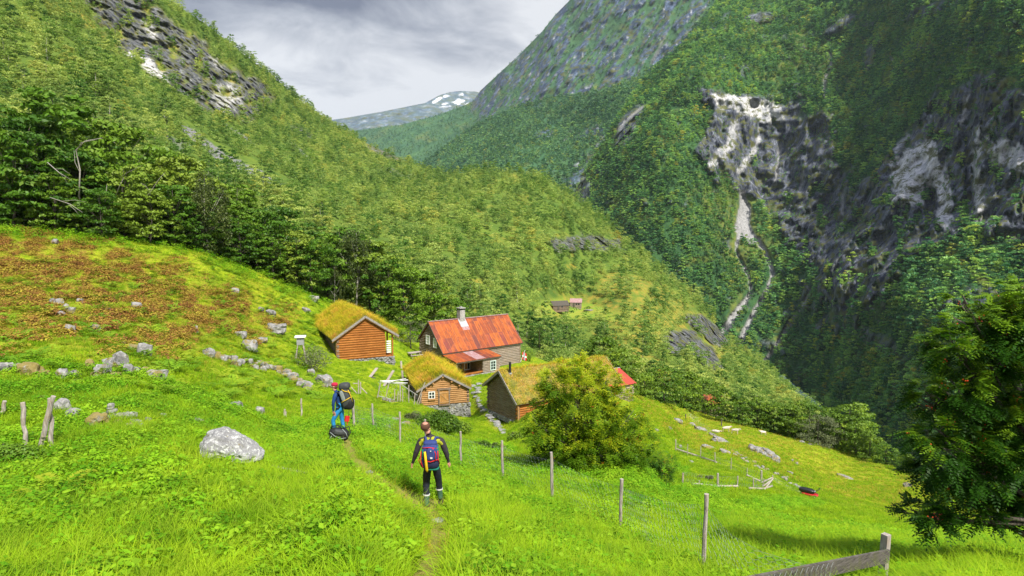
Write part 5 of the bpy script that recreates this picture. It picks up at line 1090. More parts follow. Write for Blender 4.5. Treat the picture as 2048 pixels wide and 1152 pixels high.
# ---------- small log cabin in front of the red roofed house
H3 = House('log_cabin', (-7.4, 46, -11.44), R(107.2), 'front', 8.2, 2.05, 2.25, 1.21, -.05, 'small log cabin with a plank door, white window and shaggy turf roof beside the netting', 'cabin')
zb = H3.loc(842, 812, 'v', .35)[2]; uL = H3.loc(841, 805, 'v', .35)[0]; uR = H3.loc(935.5, 805, 'v', .35)[0]
dl, dr = H3.loc(877, 795, 'v', .35)[0], H3.loc(898.5, 795, 'v', .35)[0]; dtop = H3.loc(888, 779, 'v', .35)[2]
H3.gable('gable_wall', .35, uL, uR, zb, .2, M_LOG_TAN, ext=.18); H3.gable('rear_wall', H3.L-.4, uL, uR, zb, .2, M_LOG_GREY)
H3.sidewall('side_wall', uL, .35, H3.L-.4, zb, H3.rz_(uL)-.03, .2, M_LOG_GREY); H3.sidewall('side_wall', uR, .35, H3.L-.4, zb, H3.rz_(uR)-.03, .2, M_LOG_GREY)
mb = MB(); np_ = 5
for k in range(np_): H3.boxuv(mb, dl+.09+(dr-dl-.18)*k/np_, dl+.09+(dr-dl-.18)*(k+1)/np_-.012, .19, .22, zb+.1, dtop-.12)
dw = H3.part('door', mb, M_DOOR); mb = MB(); H3.boxuv(mb, dl+.09, dr-.09, .16, .188, dtop-.32, dtop-.2); H3.boxuv(mb, dl+.09, dr-.09, .16, .188, zb+.2, zb+.32); a_ = H3.T(dl+.12, .17, dtop-.32); b_ = H3.T(dr-.14, .17, zb+.34); mb.bar(a_, b_, .03, .09); mb.build('brace', M_LOG_TAN, dw)
mb = MB(); H3.boxuv(mb, dl-.04, dl+.09, .15, .3, zb, dtop); H3.boxuv(mb, dr-.09, dr+.04, .15, .3, zb, dtop); H3.boxuv(mb, dl-.14, dr+.14, .15, .3, dtop, dtop+.17); H3.boxuv(mb, dl, dr, .12, .3, zb-.08, zb+.06); H3.part('door_frame', mb, M_LOG_GREY)
H3.window('v', .2, 858.2, 785, 868.5, 796, 2, 2, M_WHITE); mb = MB(); a = H3.loc(856.5, 798, 'v', .2); b = H3.loc(871, 799.5, 'v', .2); H3.boxuv(mb, a[0], b[0], .1, .3, min(a[2], b[2]), max(a[2], b[2])+.03); H3.part('window_sill', mb, M_LOG_TAN)
for u in (.9, 1.55, H3.w1, H3.w1+.85, H3.w1+1.6): mb = MB(); z = H3.rz_(u)-.2; mb.tube([H3.T(u, .02, z), H3.T(u, .4, z)], .09, 8); H3.part('purlin', mb, M_LOG_TAN)
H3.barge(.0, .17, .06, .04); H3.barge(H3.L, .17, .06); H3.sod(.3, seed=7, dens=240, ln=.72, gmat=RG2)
drystone((dr-.1, .4, zb), (uR+.12, .4, zb), 1.05, 1.35, H3, seed=5, size=.3); drystone((uR, .4, zb), (uR, 4, zb), 1.35, .7, H3, seed=6, size=.3); drystone((uL, .4, zb), (dr-.1, .4, zb), .3, .9, H3, seed=8, size=.3)
# ---------- the house with the rusty red roof
H2 = House('farm_house', (-7.71, 66, -12.09), R(40.2), 'side', 11.85, 2.95, 2.40, 3.27, .95, 'two storey weathered log house with a rusty red sheet roof and white chimney', 'house')
uF, uB = .35, H2.w1+H2.w2-.4; vA, vB = .3, H2.L-.4; zb = -3.4
H2.gable('gable_wall', vA, uF, uB, zb, .26, M_LOG_GREY, gap=.14); H2.gable('rear_gable_wall', vB, uF, uB, zb, .26, M_LOG_GREY, gap=.14)
H2.sidewall('front_wall', uF, vA, vB, zb, H2.rz_(uF)-.12, .26, M_LOG_PALE); H2.sidewall('rear_wall', uB, vA, vB, zb, H2.rz_(uB)-.12, .26, M_LOG_GREY)
mb = MB(); W = H2.w1+H2.w2; H2.slab(mb, -.02, 0, H2.w1, H2.h, 0, H2.L, .06); H2.slab(mb, W, H2.h2, H2.w1, H2.h, 0, H2.L, .06); rf = H2.part('roof', mb, M_RUST)
mb = MB(); vc = H2.loc(922, 640, 'u', H2.w1)[1]; H2.slab(mb, .05, .07*1.02, H2.w1-.1, H2.h-.1+.075, vc-.55, vc+.6, .025); mb.build('grey_roof_sheet', M_GREYSH, rf)
mb = MB(); H2.boxuv(mb, H2.w1-.16, H2.w1+.16, -.02, H2.L+.02, H2.h+.05, H2.h+.13); mb.build('ridge_cap', M_GREYSH, rf)
H2.barge(.0, .16, .05, -.02, M_DARKBOARD); H2.barge(H2.L, .16, .05, -.02, M_DARKBOARD)
mb = MB(); H2.boxuv(mb, .02, .1, .1, H2.L-.1, -.16, -.02); H2.part('eaves_board', mb, M_DARKBOARD)
ch = MB(); H2.boxuv(ch, H2.w1-.42, H2.w1+.42, vc-.42, vc+.42, H2.h-.8, H2.h+1.3); cho = ch.build('chimney', M_CHIM, rf)
for du in (-.34, .34):
    for dv in (-.34, 0, .34): m3 = MB(); H2.boxuv(m3, H2.w1+du-.07, H2.w1+du+.07, vc+dv-.07, vc+dv+.07, H2.h+1.3, H2.h+1.55); m3.build('vent_pillar', M_IRON, cho)
m3 = MB(); H2.boxuv(m3, H2.w1-.5, H2.w1+.5, vc-.5, vc+.5, H2.h+1.55, H2.h+1.65); m3.box(H2.T(H2.w1, vc, H2.h+1.73), (.3, .3, .18)); m3.build('chimney_cap', M_CHIM, cho)
m3 = MB(); H2.slab(m3, H2.w1-1.0, H2.h*(1-1.0/H2.w1)+.1, H2.w1, H2.h+.12, vc-.65, vc+.65, .03); m3.build('chimney_flashing', M_FLASH, rf)
# lean-to over the porch
lu, lz = -2.6*S_, -.62*S_; lvL, lvR = .05, H2.loc(1003, 713, 'u', lu)[1]; zw = -2.55
mb = MB(); H2.slab(mb, lu, lz, .2, -.2, lvL, lvR, .05); H2.part('porch_roof', mb, M_RUST)
mb = MB(); va, vb_ = H2.loc(953, 720, 'u', lu)[1], H2.loc(972, 718, 'u', lu)[1]; H2.slab(mb, lu+.05, lz+.06, .1, -.2+.055, va, vb_, .02); H2.part('grey_roof_sheet', mb, M_GREYSH)
mb = MB(); H2.boxuv(mb, lu+.02, lu+.1, lvL, lvR, lz-.15, lz-.01); H2.part('eaves_board', mb, M_DARKBOARD)
fw = lu+.3; pv = H2.loc(967, 740, 'u', fw)[1]; ev = lvR-.3
H2.sidewall('porch_wall', fw, pv, ev, zb, lz-.1, .22, M_LOG_PALE); 
mb = MB()
for v_ in (pv, ev): H2.boxuv(mb, fw, uF, v_-.06, v_+.06, zb, lz-.1)
H2.part('porch_side_wall', mb, M_LOG_GREY)
mb = MB(); H2.boxuv(mb, fw-.1, fw+.1, pv-.1, pv+.1, zb, lz-.08); H2.boxuv(mb, fw-.1, fw+.1, .15, .35, zb, lz-.08); H2.part('porch_post', mb, M_LOG_GREY)
mb = MB(); H2.boxuv(mb, fw-.08, fw+.08, .2, pv, zw-.02, zw+.14); H2.boxuv(mb, fw, uF, .2, pv, zw-.3, zw-.18); H2.part('porch_floor', mb, M_LOG_OR)
H2.window('u', fw-.14, 981.5, 723, 990.5, 738, 2, 3, M_PALEFR, fw=.1); H2.window('u', uF-.16, 929, 727, 945, 736.5, 3, 1, M_WHITE, fw=.1)
H2.window('v', vA-.16, 853, 671, 859, 688, 2, 3, M_WHITE, fw=.09, pane=M_CURT); H2.window('v', vA-.16, 867.5, 677, 873.2, 695, 2, 3, M_WHITE, fw=.09, pane=M_CURT)
mb = MB(); dv_ = pv-1.5; H2.boxuv(mb, uF-.2, uF-.14, dv_, dv_+1.0, zw-.1, -.75); H2.part('door', mb, M_DOOR)
drystone((fw-.1, .1, zw-.1), (fw-.1, ev, zw-.2), 1.3, 1.3, H2, seed=9, size=.4)
# ---------- turf roofed barn behind the rowan
H4 = House('turf_roofed_barn', (.28, 41, -11.14), R(32.9), 'side', 10.3, 2.33, 2.31, 1.93, .46, 'long dark log barn with a turf roof and black stovepipe behind the bushy rowan', 'barn')
zb = H4.loc(1032, 843, 'v', .4)[2]; uF = .3; uB = H4.loc(978, 800, 'v', .4)[0]
H4.gable('gable_wall', .4, uF, uB, zb, .2, M_LOG_GREY); H4.gable('rear_gable_wall', H4.L-.4, uF, uB, zb, .2, M_LOG_GREY)
H4.sidewall('front_wall', uF, .4, H4.L-.4, zb, H4.rz_(uF)-.05, .2, M_LOG_OR); H4.sidewall('rear_wall', uB, .4, H4.L-.4, zb, H4.rz_(uB)-.05, .2, M_LOG_GREY)
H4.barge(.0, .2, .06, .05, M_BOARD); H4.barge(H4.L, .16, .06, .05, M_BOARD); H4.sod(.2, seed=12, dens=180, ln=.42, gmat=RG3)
a = H4.loc(1020, 748, 'u', H4.w1-.45); mb = MB(); mb.tube([H4.T(a[0], a[1], a[2]-.5), H4.T(a[0], a[1], a[2]+1.05)], .11, 12); st = H4.part('stovepipe', mb, M_IRON, smooth=False); mb = MB(); mb.tube([H4.T(a[0], a[1], a[2]+.0), H4.T(a[0], a[1], a[2]+.12)], .16, 12); mb.build('pipe_collar', M_FLASH, st)
drystone((uF, .4, zb+.05), (uB, .4, zb+.05), .35, .45, H4, seed=11, size=.28); drystone((uF, .4, zb+.05), (uF, H4.L-.4, zb+.05), .35, 1.2, H4, seed=12, size=.3)
mb = MB(); a = H4.loc(1038, 846, 'u', -.25); b = H4.loc(1072, 841, 'u', -.25); H4.boxuv(mb, -.5, -.15, a[1], b[1], a[2]-.12, a[2]); H4.boxuv(mb, -.4, -.25, a[1]+.4, a[1]+.55, a[2]-.6, a[2]-.1); o = H4.part('doorstep_plank', mb, M_WHITE)
mb = MB(); H4.boxuv(mb, -.14, -.02, .1, .22, zb, H4.rz_(.0)-.1); H4.part('corner_post', mb, M_LOG_TAN)
# shed at the far end of the barn
v1 = H4.L+1.3; a = H4.loc(1273, 767, 'v', v1); r_ = H4.loc(1239, 736.5, 'v', v1)
E5 = (H4.e.matrix_basis @ H4.T(a[0], v1-3.2, a[2]))/S_
H5 = House('shed', E5, R(32.9), 'side', 3.2/S_, (r_[0]-a[0])/S_, (r_[0]-a[0])/S_, (r_[2]-a[2])/S_, 0, 'small log shed with a red sheet roof at the far end of the barn', 'shed')
mb = MB(); H5.slab(mb, 0, 0, H5.w1, H5.h, 0, H5.L, .05); H5.slab(mb, H5.w1*2, 0, H5.w1, H5.h, 0, H5.L, .05); s = NT('red_sheet_roof'); s.princ((.38, .055, .035), .55); M_RED = s.m; rf5 = H5.part('roof', mb, M_RED)
mb = MB(); H5.boxuv(mb, H5.w1-.06, H5.w1+.06, 0, H5.L, H5.h+.05, H5.h+.1); mb.build('ridge_cap', M_FLASH, rf5)
H5.gable('gable_wall', H5.L-.3, .3, H5.w1*2-.3, -1.7, .2, M_LOG_PALE); H5.sidewall('front_wall', .3, .2, H5.L-.3, -1.7, 0, .2, M_LOG_PALE); H5.sidewall('rear_wall', H5.w1*2-.3, .2, H5.L-.3, -1.7, 0, .2, M_LOG_PALE)
# ---------- shack below the pasture and the far farm
def small_house(name, v, rz, L, w, hw, hr, wall, roof, label, wins=0):
    e = empty(name, v, rz, label, 'cabin'); mb = MB(); mb.box((L/2, w/2, hw/2-.5), (L, w, hw+1)); M_ = Matrix.Rotation(math.pi/2, 4, 'Z')
    for x in (0.02, L-.02): mb.add([(x-.015, 0, hw), (x-.015, w, hw), (x-.015, w/2, hw+hr), (x+.015, 0, hw), (x+.015, w, hw), (x+.015, w/2, hw+hr)], [(0, 1, 2), (5, 4, 3), (0, 3, 4, 1), (1, 4, 5, 2), (2, 5, 3, 0)])
    for i in range(int(hw/.3)): mb.tube([(-.15, -.02, .15+i*.3), (L+.15, -.02, .15+i*.3)], .15, 6); mb.tube([(-.02, -.15, .15+i*.3), (-.02, w+.15, .15+i*.3)], .15, 6)
    mb.build('wall', wall, e); mb = MB(); o_ = .35
    for sg in (0, 1):
        y0, y1 = (-o_, w/2) if sg == 0 else (w+o_, w/2); z0 = hw-hr*o_/(w/2); mb.add([(-o_, y0, z0), (L+o_, y0, z0), (L+o_, y1, hw+hr), (-o_, y1, hw+hr), (-o_, y0, z0+.12), (L+o_, y0, z0+.12), (L+o_, y1, hw+hr+.12), (-o_, y1, hw+hr+.12)], [(0, 1, 2, 3), (7, 6, 5, 4), (0, 4, 5, 1), (1, 5, 6, 2), (2, 6, 7, 3), (3, 7, 4, 0)])
    mb.build('roof', roof, e)
    mb = MB(); mb.box((L*.3, -.2, 1.), (.9, .08, 1.8)); mb.build('door', M_DARKBOARD, e)
    for i in range(wins): mb = MB(); mb.box((L*(.55+.22*i), -.19, 1.4), (.7, .08, .7)); mb.build('window', M_GLASS, e)
def HG(px, py): v = hill.at(np.array([px], float), np.array([py], float))[0]; return Vector(v.tolist())
small_house('log_cabin', HG(1107, 620), R(20), 7.5, 4.6, 2.0, 1.7, M_LOG_GREY, M_DARKBOARD, 'dark little log cabin on the bright clearing across the valley, the lower one', 1)
small_house('log_cabin', HG(1141, 614), R(-8), 5.2, 4.2, 2.4, 1.5, M_LOG_PALE, M_GREYSH, 'pinkish little cabin behind a pale pole on the clearing across the valley', 2)
e = mesh_obj('pole', (lambda m: (m.tube([(0, 0, 0), (0, 0, 4)], .1, 6), m.mesh('pole'))[1])(MB()), M_WHITE); e.location = HG(1153, 616); props(e, 'pale pole in front of the pinkish cabin on the far clearing', 'pole')
stone_v = HG(1178, 621); mb = MB(); mb.rock((0, 0, .2), (5, 3, .7), 3, 0, 2, .2); o = mesh_obj('rock_slab', mb.mesh('rock_slab'), M_ROCK); o.location = stone_v; props(o, 'pale flat rock on the far clearing right of the two cabins', 'rock')
small_house('shack', G(1408, 822)+Vector((0, 0, .2)), R(-25), 3.6, 3.0, 2.1, 1.5, M_LOG_PALE, M_RUST, 'old grey shack with a rusty roof half hidden by birches below the pasture', 1)
# ---------- people
def plain(name, c, rough=.8, spec=.3, bump=None):
    s = NT(name); p = s.obj(); n = s.noise(p, 18, 4, .6); col = s.mix(s.ramp(n, [(.35, .35), (.6, 0.)]), c, tuple(x*.55 for x in c))
    s.princ(col, rough, s.bump(n, .4, .01), spec); return s.m
M_SKIN = plain('skin', (.50, .25, .17), .55); M_BLKJ = plain('black_jacket_cloth', (.035, .028, .035)); M_YELJ = plain('yellow_green_cloth', (.36, .38, .02)); M_TROU = plain('black_trousers', (.014, .018, .028), .6)
M_BOOT = plain('green_rubber', (.06, .13, .09), .4, .5); M_BLUE = plain('navy_blue_cloth', (.012, .045, .16)); M_JEAN = plain('bright_blue_trousers', (.02, .22, .50)); M_HAIR = plain('brown_hair', (.10, .045, .025))
M_PBLUE = plain('blue_pack_cloth', (.03, .05, .18)); M_PRED = plain('red_webbing', (.55, .02, .02)); M_PYEL = plain('yellow_cloth', (.75, .50, .01)); M_PGRN = plain('green_cloth', (.01, .17, .11)); M_PNAVY = plain('dark_navy_cloth', (.012, .015, .045))
M_PGREY = plain('dark_grey_pack_cloth', (.05, .055, .055), .6); M_PBLK = plain('black_pack_cloth', (.016, .016, .017), .6); M_PLG = plain('light_grey_cloth', (.22, .25, .24), .6); M_HAT = plain('crimson_knit', (.42, .015, .05)); M_SILV = plain('reflective_band', (.6, .62, .62), .4); M_EYE = plain('eye', (.6, .6, .58), .2); M_DKSHOE = plain('brown_boot_leather', (.06, .035, .025))
def body(name, joints, chains, zones, parent, sub=2, extra={}):
    """one continuous skinned surface; joints: name -> (x, y, z, radius); zones: [(joint a, joint b, material index)]"""
    names = list(joints); ix = {n: i for i, n in enumerate(names)}; ed = set()
    for c in chains:
        for a, b in zip(c[:-1], c[1:]): ed.add((ix[a], ix[b]))
    me = bpy.data.meshes.new('tmp'); me.from_pydata([joints[n][:3] for n in names], list(ed), []); o = bpy.data.objects.new('tmp', me); COL.objects.link(o)
    md = o.modifiers.new('s', 'SKIN'); md.use_smooth_shade = True; md.branch_smoothing = .6
    for i, n in enumerate(names):
        r = joints[n][3]; r = r if isinstance(r, tuple) else (r, r); me.skin_vertices[0].data[i].radius = r
    me.skin_vertices[0].data[ix['pelvis']].use_root = True
    m2 = o.modifiers.new('u', 'SUBSURF'); m2.levels = m2.render_levels = sub
    dg = bpy.context.evaluated_depsgraph_get(); dg.update(); nm = bpy.data.meshes.new_from_object(o.evaluated_get(dg)); bpy.data.objects.remove(o)
    vc = np.array([v.co[:] for v in nm.vertices]); nn_ = np.array([v.normal[:] for v in nm.vertices]); fold = (fbm(vc[:, 0]*14, vc[:, 1]*14, vc[:, 2]*9, 3, True)*.012-.004)*(vc[:, 2] < 1.5)
    vc = vc+nn_*fold[:, None]; nm.vertices.foreach_set('co', vc.astype(np.float32).ravel()); joints = {**joints, **extra}
    cen = np.array([p.center[:] for p in nm.polygons]); best = np.full(len(cen), 1e9); mi = np.zeros(len(cen), int)
    for a, b, m in zones:
        A = np.array(joints[a][:3]); B = np.array(joints[b][:3]); d = B-A; t = np.clip(((cen-A)@d)/(d@d+1e-9), 0, 1); q = np.linalg.norm(cen-A-t[:, None]*d, axis=1)
        q -= .3*min(joints[a][3] if not isinstance(joints[a][3], tuple) else joints[a][3][0], .12); k = q < best; best[k] = q[k]; mi[k] = m
    nm.polygons.foreach_set('material_index', mi.astype(np.int32)); nm.name = name; return nm
def hand_joints(J, pre, wrist, d, palm_n, curl=.5):
    """palm, thumb and four fingers of unequal length, slightly curled"""
    w = Vector(wrist); d = Vector(d).normalized(); nrm = Vector(palm_n).normalized(); sd_ = d.cross(nrm).normalized(); ch = []
    pc = w+d*.05; J[pre+'palm'] = (*pc, (.036, .022))
    for i, (off, l) in enumerate(((-.026, .070), (-.009, .080), (.009, .075), (.025, .060))):
        k0 = w+d*.085+sd_*off; k1 = k0+(d*(1-.3*curl)+nrm*curl*.5)*l*.5; k2 = k1+(d*(.75-.5*curl)+nrm*(.3+curl*.7))*l*.45
        for q, n in ((k0, 'a'), (k1, 'b'), (k2, 'c')): J[f'{pre}f{i}{n}'] = (*q, .0095 if n != 'c' else .008)
        ch.append([pre+'palm', f'{pre}f{i}a', f'{pre}f{i}b', f'{pre}f{i}c'])
    t0 = w+d*.03-sd_*.032; t1 = t0+d*.035-sd_*.018+nrm*.01; J[pre+'t0'] = (*t0, .012); J[pre+'t1'] = (*t1, .009); ch.append([pre+'palm', pre+'t0', pre+'t1']); return ch
def puff(mb, c, size, rz=0., e=.7, tilt=0., sub=3, wr=.03, seed=0, rx=0.):
    bm = bmesh.new(); bmesh.ops.create_icosphere(bm, subdivisions=sub, radius=1.); co = np.array([v.co[:] for v in bm.verts]); co = np.sign(co)*np.abs(co)**e
    co *= (1+fbm(co[:, 0]*2+seed, co[:, 1]*2, co[:, 2]*2, 3)*wr*4)[:, None]; co *= np.array(size)/2; M = Matrix.Rotation(rz, 3, 'Z') @ Matrix.Rotation(tilt, 3, 'Y') @ Matrix.Rotation(rx, 3, 'X')
    mb.add([M @ Vector(v)+Vector(c) for v in co], [[v.index for v in f.verts] for f in bm.faces]); bm.free()
def head_parts(parent, hc, look, side, r, skin, hair_zone=None):
    hc = Vector(hc); f = Vector(look).normalized(); s_ = f.cross(Vector((0, 0, 1))).normalized(); mb = MB()
    for sg in (-1, 1): puff(mb, hc+f*r*.82+s_*sg*r*.36+Vector((0, 0, r*.06)), (r*.26, r*.26, r*.2), sub=1, wr=0)
    mb.build('eyes', M_EYE, parent, True); mb = MB(); puff(mb, hc+f*r*.93-Vector((0, 0, r*.55)), (r*.5, r*.2, r*.14), math.atan2(f.y, f.x)+math.pi/2, sub=1, wr=0); mb.build('mouth', M_PRED, parent, True)

# walking hiker seen from behind
g = G(864, 1017); e = empty('person', g, 0, 'man with a bald spot walking away, black and yellow jacket, black trousers, green rubber boots', 'person')
J = dict(pelvis=(-.01, 0, .93, (.155, .11)), waist=(-.01, .01, 1.08, (.145, .10)), chest=(-.01, .02, 1.28, (.19, .12)), uchest=(-.01, .02, 1.42, (.15, .09)), neck=(-.05, .03, 1.52, .064), head0=(-.09, .04, 1.59, (.07, .085)), head1=(-.12, .05, 1.68, (.082, .098)), head2=(-.13, .05, 1.755, (.06, .075)),
 lsh=(-.215, .01, 1.42, .075), lel=(-.315, -.01, 1.15, .052), lwr=(-.385, .05, .95, .033), rsh=(.20, .01, 1.42, .075), rel=(.30, 0, 1.16, .052), rwr=(.335, .05, .97, .033),
 lhip=(-.09, 0, .87, .10), lkn=(-.115, .03, .50, .07), lan=(-.10, -.06, .12, .058), ltoe=(-.11, .07, .05, .05), lheel=(-.10, -.09, .05, .045), rhip=(.09, .01, .87, .10), rkn=(.125, .13, .53, .07), ran=(.145, .17, .18, .055), rtoe=(.16, .31, .10, .048), rheel=(.145, .14, .10, .042), nose=(-.135, .165, 1.672, .014), lear=(-.208, .045, 1.675, .02), rear_=(-.032, .045, 1.675, .02), chin=(-.10, .13, 1.61, .035),
 lbt=(-.105, -.03, .31, .066), rbt=(.135, .155, .35, .066))
ch = [['pelvis', 'waist', 'chest', 'uchest', 'neck', 'head0', 'head1', 'head2'], ['uchest', 'lsh', 'lel', 'lwr'], ['uchest', 'rsh', 'rel', 'rwr'], ['pelvis', 'lhip', 'lkn', 'lbt', 'lan', 'ltoe'], ['pelvis', 'rhip', 'rkn', 'rbt', 'ran', 'rtoe'], ['lan', 'lheel'], ['ran', 'rheel'], ['head1', 'nose'], ['head1', 'lear'], ['head1', 'rear_'], ['head0', 'chin']]
for pre, wr_, d in (('L', 'lwr', (-.4, .15, -1)), ('R', 'rwr', (.3, .15, -1))):
    hj = hand_joints(J, pre, J[wr_][:3], d, ((1 if pre == 'L' else -1), .3, 0)); ch += [[wr_, pre+'palm']]+hj
Z = [('pelvis', 'waist', 1), ('waist', 'chest', 1), ('chest', 'uchest', 1), ('uchest', 'lsh', 1), ('uchest', 'rsh', 1), ('ly0', 'ly1', 2), ('ry0', 'ry1', 2), ('lsh', 'lel', 1), ('lel', 'lwr', 1), ('rsh', 'rel', 1), ('rel', 'rwr', 1), ('uchest', 'neck', 1), ('neck', 'head0', 0), ('head0', 'head1', 0), ('head1', 'head2', 0), ('lwr', 'Lpalm', 0), ('rwr', 'Rpalm', 0), ('Lpalm', 'Lf1c', 0), ('Rpalm', 'Rf1c', 0), ('Lpalm', 'Lt1', 0), ('Rpalm', 'Rt1', 0), ('pelvis', 'lhip', 3), ('pelvis', 'rhip', 3), ('lhip', 'lkn', 3), ('rhip', 'rkn', 3), ('lkn', 'lbt', 3), ('rkn', 'rbt', 3), ('lbt', 'lan', 4), ('rbt', 'ran', 4), ('lan', 'ltoe', 4), ('ran', 'rtoe', 4), ('lan', 'lheel', 4), ('ran', 'rheel', 4)]
mesh_obj('body', body('body', J, ch, Z, e, extra=dict(ly0=(-.10, -.07, 1.47, .06), ly1=(-.20, -.09, 1.37, .06), ry0=(.08, -.07, 1.47, .06), ry1=(.18, -.09, 1.37, .06))), [M_SKIN, M_BLKJ, M_YELJ, M_TROU, M_BOOT], e)
mb = MB(); puff(mb, (-.125, .03, 1.70), (.19, .215, .17), e=.85, wr=.01); 
hb = mb.build('hair', M_HAIR, e, True)
for v_ in hb.data.vertices:
    if v_.co.y > .09: v_.co.y = .09+(v_.co.y-.09)*.1
mb = MB(); puff(mb, (-.122, .005, 1.758), (.12, .13, .06), e=1., wr=0.); mb.build('bald_spot', M_SKIN, e, True)
head_parts(e, (-.12, .07, 1.68), (0, 1, 0), 0, .1, M_SKIN)
mb = MB(); 
for an, bt in (('lan', 'lbt'), ('ran', 'rbt')): c = Vector(J[bt][:3]); mb.tube([c-Vector((0, 0, .012)), c+Vector((0, 0, .012))], .072, 12)
mb.build('reflective_band', M_SILV, e)
mb = MB()
for s_, a_, f_ in ((1, 'lan', 'ltoe'), (1, 'ran', 'rtoe')): t_ = Vector(J[f_][:3]); h_ = Vector(J[a_][:3]); mb.box(((t_+h_)/2).to_tuple()[:2]+(t_.z-.055,), (.1, .3, .03))
mb.build('sole', M_DKSHOE, e)
# his rucksack
k = empty('rucksack', g+Vector((0, -.13, 1.18)), 0, 'blue daypack with red straps, a yellow stripe and green base on the walking man', 'rucksack')
mb = MB(); puff(mb, (.0, -.06, .02), (.34, .24, .46), e=.55, wr=.02, seed=3); mb.build('main_bag', M_PBLUE, k, True)
mb = MB(); puff(mb, (.0, -.07, -.16), (.37, .27, .17), e=.6, wr=.02, seed=5); mb.build('lower_bag', M_PNAVY, k, True)
mb = MB(); puff(mb, (.03, -.19, .06), (.17, .07, .26), e=.6, wr=.02, seed=6); fp = mb.build('front_pocket', M_PBLUE, k, True); mb = MB(); mb.box((.045, -.232, .0), (.045, .01, .03)); mb.box((.035, -.235, .14), (.022, .01, .022)); mb.build('badge', M_SILV, fp)
mb = MB(); puff(mb, (.0, -.05, .24), (.27, .2, .11), e=.7, wr=.02, seed=7); mb.build('lid', M_PBLUE, k, True)
mb = MB(); mb.tube([(-.085, -.21, .12), (-.065, -.225, -.05), (-.05, -.215, -.24), (-.045, -.17, -.29)], [.022, .026, .03, .02], 8); mb.build('yellow_strap', M_PYEL, k, True)
mb = MB()
for l in ([(-.15, -.14, .17), (0, -.2, .2), (.15, -.14, .16)], [(-.1, -.21, -.06), (.03, -.235, -.075), (.17, -.17, -.05)], [(.16, -.14, .12), (.17, -.17, -.04), (.19, -.1, -.16)], [(-.17, -.12, .1), (-.18, -.16, -.05), (-.13, -.2, -.2)], [(-.18, -.05, 0), (-.23, -.08, -.1), (-.17, -.12, -.2)], [(.06, -.21, .2), (.13, -.2, .08), (.12, -.22, -.06)]): mb.tube(l, .010, 5)
mb.build('red_piping', M_PRED, k, True)
mb = MB(); puff(mb, (.05, -.08, -.255), (.26, .2, .06), e=.7, wr=.02); puff(mb, (-.13, -.12, .06), (.05, .1, .2), e=.7, wr=.02); puff(mb, (.15, -.1, .1), (.05, .1, .18), e=.7, wr=.02); mb.build('green_panel', M_PGRN, k, True)
mb = MB()
for sx_ in (-1, 1): mb.tube([(sx_*.07, -.05, .26), (sx_*.10, .02, .33), (sx_*.13, .12, .30), (sx_*.15, .2, .2)], .024, 6)
mb.build('shoulder_strap', M_PBLUE, k, True)

# standing hiker in blue with a big rucksack, facing left
g2 = G(678, 868); e = empty('person', g2, 0, 'hiker in a crimson beanie, navy top and bright blue trousers standing sideways facing left', 'person')
J = dict(pelvis=(.05, 0, .90, (.12, .145)), waist=(.03, 0, 1.06, (.105, .135)), chest=(-.01, 0, 1.28, (.12, .17)), uchest=(-.04, 0, 1.42, (.09, .14)), neck=(-.08, 0, 1.52, .055), head0=(-.115, 0, 1.60, (.085, .07)), head1=(-.125, 0, 1.675, (.098, .08)), head2=(-.12, 0, 1.745, (.075, .06)),
 lsh=(-.05, -.19, 1.42, .075), lel=(-.10, -.27, 1.14, .052), lwr=(-.11, -.22, .88, .034), rsh=(-.05, .19, 1.42, .075), rel=(-.08, .26, 1.15, .052), rwr=(-.12, .22, .90, .034),
 lhip=(.02, -.09, .86, .10), lkn=(-.17, -.10, .50, .07), lan=(-.12, -.10, .13, .05), ltoe=(-.26, -.11, .06, .045), lheel=(-.08, -.10, .06, .04), rhip=(.08, .09, .86, .10), rkn=(.07, .12, .50, .07), ran=(.14, .12, .14, .05), rtoe=(.0, .13, .08, .045), rheel=(.18, .12, .09, .04), nose=(-.24, 0, 1.66, .015), lear=(-.115, -.088, 1.66, .02), rear_=(-.115, .088, 1.66, .02), chin=(-.19, 0, 1.60, .032))
ch = [['pelvis', 'waist', 'chest', 'uchest', 'neck', 'head0', 'head1', 'head2'], ['uchest', 'lsh', 'lel', 'lwr'], ['uchest', 'rsh', 'rel', 'rwr'], ['pelvis', 'lhip', 'lkn', 'lan', 'ltoe'], ['pelvis', 'rhip', 'rkn', 'ran', 'rtoe'], ['lan', 'lheel'], ['ran', 'rheel'], ['head1', 'nose'], ['head1', 'lear'], ['head1', 'rear_'], ['head0', 'chin']]
for pre, wr_, d in (('L', 'lwr', (.15, .1, -1)), ('R', 'rwr', (-.1, -.1, -1))):
    hj = hand_joints(J, pre, J[wr_][:3], d, (-.3, 1 if pre == 'L' else -1, 0)); ch += [[wr_, pre+'palm']]+hj
Z = [('pelvis', 'waist', 2), ('waist', 'chest', 1), ('chest', 'uchest', 1), ('uchest', 'lsh', 1), ('uchest', 'rsh', 1), ('lsh', 'lel', 1), ('lel', 'lwr', 1), ('rsh', 'rel', 1), ('rel', 'rwr', 1), ('uchest', 'neck', 1), ('neck', 'head0', 0), ('head0', 'head1', 0), ('head1', 'head2', 0), ('lwr', 'Lpalm', 0), ('rwr', 'Rpalm', 0), ('Lpalm', 'Lf1c', 0), ('Rpalm', 'Rf1c', 0), ('Lpalm', 'Lt1', 0), ('Rpalm', 'Rt1', 0), ('pelvis', 'lhip', 2), ('pelvis', 'rhip', 2), ('lhip', 'lkn', 2), ('rhip', 'rkn', 2), ('lkn', 'lan', 2), ('rkn', 'ran', 2), ('lan', 'ltoe', 3), ('ran', 'rtoe', 3), ('lan', 'lheel', 3), ('ran', 'rheel', 3)]
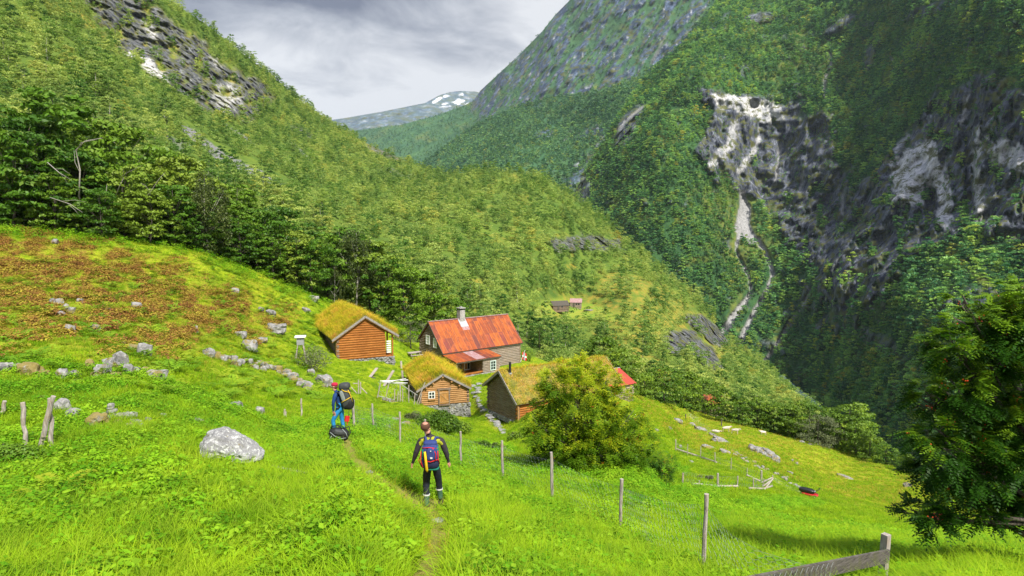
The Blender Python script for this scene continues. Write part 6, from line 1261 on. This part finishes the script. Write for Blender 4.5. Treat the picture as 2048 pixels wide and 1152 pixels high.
mesh_obj('body', body('body', J, ch, Z, e), [M_SKIN, M_BLUE, M_JEAN, M_DKSHOE], e)
mb = MB(); puff(mb, (-.115, 0, 1.735), (.225, .19, .15), e=.9, wr=.01); hat = mb.build('beanie', M_HAT, e, True); mb = MB(); puff(mb, (-.075, 0, 1.655), (.13, .17, .12), e=.85, wr=.02); mb.build('hair', M_HAIR, e, True)
head_parts(e, (-.13, 0, 1.67), (-1, 0, 0), 0, .1, M_SKIN)
k = empty('rucksack', g2+Vector((.27, 0, 1.25)), 0, 'big dark grey trekking rucksack carried by the hiker in blue', 'rucksack')
mb = MB(); puff(mb, (0, 0, .02), (.34, .38, .80), e=.62, wr=.03, seed=2, tilt=-.16); mb.build('main_bag', M_PGREY, k, True)
mb = MB(); puff(mb, (-.05, 0, .43), (.38, .36, .24), e=.65, wr=.03, seed=4, tilt=-.1); mb.build('lid', M_PGREY, k, True)
mb = MB(); puff(mb, (.09, 0, -.17), (.34, .36, .42), e=.65, wr=.03, seed=5); mb.build('lower_bag', M_PBLK, k, True)
mb = MB(); puff(mb, (-.07, -.19, .12), (.13, .06, .38), e=.6, wr=.03, seed=6, tilt=-.3); mb.build('side_pocket', M_PLG, k, True)
mb = MB()
for l in ([(-.2, -.1, .38), (.0, -.2, .3), (.19, -.14, .24)], [(-.12, -.2, -.1), (.05, -.22, .0), (.2, -.12, .08)], [(.12, -.19, .34), (.2, -.12, .12), (.24, -.1, -.1)]): mb.tube(l, .012, 5)
mb.build('strap', M_PYEL, k, True)
mb = MB(); mb.tube([(-.13, -.15, .22), (-.26, -.17, .25), (-.34, -.16, .1), (-.28, -.15, -.12), (-.16, -.15, -.24)], .025, 6); mb.tube([(-.2, -.16, -.28), (-.3, -.17, -.32)], .03, 6); mb.build('shoulder_strap', M_PBLK, k, True)
mb = MB(); mb.tube([(.12, -.12, -.34), (.11, -.12, -.55), (.13, -.12, -.68)], .008, 4); mb.tube([(.2, -.1, -.2), (.23, -.1, -.5), (.21, -.1, -.68)], .008, 4); mb.tube([(.22, -.1, -.62), (.2, -.1, -.7)], .02, 5); mb.build('hanging_cord', M_PBLK, k, True)
# second rucksack lying on the ground
v = G(678, 886); k = empty('rucksack', v+Vector((0, 0, .08)), .3, 'black and grey rucksack lying in the grass in front of the hiker in blue', 'rucksack')
mb = MB(); puff(mb, (0, .05, .17), (.58, .44, .36), e=.62, wr=.04, seed=8, tilt=.18); mb.build('main_bag', M_PBLK, k, True)
mb = MB(); puff(mb, (.0, -.1, .28), (.30, .2, .16), e=.6, wr=.03, seed=9, tilt=.25); mb.build('top_pocket', M_PGREY, k, True)
mb = MB(); puff(mb, (-.04, -.15, .26), (.17, .06, .10), e=.6, wr=.03, seed=10, tilt=.3); mb.build('grey_panel', M_PLG, k, True)
mb = MB()
for l in ([(-.25, -.1, .3), (-.12, -.2, .2), (.05, -.24, .12), (.2, -.15, .1)], [(.1, -.1, .36), (.2, -.15, .25), (.24, -.16, .12)], [(-.2, -.15, .2), (-.28, -.12, .08)]): mb.tube(l, .014, 5)
mb.build('strap', M_PLG, k, True)
mb = MB(); mb.tube([(-.22, .1, .3), (-.2, .05, .43), (.0, 0, .44), (.1, 0, .33)], .02, 5); mb.tube([(.1, 0, .35), (.3, .05, .38), (.33, 0, .2), (.25, -.05, .1)], .018, 5); mb.build('shoulder_strap', M_PBLK, k, True)
v = G(691, 862)+Vector((.0, .25, .0)); k = empty('container', v, .5, 'small red container in the grass just behind the legs of the hiker in blue', 'container')
mb = MB(); mb.box((0, 0, .40), (.16, .10, .2), Matrix.Rotation(.2, 3, 'Y')); mb.build('body', M_PRED, k); mb = MB(); mb.tube([(0, 0, 0), (0, 0, .32)], .02, 6); mb.build('stake', M_PRED, k)

# ---------- sheep on the pasture
s = NT('fleece'); p = s.obj(); n = s.noise(p, 9, 4); s.princ(s.ramp(n, [(.3, (.42, .38, .31)), (.6, (.66, .62, .54))]), .95, s.bump(n, 1., .05), .1); M_WOOL = s.m; M_FACE = plain('sheep_face', (.5, .42, .34))
def sheep(px, py, rz, label, s_=1., lying=False):
    e = empty('sheep', G(px, py), rz, label, 'sheep', None); e.scale = (s_,)*3; L = .36 if lying else 0
    J = dict(pelvis=(.42, 0, .72-L, (.22, .21)), mid=(.0, 0, .70-L, (.26, .25)), chest=(-.38, 0, .72-L, (.22, .21)), neck=(-.58, 0, .84-L, .11), head=(-.72, 0, .90-L, .085), muz=(-.86, 0, .82-L, .05), ear1=(-.70, .13, .93-L, .025), ear2=(-.70, -.13, .93-L, .025), tail=(.64, 0, .62-L, .05))
    ch = [['pelvis', 'mid', 'chest', 'neck', 'head', 'muz'], ['head', 'ear1'], ['head', 'ear2'], ['pelvis', 'tail']]; Z = [('pelvis', 'mid', 0), ('mid', 'chest', 0), ('chest', 'neck', 0), ('neck', 'head', 1), ('head', 'muz', 1), ('head', 'ear1', 1), ('head', 'ear2', 1), ('pelvis', 'tail', 0)]
    if not lying:
        for n_, x, y in (('fl', -.36, .12), ('fr', -.36, -.12)): J[n_+'0'] = (x, y, .55, .07); J[n_+'1'] = (x, y, .30, .035); J[n_+'2'] = (x-.02, y, .03, .032); ch.append(['chest', n_+'0', n_+'1', n_+'2']); Z += [(n_+'0', n_+'1', 1), (n_+'1', n_+'2', 1)]
        for n_, x, y in (('bl', .42, .12), ('br', .42, -.12)): J[n_+'0'] = (x-.04, y, .52, .08); J[n_+'1'] = (x+.08, y, .32, .035); J[n_+'2'] = (x+.02, y, .03, .032); ch.append(['pelvis', n_+'0', n_+'1', n_+'2']); Z += [(n_+'0', n_+'1', 1), (n_+'1', n_+'2', 1)]
    mesh_obj('body', body('body', J, ch, Z, e), [M_WOOL, M_FACE], e)
sheep(1452, 864, R(170), 'white sheep on the pasture edge, second from the left of four', 1.15); sheep(1470, 868, R(150), 'white sheep at the pasture edge, third from the left of four', 1.1); sheep(1526, 871, R(10), 'white sheep by itself at the right, next to the bushes', 1.1); sheep(1432, 867, R(140), 'white sheep lying down, leftmost of the four on the pasture', 1.1, True)
# ---------- stakes, fences, netting
s = NT('weathered_stake'); p = s.obj(); n = s.noise(s.map(p, scale=(8, 8, 1.2)), 4, 5, .65); m_ = s.noise(p, 3, 3); c = s.ramp(n, [(.3, (.16, .13, .11)), (.5, (.36, .32, .29)), (.7, (.50, .46, .42))])
s.princ(s.mix(s.ramp(m_, [(.5, 0.), (.7, .5)]), c, (.30, .19, .10)), .88, s.bump(n, .6, .012)); M_STAKE = s.m
s = NT('galvanised_wire'); s.princ((.24, .27, .27), .45, metal=.3, spec=.5); M_WIRE = s.m
s = NT('rotten_dark_board'); p = s.obj(); n = s.noise(s.map(p, scale=(1.5, 1.5, 9)), 4, 6, .7); s.princ(s.mix(s.ramp(s.noise(p, 5, 5), [(.5, 0.), (.65, .7)]), s.ramp(n, [(.3, (.04, .036, .032)), (.65, (.15, .135, .12))]), (.10, .10, .05)), .9, s.bump(n, .7, .02)); M_ROT = s.m
def post_mesh(h, r, seed, lean=(0, 0), knots=5, flat=True):
    rr = random.Random(seed); mb = MB(); pts = []; rd = []
    for i in range(knots+1): t = i/knots; pts.append((lean[0]*h*t+rr.gauss(0, r*.25), lean[1]*h*t+rr.gauss(0, r*.25), -.25+(h+.25)*t)); rd.append(r*rr.uniform(.88, 1.1))
    mb.tube(pts, rd, 8); return mb
f_ = empty('wire_fence', G(1107, 1003), 0, 'chicken wire fence on wooden stakes running from the hikers down to the right corner', 'fence'); fo = f_.location.copy()
posts = [(603, 835, 38), (708, 862, 62), (747, 861, 54), (801, 893, 70), (853, 912, 74), (922, 938, 76), (1006, 964, 84), (1105, 1004, 102), (1241, 1068, 113), (1407, 1152, 170)]
W_ = []
for i, (x, y, h) in enumerate(posts):
    v = G(x, y); hm = h*v.y/FPX*1.03; r = [.045, .045, .04, .038, .035, .038, .04, .04, .038, .034][i]; mb = post_mesh(hm, r, i+3, (random.uniform(-.03, .02), 0)); mb.v = [tuple(Vector(q)+v-fo) for q in mb.v]; mb.build('post', M_STAKE, f_); W_.append((v, hm))
def netting(pts, hs, cell, r, sag=.0, seed=0, top_wire=True):
    """hexagonal wire mesh hung along ground points"""
    mb = MB(); rr = random.Random(seed); P_ = [Vector(p) for p in pts]; seg = [0]
    for a, b in zip(P_[:-1], P_[1:]): seg.append(seg[-1]+(b-a).length)
    T = seg[-1]
    def at(s_, z):
        s_ = min(max(s_, 0), T-1e-4); i = max(k for k in range(len(seg)) if seg[k] <= s_); i = min(i, len(P_)-2); t = (s_-seg[i])/(seg[i+1]-seg[i]); H_ = hs[i]*(1-t)+hs[i+1]*t-sag*math.sin(math.pi*t)
        b = P_[i].lerp(P_[i+1], t); w = .04*math.sin(s_*2.1+z*3)+.02*math.sin(s_*5.3)
        return b+Vector((w, -w-.03-sag*.6*math.sin(math.pi*t)*(1-z*.3), z*H_))
    nx = int(T/cell); nz = max(2, int(max(hs)/(cell*.9)))
    def wire(a, b):
        d = (b-a); x = d.orthogonal().normalized()*r; y = d.cross(x).normalized()*r; n = len(mb.v)
        for p in (a, b):
            for k in range(3): mb.v.append(tuple(p+x*math.cos(k*2.094)+y*math.sin(k*2.094)))
        for k in range(3): mb.f.append([n+k, n+(k+1) % 3, n+3+(k+1) % 3, n+3+k]); mb.m.append(0)
    for j in range(nz+1):
        for i in range(nx+1):
            o_ = .5 if j % 2 else 0; a = at((i+o_)*cell, j/nz); b = at((i+o_)*cell, (j+.45)/nz)
            if j < nz: wire(a, b); wire(b, at((i+o_+.5)*cell, min(1, (j+1)/nz))); wire(b, at((i+o_-.5)*cell, min(1, (j+1)/nz)))
    if top_wire:
        n = int(T/.4)
        for z in (0.02, 1.0):
            for i in range(n): wire(at(i*T/n, z), at((i+1)*T/n, z))
    return mb
q = [(w[0]-fo) for w in W_]; mb = netting(q[1:], [w[1]*.86 for w in W_[1:]], .15, .0017, .06, 2); o = mb.build('wire_netting', M_WIRE, f_)
# slack end of the netting by the right corner and the dark board with its post
vb = G(1763, 1182); hm = 122*vb.y/FPX
e = empty('board_fence', vb, 0, 'dark mossy board nailed across a squared post at the bottom right', 'fence')
mb = MB(); w_ = .095; tw = Matrix.Rotation(.5, 3, 'Z')
mb.box((0, 0, hm/2-.2), (w_, w_, hm+.4), tw); mb.v = [(x+.03*(z/hm), y, z) for x, y, z in mb.v]; mb.build('post', M_STAKE, e)
a = P(1478, 1174, 6.3)-vb; b = P(1776, 1112, vb.y-.12)-vb; mb = MB(); mb.bar(a, b, .035, .19); mb.build('board', M_ROT, e)
mb = MB(); c_ = P(1757, 1105, vb.y-.15)-vb; mb.tube([c_, c_+Vector((0, -.03, 0))], .008, 6); c_ = P(1765, 1122, vb.y-.15)-vb; mb.tube([c_, c_+Vector((0, -.03, 0))], .008, 6); mb.build('nail', M_IRON, e)
L1 = [G(1407, 1152), G(1500, 1180), G(1600, 1185), G(1700, 1215)]; hh = [.86*W_[-1][1], .62, .45, .25]
mb = netting([p-L1[0] for p in L1], hh, .13, .002, .05, 5); e2 = mb.build('slack_netting', M_WIRE, None); e2.location = L1[0]; props(e2, 'slack piece of chicken wire sagging from the last stake towards the dark board', 'netting')
mb = MB(); NB_ = []
for i in range(16):
    t = .02+.5*i/15; p0 = a.lerp(b, t); off = Vector((0, -.045, 0)); z0 = Vector((0, 0, -.10)); z1 = Vector((0, 0, .10))
    st = (b-a).normalized()*.055
    for (u1, u2) in ((p0+z1, p0+z1*.35+st), (p0+z1*.35+st, p0-z1*.35+st), (p0-z1*.35+st, p0-z1), (p0+z1*.35+st, p0+z1+st*2)): mb.tube([u1+off, u2+off], .0028, 4, False)
mb.build('netting_edge', M_WIRE, e)
# grey stakes at the left
for i, (x, y, h, lean, r, lab) in enumerate([(53, 906, 105, (-.02, 0), .045, 'knotty upright grey stake at far left, left of the leaning pair'), (104, 900, 108, (.02, 0), .05, 'dark knotty upright stake crossed by the leaning pole'), (71, 906, 118, (.36, 0), .055, 'pale split pole leaning to the right against the dark stake'), (-4, 835, 34, (.5, 0), .05, 'thick grey stake cut by the left border of the picture')]):
    v = G(x, y); hm = h*v.y/FPX; mb = post_mesh(hm, r, i+40, lean, 8); o = mb.build('stake', M_STAKE, None); o.location = v; props(o, lab, 'stake')
for i, (x, y, h, lab) in enumerate([(567, 832, 14, 'short pale stake left of the pointed one in the middle meadow'), (570, 833, 10, 'tiny stake in the grass beside the short pale one')]):
    v = G(x, y); mb = post_mesh(h*v.y/FPX, .045, i+50, (.2, 0), 4); o = mb.build('stake', M_STAKE, None); o.location = v; props(o, lab, 'stake')
# gate frame above the fence
v = G(716, 788); e = empty('gate_frame', v, 0, 'broken grey gate frame with slanting struts right of the big rucksack', 'fence'); kk = v.y/FPX
def lp(x, y, dy=0): return P(x, y, v.y+dy)-v
for ps in ([(717, 788), (717, 760)], [(721, 787), (721, 764)]): mb = MB(); mb.tube([lp(*p) for p in ps], .055, 6); mb.build('post', M_STAKE, e)
for ps in ([(702, 774), (716, 789)], [(721, 774), (734, 787)], [(706, 767), (718, 767)]): mb = MB(); mb.tube([lp(*p) for p in ps], .045, 6); mb.build('strut', M_STAKE, e)
# chicken run beside the small cabin
v = G(800, 812); e = empty('chicken_run', v, 0, 'enclosure of pale poles and netting between the left cabin and the small cabin', 'enclosure')
Yl = lambda x: float(np.interp(x, [756, 838], [54.5, 54]))
def cp(x, y, dy=0): return P(x, y, Yl(x)+dy)-v
for (x0, y0, x1, y1, r) in [(755, 792, 761, 765, .06), (772, 790, 778, 766, .05), (800.5, 803, 800.5, 766, .06), (817.5, 810, 817.5, 770, .05), (789, 797, 789.5, 778, .05), (805, 801, 805.5, 777, .045), (795, 800, 796.5, 783, .05), (828, 812, 830, 786, .05)]: mb = MB(); mb.tube([cp(x0, y0+3), cp(x1, y1)], r, 6); mb.build('pole', M_STAKE, e)
for (x0, y0, x1, y1) in [(760, 762, 816, 760), (762, 762, 815, 766), (765, 764, 812, 768), (800, 767, 834, 790), (775, 764, 812, 757), (756, 791, 800, 803)]: mb = MB(); mb.tube([cp(x0, y0), cp(x1, y1, 1.2)], .035, 5); mb.build('rail', M_FLASH, e)
def run_net(pl, hs, cell=.28, r=.012): return netting([cp(*q) for q in pl], hs, cell, r, 0, 4)
mb = run_net([(757, 793), (800, 806), (836, 818)], [1.35, 1.75, 1.3], .4, .007); mb.build('netting', M_FLASH, e)
mb = MB(); 
for i in range(6): mb.box(cp(768+i*6, 798+i*1.6), (.3, .25, .16), Matrix.Rotation(i, 3, 'Z'))
mb.build('stone_base', M_ROCK, e)
# planks and logs lying about
for i, (x0, y0, x1, y1, w, lab, mt) in enumerate([(740, 754, 754, 736, .32, 'pale plank propped in the grass below the left cabin', M_STAKE), (768, 772, 787, 741, .30, 'long weathered plank leaning towards the pole enclosure', M_STAKE), (744, 756, 759, 763, .34, 'short thick log lying below the propped plank', M_ROT), (784, 702, 806, 720, .30, 'weathered board lying on the slope right of the left cabin', M_BOARD), (803, 737, 802, 722, .22, 'upright grey slab standing left of the small cabin roof', M_STAKE), (806, 762, 804, 741, .22, 'upright board between the pole enclosure and the small cabin roof', M_STAKE), (828, 822, 850, 765, .09, 'thin pole leaning on the left corner of the small log cabin', M_STAKE), (833, 825, 844, 787, .07, 'thinner pole leaning beside the other at the small cabin corner', M_STAKE), (716, 747, 735, 764, .16, 'grey board lying in the grass behind the big rucksack', M_STAKE)]):
    va = G(x0, y0); Y0 = va.y if i not in (6, 7) else 54.8; Y1 = Y0+(1.2 if i not in (4, 5) else .1); a = P(x0, y0, Y0); b = P(x1, y1, Y1 if i not in (6, 7) else 55.)
    mb = MB(); 
    if i in (2, 6, 7): mb.tube([Vector((0, 0, 0)), (b-a)*.5+Vector((0, 0, .03)), b-a], w/2, 7)
    else: mb.bar(Vector((0, 0, 0)), b-a, w, .07)
    o = mb.build('log' if i == 2 else 'pole' if i in (6, 7) else 'plank', mt, None); o.location = a; props(o, lab, 'log' if i == 2 else 'pole' if i in (6, 7) else 'plank')
va = G(524, 934); b = G(612, 953); mb = MB(); mb.bar(Vector((0, 0, .05)), b-va+Vector((0, 0, .05)), .10, .06); o = mb.build('plank', M_STAKE, None); o.location = va; props(o, 'narrow pale plank half hidden in the grass right of the lichen boulder', 'plank')
# picnic table
v = G(830, 714)+Vector((0, -.5, 0)); e = empty('picnic_table', v, R(35), 'weathered picnic table on the grass at the left end of the red roofed house', 'table'); mb = MB()
for i in range(4): mb.box((0, -.3+i*.2, .75), (1.8, .17, .05))
mb.build('tabletop', M_STAKE, e)
for yy in (-.75, .75): mb = MB(); mb.box((0, yy, .45), (1.8, .26, .05)); mb.build('bench', M_STAKE, e)
for xx in (-.6, .6): mb = MB(); mb.bar((xx, -.7, 0), (xx, -.2, .73), .05, .1); mb.bar((xx, .7, 0), (xx, .2, .73), .05, .1); mb.bar((xx+.05, -.85, .4), (xx+.05, .85, .4), .05, .1); mb.build('leg', M_STAKE, e)
# weather box on its stand
v = G(602, 724); e = empty('weather_box', v, R(15), 'white louvered weather box on splayed legs at the left of the left cabin', 'weather station'); kk = v.y/FPX; mb = MB(); mb.box((0, 0, 52*kk), (21*kk, 20*kk, 2.5*kk)); mb.build('roof', M_WHITE, e)
mb = MB(); mb.box((0, 0, 43*kk), (13*kk, 12*kk, 15*kk))
for i in range(7): mb.box((0, 0, (37+i*2)*kk), (14.2*kk, 13.2*kk, .7*kk))
mb.build('louvered_box', M_FLASH, e)
for sx_ in (-1, 1):
    for sy in (-1, 1): mb = MB(); mb.tube([(sx_*11*kk, sy*9*kk, -2*kk), (sx_*5*kk, sy*5*kk, 36*kk)], 1.0*kk, 6); mb.build('leg', M_STAKE, e)
# flag by the house
v = (H2.e.matrix_basis @ Vector((H2.L+.2, .2, -3.2))); a = P(1039.5, 722, v.y); b = P(1050, 700, v.y+.1); e = empty('flag', a, 0, 'small red flag with a white and blue cross at the farm house corner', 'flag'); mb = MB(); mb.tube([Vector((0, 0, -.4)), b-a], .035, 6); mb.build('flagpole', M_WHITE, e)
d_ = b-a; c0 = d_*.92; kk = v.y/FPX
def fl(name, u0, u1, z0, z1, m, off=0.):
    mb = MB(); n = 6; V = []
    for i in range(n+1):
        t = u0+(u1-u0)*i/n; y = .05*math.sin(t*9)+off
        for z in (z0, z1):
            for th in (-.008, .008): V.append((c0.x-.35+t*.55*1.2, c0.y+y+th, c0.z-.15-z*1.25-t*.25))
    F = []
    for i in range(n): o_ = i*4; F += [(o_, o_+4, o_+6, o_+2), (o_+1, o_+3, o_+7, o_+5), (o_, o_+1, o_+5, o_+4), (o_+2, o_+6, o_+7, o_+3)]
    mb.add(V, F); return mb.build(name, m, e)
fl('cloth', 0, 1, 0, .9, M_PRED); fl('white_cross', .3, .62, 0, .9, M_WHITE, -.025); fl('blue_cross', .4, .52, 0, .9, M_PBLUE, -.045); fl('white_cross', 0, 1, .36, .56, M_WHITE, -.03)
# low fenced plot on the right
v = G(1440, 950); e = empty('garden_fence', v, 0, 'low wire fenced garden plot with thin posts and ground beams on the right pasture', 'fence')
def gp(x, y): return G(x, y)-v
for i, (x0, y0, y1, r) in enumerate([(1351.6, 901, 878, .05), (1375, 911, 887, .03), (1400.6, 916, 892, .035), (1430, 927, 904, .045), (1462, 939, 915, .035), (1493.5, 953, 935, .03), (1523, 962, 940, .075), (1545, 960, 950, .05), (1364.5, 968, 945, .05), (1399, 971, 960, .035), (1435, 975, 945, .06), (1474, 975, 951, .04), (1507, 979, 956, .04), (1527, 974, 957, .04)]):
    a = gp(x0, y0); k = (a+v).y/FPX; mb = MB(); mb.tube([a-Vector((0, 0, .2)), a+Vector((.03*(i % 3-1), 0, (y0-y1)*k))], r, 6); mb.build('post', M_STAKE, e)
for l in ([(1351, 900), (1392, 913), (1433, 927)], [(1493, 953), (1520, 965)], [(1384, 971.5), (1433, 976), (1475, 976)], [(1499, 980), (1527, 981), (1544, 975)]): mb = MB(); mb.tube([gp(*p)+Vector((0, 0, .12)) for p in l], .07, 7); mb.build('beam', M_STAKE, e)
for (x0, y0, x1, y1) in [(1528, 980, 1546, 957), (1524, 974, 1543, 960), (1521, 966, 1545, 955)]: a = gp(x0, y0); mb = MB(); mb.tube([a, P(x1, y1, (a+v).y+.6)-v], .05, 6); mb.build('brace', M_STAKE, e)
for pl in ([(1351, 901), (1375, 911), (1400, 917), (1430, 928), (1462, 940), (1493, 954), (1523, 963)], [(1364, 968), (1399, 972), (1435, 976), (1474, 976), (1507, 980), (1544, 976)]): mb = netting([gp(*p) for p in pl], [.72]*len(pl), .3, .004, 0, 3); mb.build('netting', M_WIRE, e)
# little posts near the shack
for i, (x, y, h, lab) in enumerate([(1371, 838, 10, 'thin dark post standing alone at the top of the right pasture'), (1432, 838, 11, 'dark gatepost under the birch beside the grey shack'), (1443, 853, 17, 'dark post in front of the birches right of the shack')]):
    v_ = G(x, y); mb = post_mesh(h*v_.y/FPX, .11, i+60, (0, 0), 3); o = mb.build('stake', M_ROT, None); o.location = v_; props(o, lab, 'stake')
# garden machine
v = G(1617, 992); kk = v.y/FPX; e = empty('garden_machine', v, R(-38), 'black and red garden machine on the right hand pasture', 'machine')
s = NT('black_plastic'); s.princ((.012, .012, .014), .35, spec=.5); M_BP = s.m; s = NT('red_enamel'); s.princ((.40, .012, .02), .4, spec=.5); M_RE = s.m
mb = MB(); puff(mb, (-.15, 0, .48), (1.25, .62, .36), e=.6, wr=.02, sub=3); mb.build('cover', M_BP, e, True); mb = MB(); puff(mb, (.1, -.05, .22), (1.35, .66, .2), e=.5, wr=.01); mb.build('deck', M_RE, e, True)
for x_, y_ in ((-.55, -.33), (.55, -.33), (-.55, .33), (.55, .33)):
    mb = MB(); mb.tube([(x_, y_-.05, .14), (x_, y_+.05, .14)], .15, 14); wh = mb.build('wheel', M_BP, e); mb = MB(); mb.tube([(x_, y_-.06, .14), (x_, y_+.06, .14)], .06, 10); mb.build('hub', M_SILV, wh)
mb = MB(); puff(mb, (.42, 0, .5), (.3, .3, .14), e=.7, wr=.02); mb.build('engine_cover', M_PLG, e, True); mb = MB(); mb.tube([(.4, .2, .4), (.85, .2, .85), (.85, -.2, .85), (.4, -.2, .4)], .02, 6); mb.build('handle', M_IRON, e, True)
# bushes close to the cabins
def bush(px, py, w, h, mat, label, seed, lobes=6, n=2600, leaf=.13, name='bush'):
    v = G(px, py); k = v.y/FPX; rr = random.Random(seed); rng = np.random.default_rng(seed); P_ = []; Q = []; T = []
    e = empty(name, v, 0, label, 'bush'); V_ = []; 
    for i in range(lobes):
        cx = rr.uniform(-.38, .38)*w*k; cz = rr.uniform(.3, .62)*h*k*(1-abs(cx/(w*k))*.8); r = rr.uniform(.24, .36)*h*k; cy = rr.uniform(-.3, .3)*h*k; m = n//lobes; d = unit(rng, m); c = np.array([cx, cy, cz])+d*(r*(.45+.6*rng.random(m)**.5))[:, None]*np.array([1.5, 1.2, 1.15])
        c[:, 2] = np.maximum(c[:, 2], 0); V, F = quads(c, d*.6+unit(rng, m)*.6+np.array([0, 0, .6]), unit(rng, m)+d-np.array([0, 0, .3]), leaf*(.7+.6*rng.random(m)), leaf*.6*(.7+.6*rng.random(m))); V_.append(V); T.append(np.clip(.45+.25*rr.gauss(0, 1)+.2*rng.normal(size=m), 0, 1))
    V = np.concatenate(V_); me = np_mesh('foliage', V, np.arange(len(V)).reshape(-1, 4), {'tint': ('FACE', np.concatenate(T))}); mesh_obj('foliage', me, mat, e)
    mb = MB()
    for i in range(8): mb.tube([(rr.uniform(-.2, .2)*w*k, 0, -.1), (rr.uniform(-.4, .4)*w*k, rr.uniform(-.2, .2)*h*k, rr.uniform(.5, .8)*h*k)], [.03, .01], 4)
    mb.build('stems', M_BARK, e)
bush(872, 862, 74, 48, ML_BUSH, 'bright green leafy bush in front of the small log cabin', 3, 10, 5200, .15); bush(915, 868, 44, 34, ML_BUSH, 'lower right hand bush below the stone base of the small cabin', 4, 6, 2400, .14)
bush(828, 842, 34, 22, ML_WILLOW, 'low greyish bush left of the leafy bush by the small cabin', 5, 5, 1300, .12); bush(626, 742, 46, 62, ML_WILLOW, 'spindly pale flowered shrub at the left corner of the left cabin', 6, 8, 2300, .13, 'shrub')
bush(965, 900, 80, 22, ML_BUSH, 'long low tangle of weeds behind the stakes right of the walking man', 8, 9, 2600, .12); bush(1034, 880, 30, 24, ML_BUSH, 'small bush between the barn corner and the rowan', 9, 4, 900, .13); bush(1000, 905, 40, 18, ML_WILLOW, 'pale dry weeds beside the long low tangle', 10, 5, 1000, .12)
bush(1400, 958, 62, 8, ML_WILLOW, 'flat patch of grey green crop inside the fenced garden plot', 11, 10, 1800, .14, 'crop_bed'); bush(1055, 722, 34, 32, ML_BUSH, 'yellow green bush behind the flag at the farm house corner', 12, 6, 1500, .2); bush(800, 672, 30, 18, ML_BUSH, 'bush between the left cabin and the wood edge', 13, 5, 1200, .2)
bush(20, 935, 90, 60, ML_BELT, 'dark shady bush at the left border below the first stake', 14, 8, 3000, .07)
# ---------- air: one closed box of thin blue haze round everything
hz = MB(); zlo, zhi = -460., 1900.
hz.box((500, 5500, (zlo+zhi)/2), (16000, 13000, zhi-zlo)); s = NT('haze'); pv = s.n('ShaderNodeVolumePrincipled'); pv.inputs['Color'].default_value = (.72, .86, 1., 1); pv.inputs['Density'].default_value = .000038; pv.inputs['Anisotropy'].default_value = .2
s.t.links.new(pv.outputs[0], s.out.inputs['Volume']); o = hz.build('haze', s.m); props(o, kind='stuff')
